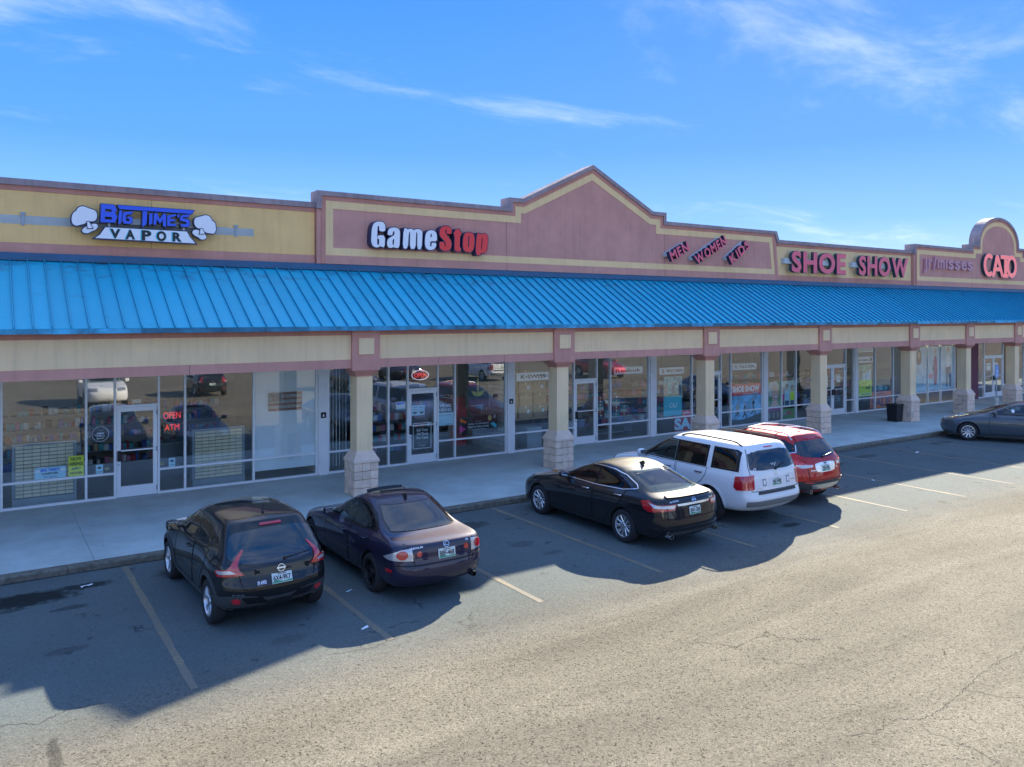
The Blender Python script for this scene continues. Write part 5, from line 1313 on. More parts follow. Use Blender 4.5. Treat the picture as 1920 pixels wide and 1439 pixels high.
# ---------------------------------------------------------------- cars
def paint(name, col, metal=0.25, rough=0.32, dust=1.0):
    m, N, L, P = new_mat(name)
    P.inputs['Base Color'].default_value = (*col, 1); P.inputs['Metallic'].default_value = metal; P.inputs['Roughness'].default_value = rough + .25
    P.inputs['Specular IOR Level'].default_value = .15
    P.inputs['Coat Weight'].default_value = 1.0; P.inputs['Coat Roughness'].default_value = 0.012
    geo = N.new('ShaderNodeNewGeometry')
    # thin road dust in patches, thicker where it settles on upward faces
    nz = N.new('ShaderNodeTexNoise'); nz.inputs['Scale'].default_value = 2.2; nz.inputs['Detail'].default_value = 7; nz.inputs['Roughness'].default_value = .7
    L.new(geo.outputs['Position'], nz.inputs['Vector'])
    r0 = N.new('ShaderNodeMapRange'); r0.inputs['From Min'].default_value = .3; r0.inputs['From Max'].default_value = .8; r0.inputs['To Min'].default_value = .004 * dust; r0.inputs['To Max'].default_value = .035 * dust
    L.new(nz.outputs['Fac'], r0.inputs['Value'])
    sz = N.new('ShaderNodeSeparateXYZ'); L.new(geo.outputs['Normal'], sz.inputs[0])
    up = N.new('ShaderNodeMapRange'); up.inputs['From Min'].default_value = .5; up.inputs['From Max'].default_value = 1.0; up.inputs['To Min'].default_value = .6; up.inputs['To Max'].default_value = 4.0
    L.new(sz.outputs['Z'], up.inputs['Value'])
    r_ = N.new('ShaderNodeMath'); r_.operation = 'MULTIPLY'; L.new(r0.outputs[0], r_.inputs[0]); L.new(up.outputs[0], r_.inputs[1])
    mx_ = N.new('ShaderNodeMixRGB'); mx_.inputs['Color1'].default_value = (*col, 1); mx_.inputs['Color2'].default_value = (0.22, 0.17, 0.12, 1)
    L.new(r_.outputs[0], mx_.inputs['Fac']); L.new(mx_.outputs[0], P.inputs['Base Color'])
    return m
CARGLASS = car_glass('tinted_car_glass', (0.50, 0.57, 0.55))
REARGLASS = car_glass('rear_car_glass', (0.34, 0.40, 0.40), .10)
PRIVGLASS = car_glass('privacy_car_glass', (0.10, 0.115, 0.12), .09)
ROOFGLASS = mat('dark_roof_glass', (0.012, 0.017, 0.019), 0.03, spec=1.0)
CABIN = mat('cabin_trim', (0.055, 0.055, 0.058), 0.8)
SEATM = mat('seat_cloth', (0.10, 0.10, 0.105), 0.9)
SEATT = mat('seat_tan_leather', (0.30, 0.24, 0.18), 0.7)
TRIMBLK = mat('gloss_black_trim', (0.010, 0.010, 0.011), 0.25)
GAP = mat('panel_gap', (0.004, 0.004, 0.004), 0.9)
CHROME = mat('chrome', (0.75, 0.75, 0.76), 0.22, 1.0)
SILVER = mat('silver_alloy', (0.60, 0.62, 0.64), 0.28, 0.85)
DKALLOY = mat('black_alloy', (0.018, 0.018, 0.02), 0.35, 0.4)
LIGHTRED = mat('red_lamp_lens', (0.50, 0.012, 0.02), 0.10, spec=0.8, coat=1.0)
LIGHTCLR = mat('clear_lamp_lens', (0.55, 0.55, 0.55), 0.12, 0.35, spec=0.8, coat=1.0)
LIGHTAMB = mat('amber_lamp_lens', (0.75, 0.22, 0.02), 0.12, spec=0.8, coat=1.0)
HEADCLR = mat('headlamp_lens', (0.40, 0.42, 0.44), 0.08, 0.5, coat=1.0)
PLATEM = mat('number_plate_face', (0.62, 0.70, 0.66), 0.5)
PLATEG = mat('number_plate_green', (0.05, 0.30, 0.16), 0.5)
PLASTGREY = mat('grey_plastic', (0.20, 0.21, 0.21), 0.5)
LINER = mat('wheel_arch_liner', (0.010, 0.010, 0.010), 0.95)

def lerp_list(pts, x):
    pts = sorted(pts)
    if x <= pts[0][0]: return pts[0][1]
    for (xa, za), (xb, zb) in zip(pts, pts[1:]):
        if x <= xb:
            t = (x - xa) / (xb - xa); return za + (zb - za) * t
    return pts[-1][1]

class Car:
    KF, S = 8, 16
    def __init__(self, name, label, loc, heading, spec, paint_m, group='parked cars in front of the shops'):
        self.root = thing(name, label, 'car', loc, heading, group)
        self.sp = spec; self.paint = paint_m
        self.make_body()
    # ---- body shell
    def half_ring(self, r):
        xf, xr, zl, hw = r['xf'], r['xr'], r['z'], r['hw']
        cf, cr_, nf, nr = r.get('cf', .45), r.get('cr', .4), r.get('nf', 2.6), r.get('nr', 2.8)
        K, S = self.KF, self.S; pts = []
        for k in range(K + 1):
            th = math.pi / 2 * k / K
            pts.append((xf - cf + cf * max(0, math.cos(th)) ** (2 / nf), hw * math.sin(th) ** (2 / nf)))
        xa, xb = xf - cf, xr + cr_
        for k in range(1, S): pts.append((xa + (xb - xa) * k / S, hw))
        for k in range(K + 1):
            th = math.pi / 2 * (1 - k / K)
            pts.append((xr + cr_ - cr_ * max(0, math.cos(th)) ** (2 / nr), hw * math.sin(th) ** (2 / nr)))
        out = []
        xm = (xf + xr) / 2; hl = (xf - xr) / 2
        for x, y in pts:
            z = lerp_list(zl, x)
            b = r.get('b', .035)
            y *= 1 - b * abs((x - xm) / hl) ** 2.2
            fl = r.get('fl', 0)
            if fl and y > .5: y += fl * (math.exp(-((x) / .40) ** 2) + math.exp(-((x - self.sp['wb']) / .40) ** 2))
            out.append((x, max(0, y), z))
        return out
    def make_body(self):
        sp = self.sp
        rings = [self.half_ring(r) for r in sp['rings']]
        n = len(rings[0]); V = []; F = []
        def vid(i, k, side): return i * 2 * n + (k if side > 0 else n + k)
        for rg in rings:
            V += [(x, y, z) for x, y, z in rg] + [(x, -y, z) for x, y, z in rg]
        for i in range(len(rings) - 1):
            for k in range(n - 1):
                F.append((vid(i, k, 1), vid(i, k + 1, 1), vid(i + 1, k + 1, 1), vid(i + 1, k, 1)))
                F.append((vid(i, k + 1, -1), vid(i, k, -1), vid(i + 1, k, -1), vid(i + 1, k + 1, -1)))
        crown = sp.get('crown', .035)
        fr = (.66, .33, 0, -.33, -.66)
        top = len(rings) - 1
        base = len(V)
        for k in range(n):
            x, y, z = rings[top][k]
            yref = max(p[1] for p in rings[top])
            for f_ in fr: V.append((x, y * f_, z + crown * ((y / yref) ** 2) * (1 - f_ * f_)))
        for k in range(n - 1):
            ca = [vid(top, k, 1)] + [base + k * 5 + q for q in range(5)] + [vid(top, k, -1)]
            cb = [vid(top, k + 1, 1)] + [base + (k + 1) * 5 + q for q in range(5)] + [vid(top, k + 1, -1)]
            for q in range(6): F.append((ca[q], cb[q], cb[q + 1], ca[q + 1]))
        for k in range(n - 1):
            F.append((vid(0, k + 1, 1), vid(0, k, 1), vid(0, k, -1), vid(0, k + 1, -1)))
        me = bpy.data.meshes.new('body'); me.from_pydata(V, [], F)
        bm = bmesh.new(); bm.from_mesh(me)
        bmesh.ops.remove_doubles(bm, verts=bm.verts[:], dist=0.0015)
        bmesh.ops.dissolve_degenerate(bm, edges=bm.edges[:], dist=0.0008)
        bmesh.ops.recalc_face_normals(bm, faces=bm.faces[:])
        bm.to_mesh(me); bm.free()
        me.materials.append(self.paint); me.materials.append(LINER)
        ob = bpy.data.objects.new('body', me); COL.objects.link(ob)
        ss = ob.modifiers.new('s', 'SUBSURF'); ss.levels = 2; ss.render_levels = 2
        dg = bpy.context.evaluated_depsgraph_get(); dg.update()
        me2 = bpy.data.meshes.new_from_object(ob.evaluated_get(dg))
        ob.modifiers.clear(); ob.data = me2
        bm = bmesh.new(); bm.from_mesh(me2); self.bvh = BVHTree.FromBMesh(bm); bm.free()
        # wheel wells
        cut = MB(); r = sp['tr'] + sp.get('gap', .045)
        for xa in (0, sp['wb']):
            for s in (1, -1):
                c = MB(); y_in, y_out = s * (sp['W'] / 2 - .30), s * (sp['W'] / 2 + .25)
                nn = 40
                v = [(xa + r * math.cos(2 * math.pi * k / nn), yy, sp['tr'] + .005 + r * math.sin(2 * math.pi * k / nn)) for yy in (y_in, y_out) for k in range(nn)]
                f = [(k, (k + 1) % nn, nn + (k + 1) % nn, nn + k) for k in range(nn)] + [tuple(range(nn - 1, -1, -1)), tuple(range(nn, 2 * nn))]
                cut.add(v, f, 1)
        co = cut.build('cutter', [self.paint, LINER])
        cutters = [co]
        # the cabin is hollow behind the glass: cut through from side to side and from end to end
        def inset(poly, d):
            c = Vector((sum(p[0] for p in poly) / len(poly), sum(p[1] for p in poly) / len(poly)))
            return [tuple(Vector(p) + (c - Vector(p)).normalized() * d) for p in poly]
        for poly in sp['panes']:
            q = MB(); q.prismY(inset(poly, .022), -1.3, 1.3, 1); cutters.append(q.build('cutter', [self.paint, CABIN]))
        lp = inset(sp['through'], .03)
        x0, x1 = sp['rings'][3]['xr'] - .3, sp['rings'][3]['xf'] + .2
        n_ = len(lp); q = MB()
        q.add([(xx, y, z) for xx in (x0, x1) for y, z in lp], [tuple(range(n_)), tuple(range(2 * n_ - 1, n_ - 1, -1))] + [((i + 1) % n_, i, n_ + i, n_ + (i + 1) % n_) for i in range(n_)], 1)
        cutters.append(q.build('cutter', [self.paint, CABIN]))
        for cu_ in cutters:
            bo = ob.modifiers.new('b', 'BOOLEAN'); bo.operation = 'DIFFERENCE'; bo.object = cu_; bo.solver = 'EXACT'; bo.material_mode = 'TRANSFER'
        dg.update()
        me3 = bpy.data.meshes.new_from_object(ob.evaluated_get(dg))
        ob.modifiers.clear()
        for cu_ in cutters: bpy.data.objects.remove(cu_)
        ob.data = me3; me3.name = 'body'
        for p in me3.polygons: p.use_smooth = True
        me3.set_sharp_from_angle(angle=R(50))
        ob.parent = self.root; self.body = ob
        bpy.data.meshes.remove(me); bpy.data.meshes.remove(me2)
    # ---- projecting panels on the shell
    def hit(self, mode, a, b, off):
        if mode in ('L', 'R'):
            s = 1 if mode == 'L' else -1
            o, d = Vector((a, 3 * s, b)), Vector((0, -s, 0))
        elif mode == 'rear': o, d = Vector((-6, a, b)), Vector((1, 0, 0))
        elif mode == 'front': o, d = Vector((9, a, b)), Vector((-1, 0, 0))
        elif mode == 'top': o, d = Vector((a, b, 6)), Vector((0, 0, -1))
        elif mode == 'cyr':                      # angle from straight back, positive to the car's left
            xc = self.sp['rings'][3]['xr'] + self.sp.get('cyr', .62); t = R(a)
            d = Vector((math.cos(t), -math.sin(t), 0)); o = Vector((xc, 0, b)) - d * 6
        elif mode == 'cyf':
            xc = self.sp['rings'][3]['xf'] - self.sp.get('cyf', .75); t = R(a)
            d = Vector((-math.cos(t), -math.sin(t), 0)); o = Vector((xc, 0, b)) - d * 6
        loc, nor, _, _ = self.bvh.ray_cast(o, d)
        if loc is None:
            loc, nor, _, _ = self.bvh.find_nearest(o + d * 5.5)
        if nor.dot(d) > 0: nor = -nor
        return loc + nor * off, nor
    def panel(self, name, mode, poly, m, off=.006, h=.05, parent=None, holes=(), edge=True, smooth=2):
        """a fitted panel: the outline is projected on the shell and filled"""
        k = 1.0 if not mode.startswith('cy') else 1 / 60.0
        pts = []; edges = []
        def addloop(lp):
            st = len(pts); L_ = []
            for i in range(len(lp)):
                a = Vector(lp[i]); b = Vector(lp[(i + 1) % len(lp)])
                d = b - a; ln = math.hypot(d.x * k, d.y); q = max(1, int(ln / h))
                for j in range(q): L_.append(a + d * (j / q))
            for p in L_: pts.append(Vector((p.x * k, p.y)))
            for i in range(len(L_)): edges.append((st + i, st + (i + 1) % len(L_)))
            return L_
        outer = addloop(poly); nb = len(outer)
        xs = [p.x for p in pts]; ys = [p.y for p in pts]
        ox = [Vector((p.x * k, p.y)) for p in outer]
        def inside(p):
            c = False; j = len(ox) - 1
            for i in range(len(ox)):
                if (ox[i].y > p.y) != (ox[j].y > p.y) and p.x < (ox[j].x - ox[i].x) * (p.y - ox[i].y) / (ox[j].y - ox[i].y + 1e-12) + ox[i].x: c = not c
                j = i
            return c
        nx = int((max(xs) - min(xs)) / h); ny = int((max(ys) - min(ys)) / h)
        for i in range(1, nx + 1):
            for j in range(1, ny + 1):
                p = Vector((min(xs) + i * h, min(ys) + j * h))
                if inside(p) and min((p - q).length for q in ox) > h * .45: pts.append(p)
        for hp in holes: addloop(hp)
        res = delaunay_2d_cdt(pts, edges, [], 1, 1e-5)
        vs, fs = res[0], res[2]
        if holes:
            def inp(p, poly):
                c = False; j = len(poly) - 1
                for i in range(len(poly)):
                    xi, yi = poly[i][0] * k, poly[i][1]; xj, yj = poly[j][0] * k, poly[j][1]
                    if (yi > p.y) != (yj > p.y) and p.x < (xj - xi) * (p.y - yi) / (yj - yi + 1e-12) + xi: c = not c
                    j = i
                return c
            fs = [f for f in fs if not any(inp(sum((vs[i] for i in f), Vector((0, 0))) / len(f), hp) for hp in holes)]
        P3 = []; N3 = []
        for v in vs:
            p, nn = self.hit(mode, v.x / k, v.y, off); P3.append(p); N3.append(nn)
        q = MB(); q.add(P3, [tuple(f) for f in fs], 0, True)
        if edge:                                  # turned-in rim so the panel has thickness
            cnt = {}
            for f in fs:
                for a, b in zip(f, list(f[1:]) + [f[0]]): cnt[frozenset((a, b))] = cnt.get(frozenset((a, b)), 0) + 1
            rim = [tuple(e) for e, c in cnt.items() if c == 1]
            for a, b in rim:
                q.add([P3[a], P3[b], P3[b] - N3[b] * (off + .004), P3[a] - N3[a] * (off + .004)], [(0, 1, 2, 3)], 0, True)
        o = q.build(name, m, parent or self.root, sharp=50)
        return o
    def ribbon(self, name, mode, line, w, m, off=.004, parent=None, h=.05, closed=False):
        pts = []
        lp = list(line) + ([line[0]] if closed else [])
        for i in range(len(lp) - 1):
            a = Vector(lp[i]); b = Vector(lp[i + 1]); d = b - a
            k = 1.0 if not mode.startswith('cy') else 1 / 60.0
            q = max(1, int(math.hypot(d.x * k, d.y) / h))
            for j in range(q): pts.append(a + d * (j / q))
        pts.append(Vector(lp[-1]))
        P3 = [self.hit(mode, p.x, p.y, off) for p in pts]
        v = []; f = []
        for i, (p, nn) in enumerate(P3):
            t = (P3[min(i + 1, len(P3) - 1)][0] - P3[max(i - 1, 0)][0]).normalized()
            s = nn.cross(t).normalized() * (w / 2)
            v += [p - s - nn * (off + .003), p - s * .92, p + s * .92, p + s - nn * (off + .003)]
            if i:
                a = 4 * (i - 1); b = 4 * i
                f += [(a, a + 1, b + 1, b), (a + 1, a + 2, b + 2, b + 1), (a + 2, a + 3, b + 3, b + 2)]
        return MB().add(v, f, 0, True).build(name, m, parent or self.root, sharp=60)
    def both(self, fn):
        for s, mode in ((1, 'L'), (-1, 'R')): fn(s, mode)
    # ---- wheels
    def wheels(self, rim_m, spokes=10, style='multi', dark=None):
        sp = self.sp; r = sp['tr']; w = .215; rr = r * sp.get('rimk', .68)
        ty = MB().lathe([(rr, -w / 2 + .015), (rr + .02, -w / 2), (r - .035, -w / 2 + .004), (r - .008, -w / 2 + .03), (r, -w / 2 + .06), (r, w / 2 - .06), (r - .008, w / 2 - .03), (r - .035, w / 2 - .004), (rr + .02, w / 2), (rr, w / 2 - .015), (rr, -w / 2 + .015)], 40)
        # rim seen from outside: +y is the outer face
        rim = MB().lathe([(rr - .004, -w / 2 + .02), (rr - .004, w / 2 - .014), (rr - .022, w / 2 - .012), (rr - .03, w / 2 - .03), (rr - .035, -w / 2 + .05)], 40)
        back = MB().lathe([(.0, -.02), (rr - .035, -.02), (rr - .034, -.03), (0, -.03)], 32)
        back.lathe([(.0, .0), (rr * .62, .0), (rr * .62, .012), (0, .012)], 28)
        sk = MB()
        for i in range(spokes):
            a = 2 * math.pi * i / spokes + .2
            if style == 'pair': offs = (-.13, .13); wd = .020
            else: offs = (0,); wd = .026 if spokes > 7 else .040
            for of in offs:
                a0 = a + of * .45; a1 = a + of
                for (ra, rb, ya, yb, wa, wb_) in ((.045, rr - .02, w / 2 - .045, w / 2 - .022, wd * 1.05, wd),):
                    d0 = Vector((math.cos(a0), 0, math.sin(a0))); d1 = Vector((math.cos(a1), 0, math.sin(a1)))
                    p0 = d0 * ra; p1 = d1 * rb; t = (p1 - p0).normalized(); s_ = Vector((-t.z, 0, t.x))
                    v = []
                    for p, yy, ww in ((p0, ya, wa), (p1, yb, wb_)):
                        v += [p - s_ * ww + Vector((0, yy - .012, 0)), p - s_ * ww * .6 + Vector((0, yy, 0)), p + s_ * ww * .6 + Vector((0, yy, 0)), p + s_ * ww + Vector((0, yy - .012, 0)), p + s_ * ww + Vector((0, yy - .05, 0)), p - s_ * ww + Vector((0, yy - .05, 0))]
                    sk.add(v, [(i_, (i_ + 1) % 6, 6 + (i_ + 1) % 6, 6 + i_) for i_ in range(6)] + [(0, 1, 2, 3, 4, 5), (11, 10, 9, 8, 7, 6)])
        sk.lathe([(0, w / 2 - .03), (.05, w / 2 - .032), (.062, w / 2 - .045), (.062, w / 2 - .09)], 20)
        protos = None
        for xa in (0, sp['wb']):
            for s in (1, -1):
                loc = (xa, s * (sp['W'] / 2 - w / 2 - .015), r - .004)
                if protos is None:
                    t_ = ty.build('wheel', RUBBER, self.root); a_ = rim.build('rim', rim_m, t_); b_ = back.build('brake_disc', DKALLOY, t_); c_ = sk.build('spokes', rim_m, t_)
                    protos = (t_, a_, b_, c_)
                else:
                    t_ = copy_of(protos[0], self.root)
                    for pp in protos[1:]: copy_of(pp, t_)
                t_.location = loc; t_.rotation_euler = (0, random.uniform(0, 1.2), 0 if s > 0 else math.pi)
    # ---- small parts
    def seats(self, rows, z, m, h=.26, w=.50):
        """seat backs and head restraints that show above the window line"""
        for x, ys in rows:
            for y in ys:
                q = MB().cbox(x - .05, x + .06, y - w / 2, y + w / 2, z - .10, z + h * .62, .03)
                q = q.build('seat', m, self.root); q.rotation_euler = (0, 0, 0)
                MB().cbox(x - .10, x - .02, y - .13, y + .13, z + h * .66, z + h * 1.05, .025).build('head_restraint', m, q)
    def steering(self, x, y, z, r=.17):
        pts = [(x - .05 * math.sin(2 * math.pi * i / 20), y + r * math.cos(2 * math.pi * i / 20), z + r * math.sin(2 * math.pi * i / 20)) for i in range(21)]
        MB().tube(pts, .016, 6, cap=False).build('steering_wheel', BLACK, self.root)
    def plate(self, text, y, z, w=.305, h=.152, tilt=-8, green=True):
        p, nn = self.hit('rear', y, z, .012)
        nn = Vector((nn.x, 0, nn.z)).normalized()
        u = Vector((0, -1, 0)); v = u.cross(nn) * -1
        if v.z < 0: v = -v
        q = MB(); c = p
        vs = [c + u * (a * w / 2) + v * (b * h / 2) + nn * k for k in (-.006, .004) for a, b in ((-1, -1), (1, -1), (1, 1), (-1, 1))]
        q.add(vs, [(0, 3, 2, 1), (4, 5, 6, 7), (0, 1, 5, 4), (1, 2, 6, 5), (2, 3, 7, 6), (3, 0, 4, 7)])
        if green:
            vs = [c + u * a + v * b + nn * .0052 for a, b in ((-w / 2 + .006, -h / 2 + .006), (w / 2 - .006, -h / 2 + .006), (w / 2 - .006, -h / 2 + .035), (.02, -h / 2 + .022), (-w / 2 + .07, -h / 2 + .045), (-w / 2 + .006, -h / 2 + .03))]
            q.add(vs, [tuple(range(6))], 1)
        word(q, text, c - u * (w * .43) - v * (h * .24) + nn * .0055, u, v, nn, w * .86, h * .50, .0015, .02, 2)
        word(q, 'TENNESSEE', c - u * (w * .22) + v * (h * .33) + nn * .0055, u, v, nn, w * .44, h * .10, .001, .02, 2)
        return q.build('number_plate', [PLATEM, PLATEG, INKBLK], self.root)
    def badge(self, name, text, y, z, w, h, m=CHROME, bold=.03, mode='rear', parent=None, shear=0.0):
        p, nn = self.hit(mode, y, z, .009)
        if mode == 'rear': u = Vector((0, -1, 0))
        v = nn.cross(u); v = v if v.z > 0 else -v
        u = (u - nn * u.dot(nn)).normalized()
        q = MB(); word(q, text, p - u * (w / 2) - v * (h / 2), u, v, nn, w, h, .004, bold, 0, shear)
        return q.build(name, m, parent or self.root)
    def emblem(self, y, z, r, kind='bar', m=CHROME):
        p, nn = self.hit('rear', y, z, .008)
        u = Vector((0, -1, 0)); v = nn.cross(u); v = v if v.z > 0 else -v
        q = MB()
        def P_(a, b, c=0): return p + u * a + v * b + nn * c
        n = 24; el = .75 if kind in ('oval', 'ell') else 1.0
        if kind == 'oval':
            v_ = [P_(r * math.cos(6.2832 * i / n), r * .42 * math.sin(6.2832 * i / n), .004) for i in range(n)]
            q.add(v_, [tuple(range(n))], 1)
        ring = []
        for i in range(n):
            a = 6.2832 * i / n; c_, s_ = math.cos(a), math.sin(a) * (.42 if kind == 'oval' else el)
            ring += [P_(r * c_, r * s_, 0), P_(r * c_ * .98, r * s_ * .98, .007), P_(r * c_ * .80, r * s_ * .80, .007), P_(r * c_ * .78, r * s_ * .78, 0)]
        f = []
        for i in range(n):
            a = 4 * i; b = 4 * ((i + 1) % n)
            f += [(a, a + 1, b + 1, b), (a + 1, a + 2, b + 2, b + 1), (a + 2, a + 3, b + 3, b + 2)]
        q.add(ring, f, 0)
        if kind == 'bar':
            q.add([P_(a, b, .008) for a, b in ((-r * 1.15, -r * .2), (r * 1.15, -r * .2), (r * 1.15, r * .2), (-r * 1.15, r * .2))] + [P_(a, b, 0) for a, b in ((-r * 1.15, -r * .2), (r * 1.15, -r * .2), (r * 1.15, r * .2), (-r * 1.15, r * .2))], [(0, 1, 2, 3), (0, 4, 5, 1), (1, 5, 6, 2), (2, 6, 7, 3), (3, 7, 4, 0)])
        elif kind == 'L':
            q.add([P_(a * r, b * r, .007) for a, b in ((.25, .70), (-.15, .25), (-.5, -.25), (.6, -.25), (.45, -.40), (-.68, -.40), (-.62, -.15), (-.3, .30), (.05, .70))], [tuple(range(9))])
        elif kind == 'H':
            for (x0, x1, y0, y1) in ((-.5, -.3, -.5, .5), (.3, .5, -.5, .5), (-.3, .3, -.1, .1)):
                q.add([P_(a * r, b * r, .007) for a, b in ((x0, y0), (x1, y0), (x1, y1), (x0, y1))], [(0, 1, 2, 3)])
        elif kind == 'oval':
            word(q, 'Ford', P_(-r * .6, -r * .16, .005), u, v, nn, r * 1.2, r * .34, .002, .0, 0, .3)
        return q.build('emblem', [m, SIGNNAVY], self.root)
    def mirror(self, x, z, m=None, size=(.13, .20, .14)):
        for s in (1, -1):
            p, nn = self.hit('L' if s > 0 else 'R', x, z, 0)
            yb = abs(p.y)
            bm = bmesh.new(); bmesh.ops.create_uvsphere(bm, u_segments=14, v_segments=8, radius=1.0)
            for v in bm.verts:
                c = v.co; k = lambda t: math.copysign(abs(t) ** .6, t)
                v.co = Vector((k(c.x) * size[0] / 2, k(c.y) * size[1] / 2, k(c.z) * size[2] / 2))
                v.co.x += .25 * v.co.y * s * -1 * .4
                v.co += Vector((x, s * (yb + .06 + size[1] / 2), z + .06))
            bm.verts.index_update()
            q = MB(); q.add([v.co[:] for v in bm.verts], [[v.index for v in f.verts] for f in bm.faces], 0, True); bm.free()
            q.box(x - .03, x + .03, min(s * (yb - .03), s * (yb + .09)), max(s * (yb - .03), s * (yb + .09)), z, z + .035, 1)
            o = q.build('door_mirror', [m or self.paint, BLACK], self.root)
            g_ = MB(); xx = x - size[0] / 2 - .004; yc = s * (yb + .06 + size[1] / 2)
            g_.cbox(xx, xx + .01, yc - size[1] * .38, yc + size[1] * .38, z + .06 - size[2] * .36, z + .06 + size[2] * .36, .003)
            g_.build('mirror_glass', mat('mirror_glass', (.5, .55, .58), .03, 1.0) if 'mirror_glass' not in bpy.data.materials else bpy.data.materials['mirror_glass'], o)
    def rails(self, x0, x1, y, m, zoff=.04, cross=()):
        for s in (1, -1):
            pts = []
            for i in range(13):
                x = x0 + (x1 - x0) * i / 12
                p, _ = self.hit('top', x, s * y, 0)
                k = min(i, 12 - i); lift = zoff * min(1, k / 1.5)
                pts.append((x, s * y, p.z + .006 + lift))
            MB().tube(pts, .017, 8).build('roof_rail', m, self.root)
        for x in cross:
            p, _ = self.hit('top', x, y, 0); c, _ = self.hit('top', x, 0, 0)
            MB().tube([(x, -y, p.z + zoff + .012), (x, 0, max(p.z, c.z) + zoff + .02), (x, y, p.z + zoff + .012)], .015, 8).build('cross_bar', m, self.root)
    def antenna(self, x, y, h=.22, lean=.5, fin=False):
        p, nn = self.hit('top', x, y, 0)
        q = MB()
        if fin: q.add([(x - .10, y - .02, p.z - .01), (x + .10, y - .02, p.z - .01), (x + .10, y + .02, p.z - .01), (x - .10, y + .02, p.z - .01), (x - .10, y, p.z + .055), (x - .05, y, p.z + .06)], [(0, 1, 5, 4), (2, 3, 4, 5), (1, 2, 5), (3, 0, 4)])
        else:
            q.lathe([(.0, .03), (.02, .025), (.028, 0), (.028, -.02)], 12, 'Z', (x, y, p.z)); q.tube([(x, y, p.z + .02), (x - h * lean, y, p.z + .02 + h)], [.006, .003], 6)
        q.build('antenna', BLACK, self.root)
    def wiper(self, y0, z0, y1, z1):
        a, na = self.hit('rear', y0, z0, .022); b, nb_ = self.hit('rear', y1, z1, .018)
        q = MB().tube([a, a.lerp(b, .5) + na * .004, b], [.014, .011, .008], 6); q.lathe([(0, -.02), (.022, -.02), (.022, .02), (0, .02)], 10, 'X', tuple(a))
        q.build('rear_wiper', BLACK, self.root)
    def exhaust(self, y, z, r=.035, m=CHROME):
        x = self.sp['rings'][1]['xr']
        MB().lathe([(r * .8, .16), (r, .16), (r, -.03), (r * .82, -.03), (r * .8, .12), (0.0, .12)], 18, 'X', (x, y, z)).build('exhaust_tip', m, self.root)
    def arch_trim(self, w=.055, m=DKPLASTIC, off=.012, a0=-8, a1=188):
        sp = self.sp; r = sp['tr'] + sp.get('gap', .045) + w * .42
        for xa in (0, sp['wb']):
            for mode in 'LR':
                pts = [(xa + r * math.cos(R(a0 + (a1 - a0) * i / 30)), max(.2, sp['tr'] + .005 + r * math.sin(R(a0 + (a1 - a0) * i / 30)))) for i in range(31)]
                self.ribbon('arch_trim', mode, pts, w, m, off, h=.2)
    def doors(self, polys, handles, m=None):
        """door skins proud of the shell, shut lines round them"""
        for mode in 'LR':
            for poly, (hx, hz, hw_) in zip(polys, handles):
                d = self.panel('door', mode, poly, m or self.paint, .0035, .06, edge=False)
                self.ribbon('shut_line', mode, poly, .011, GAP, .0055, d, closed=True)
                if hw_:
                    p, nn = self.hit(mode, hx, hz, .0)
                    s = 1 if mode == 'L' else -1
                    pts = [Vector((hx - hw_ / 2, p.y, hz)), Vector((hx - hw_ / 2 + .015, p.y + s * .03, hz)), Vector((hx + hw_ / 2 - .015, p.y + s * .03, hz)), Vector((hx + hw_ / 2, p.y, hz))]
                    MB().tube(pts, .013, 8).build('handle', self.handle_m, d)
    handle_m = CHROME
    def side_glass(self, surround, panes, trim=None, glass=None):
        for mode in 'LR':
            fr = self.panel('window_surround', mode, surround, TRIMBLK, .005, .05, holes=panes)
            for p, gm in zip(panes, glass or [CARGLASS] * len(panes)): self.panel('side_window', mode, p, gm, .008, .05, edge=False)
            if trim: self.ribbon('window_trim', mode, trim[0], trim[1], trim[2], .011, fr)

def circ(cx, cz, rx, rz, n=22, k=1.0):
    return [(cx + rx * math.cos(2 * math.pi * i / n), cz + rz * math.sin(2 * math.pi * i / n)) for i in range(n)]
def mir(poly): return [(-a, b) for a, b in poly][::-1]

def RG(xf, xr, z, hw, cf=.45, cr=.4, nf=2.6, nr=2.8, fl=0, b=.035):
    return dict(xf=xf, xr=xr, z=z if isinstance(z, list) else [(xr, z), (xf, z)], hw=hw, cf=cf, cr=cr, nf=nf, nr=nr, fl=fl, b=b)

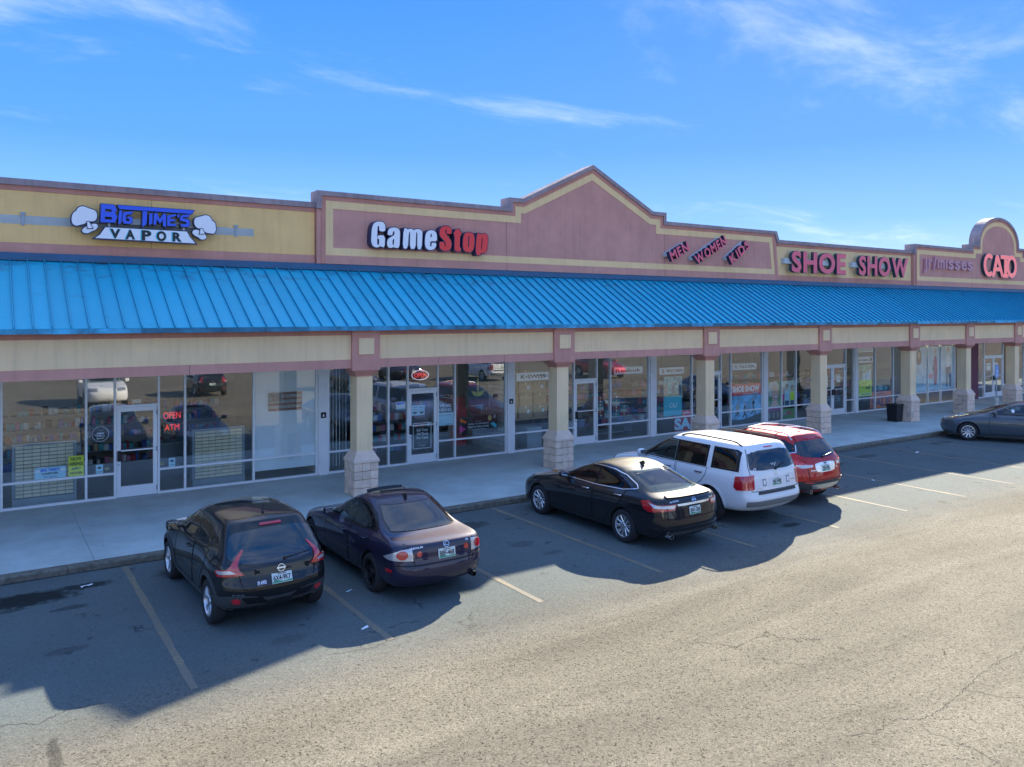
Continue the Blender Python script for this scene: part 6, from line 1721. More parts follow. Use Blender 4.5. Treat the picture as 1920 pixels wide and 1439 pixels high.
# ---- black compact crossover
P_BLK = paint('black_car_paint', (0.008, 0.010, 0.012), .2, .3)
spec = dict(W=1.765, wb=2.53, tr=.338, gap=.05, crown=.045, cyr=.60, rings=[
    RG(3.05, -.50, .24, .70), RG(3.26, -.66, [(-.66, .36), (0, .26), (2.6, .24), (3.26, .26)], .81, fl=.035),
    RG(3.345, -.745, [(-.745, .47), (3.345, .45)], .838, .55, .45, fl=.055), RG(3.36, -.775, [(-.775, .665), (0, .62), (3.36, .58)], .842, .6, .45, fl=.065), RG(3.33, -.715, [(-.715, .735), (0, .76), (2.5, .76), (3.33, .70)], .835, .6, .42, fl=.060),
    RG(3.22, -.70, [(-.70, .90), (0, .96), (.9, .93), (2.4, .93), (3.22, .84)], .815, .6, .40, fl=.042), RG(3.0, -.665, [(-.665, .98), (0, 1.03), (.9, .98), (2.3, .99), (3.0, .93)], .80, .5, .36, fl=.012),
    RG(2.30, -.63, [(-.63, 1.06), (.2, 1.09), (1.0, 1.04), (2.30, 1.06)], .765, .35, .34), RG(1.92, -.47, [(-.47, 1.27), (1.92, 1.27)], .705, .38, .36), RG(1.50, -.28, [(-.28, 1.455), (.6, 1.475), (1.5, 1.455)], .625, .4, .3), RG(1.40, -.25, [(-.25, 1.50), (.6, 1.525), (1.4, 1.50)], .575, .4, .25)])
spec['panes'] = [[(1.90, 1.085), (1.02, 1.065), (1.02, 1.415), (1.40, 1.405), (1.70, 1.26)], [(.94, 1.065), (.38, 1.11), (.40, 1.345), (.60, 1.385), (.94, 1.412)], [(.32, 1.13), (.08, 1.20), (.10, 1.235), (.32, 1.31)]]
spec['through'] = [(-.54, 1.12), (.54, 1.12), (.54, 1.20), (.46, 1.36), (-.46, 1.36), (-.54, 1.20)]
c = Car('crossover', 'small black crossover with bulging fenders, leftmost of the parked row', (3.60, 12.25, 0), R(92.0), spec, P_BLK)
c.seats([(.78, (.33, -.33)), (-.02, (.36, 0, -.36))], 1.12, SEATT, .24, .46); c.steering(1.40, .33, 1.10)
c.handle_m = P_BLK
c.side_glass([(2.02, 1.06), (1.0, 1.035), (.20, 1.10), (-.02, 1.20), (.02, 1.26), (.55, 1.40), (1.05, 1.445), (1.42, 1.43), (1.75, 1.28)],
             spec['panes'])
c.doors([[(2.02, .98), (2.05, .55), (1.95, .38), (1.02, .36), (.98, .60), (1.0, 1.02)], [(.95, 1.02), (.95, .36), (.55, .38), (.42, .62), (.22, .85), (.20, 1.06)]], [(1.22, .90, .19), (0, 0, 0)])
c.panel('windscreen', 'front', [(-.66, 1.06), (.66, 1.06), (.60, 1.25), (.53, 1.43), (-.53, 1.43), (-.60, 1.25)], CARGLASS, .006, edge=False)
c.panel('rear_window', 'rear', chaikin([(-.60, 1.36), (-.66, 1.20), (-.70, 1.06), (-.60, 1.00), (-.30, .955), (.30, .955), (.60, 1.00), (.70, 1.06), (.66, 1.20), (.60, 1.36), (.30, 1.40), (-.30, 1.40)], 2), REARGLASS, .007, edge=False)
tg = c.panel('tailgate', 'rear', chaikin([(-.54, .90), (-.55, .70), (-.50, .60), (.50, .60), (.55, .70), (.54, .90)], 1), P_BLK, .004, edge=False)
c.ribbon('shut_line', 'rear', chaikin([(-.70, 1.02), (-.57, .84), (-.56, .72), (-.48, .595), (.48, .595), (.56, .72), (.57, .84), (.70, 1.02)], 1)[:-2], .012, GAP, .006, tg)
c.panel('plate_recess', 'rear', [(-.40, .655), (.40, .655), (.36, .80), (-.36, .80)], P_BLK, .010, .04)
c.plate('6X4-9K7', -.03, .725); c.emblem(-.03, .865, .058, 'bar'); c.badge('model_badge', 'JUKE', .60, .56, .18, .035); c.badge('trim_badge', 'SV AWD', .27, .70, .13, .055)
for s in (1, -1):
    f_ = (lambda p: p) if s > 0 else mir
    c.panel('tail_lamp', 'cyr', f_([(46, .835), (74, .81), (79, .86), (77, .90), (64, .915), (60.5, .97), (57.5, 1.16), (55, 1.16), (54, .97), (51, .90)]), LIGHTRED, .018, .03)
    c.panel('reversing_lamp', 'cyr', f_([(54, .865), (72, .845), (76, .868), (75, .888), (60, .905)]), LIGHTCLR, .023, .03)
    c.panel('reflector', 'cyr', f_(circ(53, .47, 4.2, .042)), LIGHTRED, .022, .03)
    c.panel('bumper_grille', 'cyr', f_([(47, .52), (44, .42), (18, .40), (26, .50)]), TRIMBLK, .020, .04)
    c.panel('headlamp', 'cyf', f_([(40, .84), (62, .86), (66, .95), (50, .93)]), HEADCLR, .02, .03)
c.panel('bumper_cladding', 'cyr', [(-88, .36), (-60, .36), (0, .345), (60, .36), (88, .36), (88, .50), (62, .545), (40, .535), (20, .475), (0, .465), (-20, .475), (-40, .535), (-62, .545), (-88, .50)], DKPLASTIC, .012, .05)
c.panel('tow_cover', 'rear', chaikin([(-.22, .36), (.22, .36), (.17, .43), (-.17, .43)], 1), BLACK, .022, .04)
c.panel('brake_light', 'rear', [(-.17, 1.435), (.17, 1.435), (.16, 1.465), (-.16, 1.465)], LIGHTRED, .02, .04)
c.panel('sunroof', 'top', chaikin([(1.28, -.42), (.82, -.46), (.82, .46), (1.28, .42)], 1), ROOFGLASS, .006)
for s in 'LR': c.ribbon('sill_cladding', s, [(.42, .30), (2.10, .29)], .10, DKPLASTIC, .012)
c.arch_trim(.07); c.wheels(SILVER, 5, 'pair'); c.mirror(1.92, 1.03, size=(.14, .20, .17)); c.antenna(.05, 0, .20, .45); c.wiper(-.10, .985, -.52, 1.02)
c.root.scale = (.975, .975, .975); juke = c

# ---- purple sedan
P_PUR = paint('purple_car_paint', (0.024, 0.021, 0.052), .5, .34)
spec = dict(W=1.72, wb=2.67, tr=.318, gap=.035, crown=.035, cyr=.66, rings=[
    RG(3.2, -.80, .20, .70), RG(3.36, -.97, [(-.97, .29), (0, .22), (3.36, .22)], .815), RG(3.44, -1.03, [(-1.03, .42), (3.44, .40)], .845, .6, .42), RG(3.45, -1.035, [(-1.035, .53), (3.45, .52)], .855, .65, .42), RG(3.40, -.99, [(-.99, .66), (0, .68), (2.6, .66), (3.40, .60)], .857, .65, .40),
    RG(3.27, -.97, [(-.97, .87), (0, .84), (2.3, .80), (3.27, .68)], .838, .65, .36), RG(3.05, -.925, [(-.925, .945), (0, .915), (2.2, .87), (3.05, .76)], .79, .6, .34),
    RG(2.10, -.42, [(-.42, .985), (.8, .94), (2.10, .93)], .725, .4, .42), RG(1.72, -.08, [(-.08, 1.17), (1.72, 1.16)], .655, .4, .42), RG(1.28, .27, [(.27, 1.325), (.8, 1.355), (1.28, 1.335)], .575, .4, .4), RG(1.18, .35, [(.35, 1.36), (.8, 1.385), (1.18, 1.368)], .52, .4, .35)])
spec['panes'] = [[(1.76, .965), (.93, .95), (.90, 1.295), (1.18, 1.275), (1.48, 1.14)], [(.85, .95), (.36, .965), (.28, 1.19), (.50, 1.275), (.82, 1.295)], [(.31, .968), (.05, .985), (.02, 1.02), (.23, 1.165)]]
spec['through'] = [(-.55, 1.02), (.55, 1.02), (.53, 1.13), (.46, 1.29), (-.46, 1.29), (-.53, 1.13)]
c = Car('sedan', 'dark purple sedan with black wheels and round tail lamps in front of the first pillar', (6.14, 12.17, 0), R(91.0), spec, P_PUR)
c.seats([(.95, (.33, -.33)), (.22, (.33, -.33))], 1.0, SEATM, .24, .48); c.steering(1.55, .33, 1.0)
c.handle_m = P_PUR
c.side_glass([(1.86, .945), (.8, .925), (.03, .965), (-.06, 1.01), (.20, 1.20), (.48, 1.305), (.85, 1.325), (1.20, 1.30), (1.55, 1.16)],
             spec['panes'])
c.doors([[(1.90, .90), (1.92, .45), (1.85, .30), (.90, .30), (.88, .60), (.90, .92)], [(.85, .92), (.85, .30), (.50, .31), (.40, .52), (.20, .70), (.06, .94)]], [(1.08, .80, .17), (.30, .83, .17)])
c.panel('windscreen', 'front', [(-.64, .95), (.64, .95), (.58, 1.13), (.50, 1.30), (-.50, 1.30), (-.58, 1.13)], CARGLASS, .006, edge=False)
c.panel('rear_window', 'rear', [(-.60, 1.01), (.60, 1.01), (.575, 1.14), (.50, 1.305), (-.50, 1.305), (-.575, 1.14)], REARGLASS, .006, edge=False)
c.ribbon('window_seal', 'rear', [(-.60, 1.01), (.60, 1.01), (.575, 1.14), (.50, 1.305), (-.50, 1.305), (-.575, 1.14)], .018, TRIMBLK, .008, closed=True)
c.panel('sunroof', 'top', chaikin([(1.16, -.36), (.72, -.38), (.72, .38), (1.16, .36)], 1), ROOFGLASS, .006)
c.panel('sunroof_deflector', 'top', [(1.19, -.34), (1.16, -.34), (1.16, .34), (1.19, .34)], TRIMBLK, .05, .1)
tg = c.panel('boot_lid', 'rear', [(-.56, .88), (-.50, .62), (.50, .62), (.56, .88)], P_PUR, .004, edge=False)
c.ribbon('shut_line', 'rear', [(-.62, .93), (-.555, .85), (-.50, .61), (.50, .61), (.555, .85), (.62, .93)], .011, GAP, .006, tg)
c.plate('BBF-468', -.05, .735); c.emblem(-.05, .868, .055, 'L'); c.badge('maker_badge', 'LEXUS', .46, .872, .20, .030); c.badge('trim_badge', 'IS', -.45, .87, .06, .03)
for s in (1, -1):
    f_ = (lambda p: p) if s > 0 else mir
    c.panel('lamp_housing', 'cyr', f_([(45, .880), (43, .685), (72, .695), (80, .715), (66, .795), (56, .850)]), LIGHTCLR, .014, .03)
    c.panel('tail_lamp', 'cyr', f_(circ(54, .775, 5.6, .068)), LIGHTRED, .024, .03)
    c.panel('fog_lamp', 'rear', circ(s * .425, .775, .044, .044), LIGHTRED, .014, .02)
    c.panel('side_marker', 'L' if s > 0 else 'R', [(-.60, .50), (-.76, .50), (-.76, .54), (-.60, .55)], LIGHTRED, .010, .03)
    c.panel('headlamp', 'cyf', f_([(36, .62), (62, .66), (66, .76), (44, .72)]), HEADCLR, .012, .03)
c.ribbon('bumper_line', 'cyr', [(-86, .60), (-60, .615), (-40, .605), (40, .605), (60, .615), (86, .60)], .014, GAP, .005)
for s in 'LR': c.ribbon('side_moulding', s, [(.02 + .40, .565), (2.22, .55)], .035, P_PUR, .012)
c.wheels(DKALLOY, 5, 'single'); c.mirror(1.70, .95, size=(.11, .19, .12)); c.antenna(.42, 0, fin=True); c.exhaust(-.56, .30, .045, BLACK)
for s in (.0,): MB().box(-.02, .01, -.001, .001, 1.2, 1.3).build if False else None
lexus = c

# ---- black mid-size sedan
P_BK2 = paint('black_sedan_paint', (0.009, 0.010, 0.013), .3, .3)
spec = dict(W=1.83, wb=2.775, tr=.335, gap=.035, crown=.04, cyr=.72, rings=[
    RG(3.45, -.90, .20, .74), RG(3.65, -1.06, [(-1.06, .30), (0, .21), (3.65, .22)], .865), RG(3.73, -1.115, [(-1.115, .42), (3.73, .40)], .895, .65, .45), RG(3.745, -1.13, [(-1.13, .54), (3.745, .53)], .908, .7, .45), RG(3.70, -1.10, [(-1.10, .70), (0, .70), (2.7, .70), (3.70, .64)], .912, .72, .45),
    RG(3.56, -1.07, [(-1.07, .92), (0, .93), (2.4, .87), (3.56, .74)], .89, .7, .40), RG(3.3, -1.04, [(-1.04, 1.025), (0, .985), (2.3, .935), (3.3, .83)], .83, .65, .36),
    RG(2.30, -.72, [(-.72, 1.055), (.8, 1.01), (2.30, .99)], .765, .42, .45), RG(1.82, -.28, [(-.28, 1.225), (1.82, 1.22)], .69, .42, .45), RG(1.28, .18, [(.18, 1.37), (.8, 1.405), (1.28, 1.39)], .61, .42, .42), RG(1.18, .27, [(.27, 1.405), (.8, 1.435), (1.18, 1.42)], .55, .42, .38)])
spec['panes'] = [[(1.90, 1.03), (.96, 1.018), (.92, 1.35), (1.20, 1.33), (1.56, 1.20)], [(.88, 1.018), (.12, 1.05), (-.18, 1.105), (-.12, 1.15), (.18, 1.265), (.52, 1.332), (.86, 1.35)]]
spec['through'] = [(-.57, 1.09), (.57, 1.09), (.55, 1.20), (.49, 1.34), (-.49, 1.34), (-.55, 1.20)]
c = Car('sedan', 'glossy black sedan with machined wheels and chrome window line, parked left of the white car', (11.52, 11.98, 0), R(91.2), spec, P_BK2)
c.seats([(.92, (.36, -.36)), (.10, (.36, -.36))], 1.07, SEATM, .24, .50); c.steering(1.55, .36, 1.05)
sur = [(2.02, 1.01), (.9, .995), (.1, 1.03), (-.28, 1.10), (-.20, 1.16), (.15, 1.29), (.50, 1.36), (.85, 1.378), (1.22, 1.355), (1.62, 1.22)]
c.side_glass(sur, spec['panes'], (sur + [sur[0]], .022, CHROME), glass=[PRIVGLASS, PRIVGLASS])
c.doors([[(2.02, .98), (2.06, .50), (1.98, .32), (.94, .32), (.92, .65), (.93, .99)], [(.88, .99), (.88, .32), (.56, .33), (.42, .56), (.10, .80), (-.02, 1.02)]], [(1.14, .90, .19), (.16, .93, .19)])
c.panel('windscreen', 'front', [(-.68, 1.01), (.68, 1.01), (.61, 1.20), (.53, 1.36), (-.53, 1.36), (-.61, 1.20)], CARGLASS, .006, edge=False)
c.panel('rear_window', 'rear', [(-.63, 1.075), (.63, 1.075), (.605, 1.20), (.53, 1.355), (-.53, 1.355), (-.605, 1.20)], REARGLASS, .006, edge=False)
tg = c.panel('boot_lid', 'rear', [(-.62, .98), (-.50, .64), (.50, .64), (.62, .98)], P_BK2, .004, edge=False)
c.ribbon('shut_line', 'rear', [(-.72, 1.0), (-.62, .86), (-.50, .63), (.50, .63), (.62, .86), (.72, 1.0)], .011, GAP, .006, tg)
c.panel('boot_spoiler', 'rear', [(-.60, 1.005), (.60, 1.005), (.58, 1.03), (-.58, 1.03)], P_BK2, .03, .05)
c.panel('chrome_bar', 'rear', [(-.42, .865), (.42, .865), (.44, .905), (-.44, .905)], CHROME, .016, .05)
c.plate('0W1-2R8', 0, .755); c.emblem(0, .945, .052, 'bar'); c.badge('model_badge', 'ALTIMA', .50, .955, .22, .032); c.badge('trim_badge', '2.5 SR', -.52, .93, .14, .03)
for s in (1, -1):
    f_ = (lambda p: p) if s > 0 else mir
    c.panel('tail_lamp', 'cyr', f_([(36, .905), (38, .80), (70, .76), (78, .80), (84, .93), (72, .965), (60, .90)]), LIGHTRED, .014, .03)
    c.panel('reversing_lamp', 'cyr', f_([(38, .89), (39, .83), (62, .84), (72, .93), (58, .885)]), LIGHTCLR, .019, .03)
    c.panel('headlamp', 'cyf', f_([(34, .70), (60, .76), (72, .88), (62, .90), (44, .80)]), HEADCLR, .012, .03)
    c.panel('side_marker', 'cyf', f_([(60, .80), (70, .86), (74, .89), (66, .87)]), LIGHTAMB, .018, .03)
    c.exhaust(s * .62, .31, .045)
c.ribbon('bumper_line', 'cyr', [(-84, .66), (-60, .70), (-44, .635), (44, .635), (60, .70), (84, .66)], .012, GAP, .005)
c.ribbon('bumper_step', 'cyr', [(-72, .44), (-40, .43), (40, .43), (72, .44)], .05, P_BK2, .02)
c.panel('diffuser', 'rear', [(-.62, .32), (.62, .32), (.55, .39), (-.55, .39)], DKPLASTIC, .012, .05)
c.wheels(mat('machined_alloy', (.66, .67, .68), .22, .9), 10, 'single'); c.mirror(1.86, 1.01, size=(.12, .20, .13)); c.antenna(.38, 0, fin=True)
altima = c

# ---- white three-row SUV
P_WHT = paint('white_car_paint', (0.80, 0.81, 0.80), 0.0, .35)
spec = dict(W=1.96, wb=2.70, tr=.368, gap=.055, crown=.03, cyr=.70, rings=[
    RG(3.3, -.85, .28, .80), RG(3.52, -1.06, [(-1.06, .40), (0, .30), (3.52, .30)], .94), RG(3.60, -1.14, [(-1.14, .52), (3.60, .48)], .962, .6, .38, nr=3.4), RG(3.62, -1.165, [(-1.165, .64), (3.62, .62)], .968, .6, .36, nr=3.6), RG(3.58, -1.10, [(-1.10, .745), (0, .80), (2.6, .80), (3.58, .76)], .968, .6, .34, nr=3.6),
    RG(3.45, -1.075, [(-1.075, 1.0), (0, 1.01), (2.4, 1.0), (3.45, .93)], .955, .6, .30, nr=3.6), RG(3.25, -1.06, [(-1.06, 1.10), (0, 1.09), (2.4, 1.08), (3.25, 1.03)], .93, .5, .28, nr=3.6),
    RG(2.40, -1.05, [(-1.05, 1.15), (2.40, 1.14)], .90, .4, .26, nr=3.6), RG(1.95, -.96, [(-.96, 1.42), (1.95, 1.42)], .835, .4, .26, nr=3.6), RG(1.48, -.84, [(-.84, 1.665), (.4, 1.69), (1.48, 1.675)], .76, .4, .26, nr=3.4), RG(1.36, -.78, [(-.78, 1.72), (.4, 1.745), (1.36, 1.725)], .70, .4, .24, nr=3.2)])
spec['panes'] = [[(2.08, 1.195), (1.06, 1.19), (1.04, 1.62), (1.40, 1.62), (1.74, 1.44)], [(.99, 1.19), (.16, 1.19), (.14, 1.615), (.97, 1.62)], [(-.06, 1.20), (-.70, 1.205), (-.69, 1.57), (-.62, 1.60), (-.08, 1.605)]]
spec['through'] = [(-.68, 1.22), (.68, 1.22), (.67, 1.35), (.61, 1.59), (-.61, 1.59), (-.67, 1.35)]
c = Car('suv', 'white boxy sport utility car with black roof rails, left of the red car', (14.32, 12.22, 0), R(90.6), spec, P_WHT)
c.seats([(1.0, (.40, -.40)), (.12, (.45, 0, -.45)), (-.55, (.35, -.35))], 1.22, SEATM, .30, .50); c.steering(1.68, .40, 1.2)
c.handle_m = BLACK
c.side_glass([(2.20, 1.17), (.0, 1.165), (-.78, 1.175), (-.76, 1.58), (-.66, 1.625), (1.42, 1.645), (1.80, 1.45)],
             spec['panes'], glass=[CARGLASS, PRIVGLASS, PRIVGLASS])
for m_ in 'LR': c.panel('window_pillar', m_, [(.10, 1.165), (-.02, 1.165), (-.03, 1.64), (.08, 1.64)], P_WHT, .0095, .05)
c.doors([[(2.22, 1.14), (2.24, .55), (2.15, .42), (1.04, .42), (1.02, .80), (1.03, 1.15)], [(.98, 1.15), (.98, .42), (.52, .44), (.44, .66), (.22, .84), (.10, 1.0), (.08, 1.15)]], [(1.24, 1.02, .20), (.30, 1.03, .20)])
c.panel('windscreen', 'front', [(-.80, 1.17), (.80, 1.17), (.75, 1.40), (.68, 1.64), (-.68, 1.64), (-.75, 1.40)], CARGLASS, .006, edge=False)
c.panel('rear_window', 'rear', chaikin([(-.74, 1.20), (.74, 1.20), (.73, 1.35), (.66, 1.60), (-.66, 1.60), (-.73, 1.35)], 1), PRIVGLASS, .007, edge=False)
tg = c.panel('tailgate', 'rear', [(-.73, 1.16), (-.74, .80), (.74, .80), (.73, 1.16)], P_WHT, .004, edge=False)
c.ribbon('shut_line', 'rear', [(-.66, 1.64), (-.76, 1.30), (-.765, .785), (.765, .785), (.76, 1.30), (.66, 1.64)], .012, GAP, .006, tg)
c.panel('plate_recess', 'rear', [(-.26, .86), (.26, .86), (.24, 1.05), (-.24, 1.05)], P_WHT, .010, .04)
c.plate('0N1-WR8', 0, .945); c.emblem(0, 1.095, .048, 'H'); c.badge('maker_badge', 'HONDA', .56, .84, .16, .028, CHROME); c.badge('model_badge', 'PILOT', -.56, .93, .17, .03, CHROME)
for y, t_ in ((.40, '4'), (-.38, '44')):
    st = c.panel('square_sticker', 'rear', [(y - .055, .88), (y + .055, .88), (y + .055, 1.03), (y - .055, 1.03)], GREYP, .008, .05)
    c.panel('sticker_print', 'rear', [(y - .03, .91), (y + .03, .91), (y + .03, 1.0), (y - .03, 1.0)], WHITE, .010, .05, st)
for s in (1, -1):
    f_ = (lambda p: p) if s > 0 else mir
    c.panel('tail_lamp', 'cyr', f_([(50, .83), (72, .80), (76, .86), (74, 1.08), (51, 1.13)]), LIGHTRED, .016, .03)
    c.panel('headlamp', 'cyf', f_([(34, .80), (64, .82), (66, .96), (40, .95)]), HEADCLR, .012, .03)
c.panel('bumper_step', 'cyr', [(-44, .715), (44, .715), (44, .775), (-44, .775)], DKPLASTIC, .02, .05)
c.panel('bumper_valance', 'cyr', [(-60, .46), (60, .46), (58, .585), (-58, .585)], PLASTGREY, .012, .05)
c.panel('brake_light', 'rear', [(-.14, 1.645), (.14, 1.645), (.13, 1.665), (-.13, 1.665)], LIGHTRED, .014, .04)
for y, pts in ((.05, 1), ):
    c.ribbon('figure_sticker', 'rear', [(.10, 1.33), (.06, 1.29), (.02, 1.33), (-.02, 1.27), (-.06, 1.33)], .012, WHITE, .011)
    c.ribbon('figure_sticker', 'rear', [(.66, 1.225), (.63, 1.26), (.60, 1.225), (.585, 1.265)], .016, WHITE, .011)
    c.panel('round_sticker', 'rear', circ(-.64, 1.27, .045, .045, 14), GREYP, .011, .03)
c.wiper(.0, 1.20, -.36, 1.30)
for y in (-.45, -.27, -.09, .09, .27, .45): c.ribbon('roof_rib', 'top', [(1.15, y), (-.60, y)], .05, P_WHT, .008, h=.2)
c.arch_trim(.05, P_WHT, .010); c.rails(1.05, -.70, .66, BLACK, .055); c.wheels(SILVER, 5, 'single'); c.mirror(2.02, 1.17, size=(.13, .22, .18))
for s in 'LR': c.ribbon('side_moulding', s, [(.50, .66), (2.24, .64)], .06, P_WHT, .014)
pilot = c

# ---- red compact SUV
P_RED = paint('red_car_paint', (0.44, 0.013, 0.012), .4, .30, .15)
spec = dict(W=1.84, wb=2.69, tr=.36, gap=.05, crown=.04, cyr=.66, rings=[
    RG(3.3, -.62, .26, .74), RG(3.5, -.82, [(-.82, .40), (0, .28), (3.5, .28)], .875), RG(3.6, -.895, [(-.895, .52), (3.6, .46)], .90, .65, .42), RG(3.61, -.91, [(-.91, .64), (3.61, .60)], .908, .65, .42), RG(3.56, -.885, [(-.885, .78), (0, .80), (2.6, .78), (3.56, .74)], .905, .65, .40),
    RG(3.42, -.85, [(-.85, .98), (0, 1.0), (2.4, .96), (3.42, .87)], .89, .65, .36), RG(3.2, -.82, [(-.82, 1.08), (0, 1.07), (2.4, 1.03), (3.2, .96)], .85, .55, .34),
    RG(2.45, -.79, [(-.79, 1.14), (.8, 1.11), (2.45, 1.09)], .81, .42, .32), RG(2.0, -.62, [(-.62, 1.34), (2.0, 1.34)], .74, .42, .32), RG(1.48, -.42, [(-.42, 1.56), (.5, 1.585), (1.48, 1.57)], .66, .42, .3), RG(1.36, -.40, [(-.40, 1.61), (.5, 1.635), (1.36, 1.615)], .61, .42, .26)])
spec['panes'] = [[(2.08, 1.145), (1.04, 1.145), (1.02, 1.53), (1.40, 1.51), (1.72, 1.34)], [(.97, 1.145), (.20, 1.18), (.22, 1.50), (.95, 1.53)], [(.13, 1.19), (-.10, 1.20), (-.44, 1.28), (-.38, 1.40), (-.18, 1.485), (.15, 1.50)]]
spec['through'] = [(-.60, 1.20), (.60, 1.20), (.60, 1.26), (.56, 1.38), (.50, 1.48), (-.50, 1.48), (-.56, 1.38), (-.60, 1.26)]
c = Car('suv', 'red sport utility car with silver roof rails, rightmost of the cars parked nose-in', (16.78, 12.50, 0), R(90.0), spec, P_RED)
c.seats([(.98, (.37, -.37)), (.12, (.42, 0, -.42))], 1.19, SEATM, .27, .48); c.steering(1.60, .37, 1.15)
c.side_glass([(2.20, 1.12), (.8, 1.12), (-.10, 1.17), (-.52, 1.27), (-.44, 1.42), (-.20, 1.52), (.8, 1.555), (1.42, 1.535), (1.78, 1.36)],
             spec['panes'],
             ([(2.20, 1.12), (.8, 1.12), (-.10, 1.165), (-.54, 1.27), (-.45, 1.42)], .024, CHROME), glass=[CARGLASS, PRIVGLASS, PRIVGLASS])
c.doors([[(2.22, 1.09), (2.24, .52), (2.15, .38), (1.02, .38), (1.0, .75), (1.01, 1.10)], [(.96, 1.10), (.96, .38), (.52, .40), (.42, .64), (.16, .86), (.06, 1.14)]], [(1.22, .98, .19), (.22, 1.0, .19)])
c.panel('windscreen', 'front', [(-.72, 1.12), (.72, 1.12), (.66, 1.33), (.58, 1.53), (-.58, 1.53), (-.66, 1.33)], CARGLASS, .006, edge=False)
c.panel('rear_window', 'rear', [(-.60, 1.17), (0, 1.12), (.60, 1.17), (.70, 1.24), (.64, 1.38), (.54, 1.50), (-.54, 1.50), (-.64, 1.38), (-.70, 1.24)], PRIVGLASS, .007, edge=False)
tg = c.panel('tailgate', 'rear', [(-.60, 1.10), (-.56, .64), (.56, .64), (.60, 1.10)], P_RED, .004, edge=False)
c.ribbon('shut_line', 'rear', [(-.72, 1.16), (-.60, 1.02), (-.57, .635), (.57, .635), (.60, 1.02), (.72, 1.16)], .011, GAP, .006, tg)
c.panel('plate_recess', 'rear', chaikin([(-.32, .80), (.32, .80), (.38, .92), (.36, 1.03), (-.36, 1.03), (-.38, .92)], 1), CHROME, .012, .04)
c.plate('TN5-HB2', 0, .895); c.emblem(0, 1.005, .075, 'oval'); c.badge('model_badge', 'Escape', .44, .86, .17, .05, CHROME); c.badge('trim_badge', 'SE', -.45, .88, .07, .035, CHROME)
for s in (1, -1):
    f_ = (lambda p: p) if s > 0 else mir
    c.panel('tail_lamp', 'cyr', f_([(36, .93), (58, .90), (74, 1.0), (82, 1.08), (70, 1.09), (50, 1.03), (36, 1.01)]), LIGHTRED, .016, .03)
    c.panel('reversing_lamp', 'cyr', f_([(38, .945), (56, .925), (68, 1.0), (50, 1.0), (38, .985)]), LIGHTCLR, .021, .03)
    c.panel('reflector', 'cyr', f_([(36, .56), (52, .58), (52, .605), (36, .59)]), LIGHTRED, .018, .03)
    c.panel('headlamp', 'cyf', f_([(36, .82), (62, .86), (72, .98), (60, .98), (42, .90)]), HEADCLR, .012, .03)
    c.exhaust(s * .52, .36, .045)
c.panel('bumper_cladding', 'cyr', [(-86, .40), (0, .40), (86, .40), (86, .56), (58, .62), (30, .60), (-30, .60), (-58, .62), (-86, .56)], DKPLASTIC, .011, .05)
c.panel('skid_plate', 'rear', [(-.44, .42), (.44, .42), (.52, .53), (-.52, .53)], SILVER, .02, .05)
c.panel('roof_spoiler', 'top', [(-.30, -.52), (-.44, -.50), (-.44, .50), (-.30, .52)], P_RED, .02, .06)
c.ribbon('brake_light', 'rear', [(-.15, 1.535), (.15, 1.535)], .022, LIGHTRED, .022)
for s in 'LR': c.ribbon('sill_cladding', s, [(.44, .36), (2.22, .34)], .10, DKPLASTIC, .012)
c.arch_trim(.06); c.rails(1.15, -.35, .58, SILVER, .055, cross=(.95, .20)); c.wheels(SILVER, 5, 'pair'); c.mirror(2.02, 1.12, size=(.13, .21, .17)); c.antenna(-.12, 0, .22, .5); c.wiper(-.0, 1.14, -.40, 1.19)
escape = c

# ---- grey sedan standing along the kerb
P_GRY = paint('graphite_car_paint', (0.085, 0.105, 0.120), .5, .32)
spec = dict(W=1.78, wb=2.70, tr=.328, gap=.035, crown=.04, cyr=.72, rings=[
    RG(3.3, -.75, .20, .72), RG(3.5, -.90, [(-.90, .30), (0, .22), (3.5, .21)], .845), RG(3.58, -.95, [(-.95, .42), (3.58, .38)], .872, .75, .45), RG(3.60, -.965, [(-.965, .54), (3.60, .52)], .885, .8, .45), RG(3.56, -.94, [(-.94, .70), (0, .70), (2.6, .68), (3.56, .62)], .888, .8, .42),
    RG(3.42, -.91, [(-.91, .93), (0, .92), (2.4, .86), (3.42, .72)], .865, .75, .38), RG(3.18, -.87, [(-.87, 1.0), (0, .97), (2.3, .92), (3.18, .80)], .81, .65, .34),
    RG(2.35, -.58, [(-.58, 1.03), (.8, .99), (2.35, .965)], .745, .42, .42), RG(1.84, -.20, [(-.20, 1.20), (1.84, 1.19)], .67, .42, .42), RG(1.28, .18, [(.18, 1.34), (.8, 1.37), (1.28, 1.355)], .595, .42, .4), RG(1.18, .27, [(.27, 1.375), (.8, 1.405), (1.18, 1.39)], .54, .42, .36)])
spec['panes'] = [[(1.72, 1.01), (.96, 1.0), (.92, 1.315), (1.20, 1.295), (1.50, 1.16)], [(.88, 1.0), (.12, 1.03), (-.06, 1.07), (.18, 1.20), (.48, 1.295), (.86, 1.315)], [(2.0, 1.0), (1.78, 1.005), (1.60, 1.12)]]
spec['through'] = [(-.56, 1.07), (.56, 1.07), (.54, 1.18), (.47, 1.315), (-.47, 1.315), (-.54, 1.18)]
c = Car('sedan', 'graphite grey sedan parked askew at the far right, seen from its side', (31.62, 12.72, 0), R(118), spec, P_GRY)
c.seats([(.95, (.35, -.35)), (.18, (.35, -.35))], 1.05, SEATM, .24, .48); c.steering(1.55, .35, 1.03)
c.handle_m = P_GRY
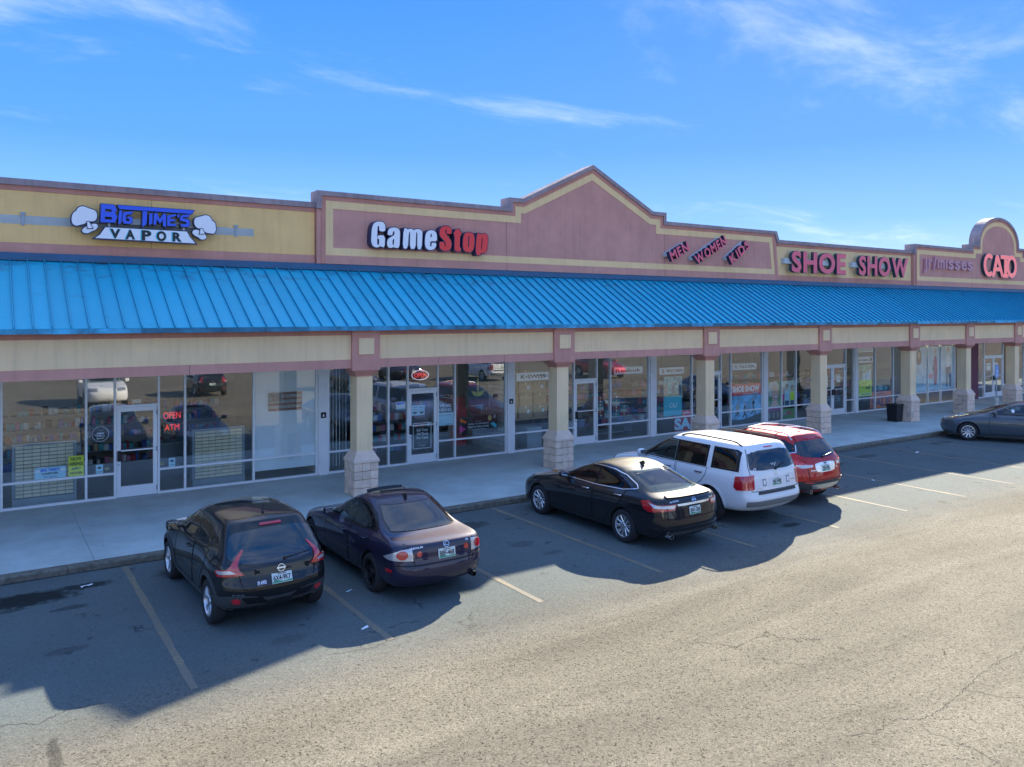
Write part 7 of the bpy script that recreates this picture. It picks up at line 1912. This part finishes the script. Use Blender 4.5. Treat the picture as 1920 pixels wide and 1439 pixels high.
c.side_glass([(2.06, .985), (.9, .975), (.0, 1.01), (-.18, 1.06), (.12, 1.22), (.46, 1.32), (.85, 1.342), (1.22, 1.32), (1.62, 1.19)],
             spec['panes'])
c.doors([[(2.02, .95), (2.06, .48), (1.98, .31), (.94, .31), (.92, .62), (.93, .97)], [(.88, .97), (.88, .31), (.54, .32), (.42, .54), (.14, .78), (.04, 1.0)]], [(1.12, .87, .18), (.22, .90, .18)])
c.panel('windscreen', 'front', [(-.66, .985), (.66, .985), (.60, 1.17), (.52, 1.325), (-.52, 1.325), (-.60, 1.17)], CARGLASS, .006, edge=False)
c.panel('rear_window', 'rear', [(-.62, 1.05), (.62, 1.05), (.59, 1.18), (.52, 1.325), (-.52, 1.325), (-.59, 1.18)], REARGLASS, .006, edge=False)
for s in (1, -1):
    f_ = (lambda p: p) if s > 0 else mir
    c.panel('headlamp', 'cyf', f_([(30, .66), (56, .72), (70, .82), (60, .84), (40, .76)]), HEADCLR, .012, .03)
    c.panel('indicator', 'cyf', f_([(52, .735), (62, .765), (70, .815), (61, .815)]), LIGHTAMB, .018, .03)
    c.panel('tail_lamp', 'cyr', f_([(40, .90), (42, .78), (72, .78), (80, .90), (70, .94)]), LIGHTRED, .012, .03)
c.panel('grille', 'cyf', [(-22, .60), (22, .60), (24, .68), (-24, .68)], TRIMBLK, .012, .04); c.panel('lower_grille', 'cyf', [(-34, .28), (34, .28), (28, .44), (-28, .44)], TRIMBLK, .012, .04)
c.panel('round_sticker', 'L', circ(1.32, 1.12, .05, .06, 16), WHITE, .012, .03)
c.plate('TN0-HX4', 0, .80); c.wheels(SILVER, 10, 'single'); c.mirror(1.88, .985, size=(.12, .20, .13)); c.antenna(.38, 0, fin=True)
forte = c

# ---- cars standing behind the viewpoint, seen mirrored in the shop windows
def copy_car(src, name, label, loc, rz):
    r_ = src.root.copy(); COL.objects.link(r_); r_.location = loc; r_.rotation_euler = (0, 0, rz)
    r_['label'] = label; r_['group'] = 'cars parked across the lot'
    for ch in list(src.root.children):
        k = copy_of(ch, r_)
        for g_ in list(ch.children): copy_of(g_, k)
    return r_
copy_car(pilot, 'suv', 'white boxy sport utility car parked across the lot facing the shops', (5.1, -4.2, 0), R(90))
copy_car(juke, 'crossover', 'small black crossover parked across the lot behind the viewpoint', (10.6, -3.9, 0), R(-90))
copy_car(altima, 'sedan', 'glossy black sedan parked across the lot behind the viewpoint', (18.6, -4.0, 0), R(90))
copy_car(pilot, 'suv', 'white boxy sport utility car parked far across the lot to the right', (29.4, -4.0, 0), R(-90))
copy_car(escape, 'suv', 'red sport utility car parked across the lot behind the viewpoint', (37.6, -3.8, 0), R(90))
copy_car(lexus, 'sedan', 'dark purple sedan parked far across the lot behind the viewpoint', (24.1, -6.5, 0), R(-90))
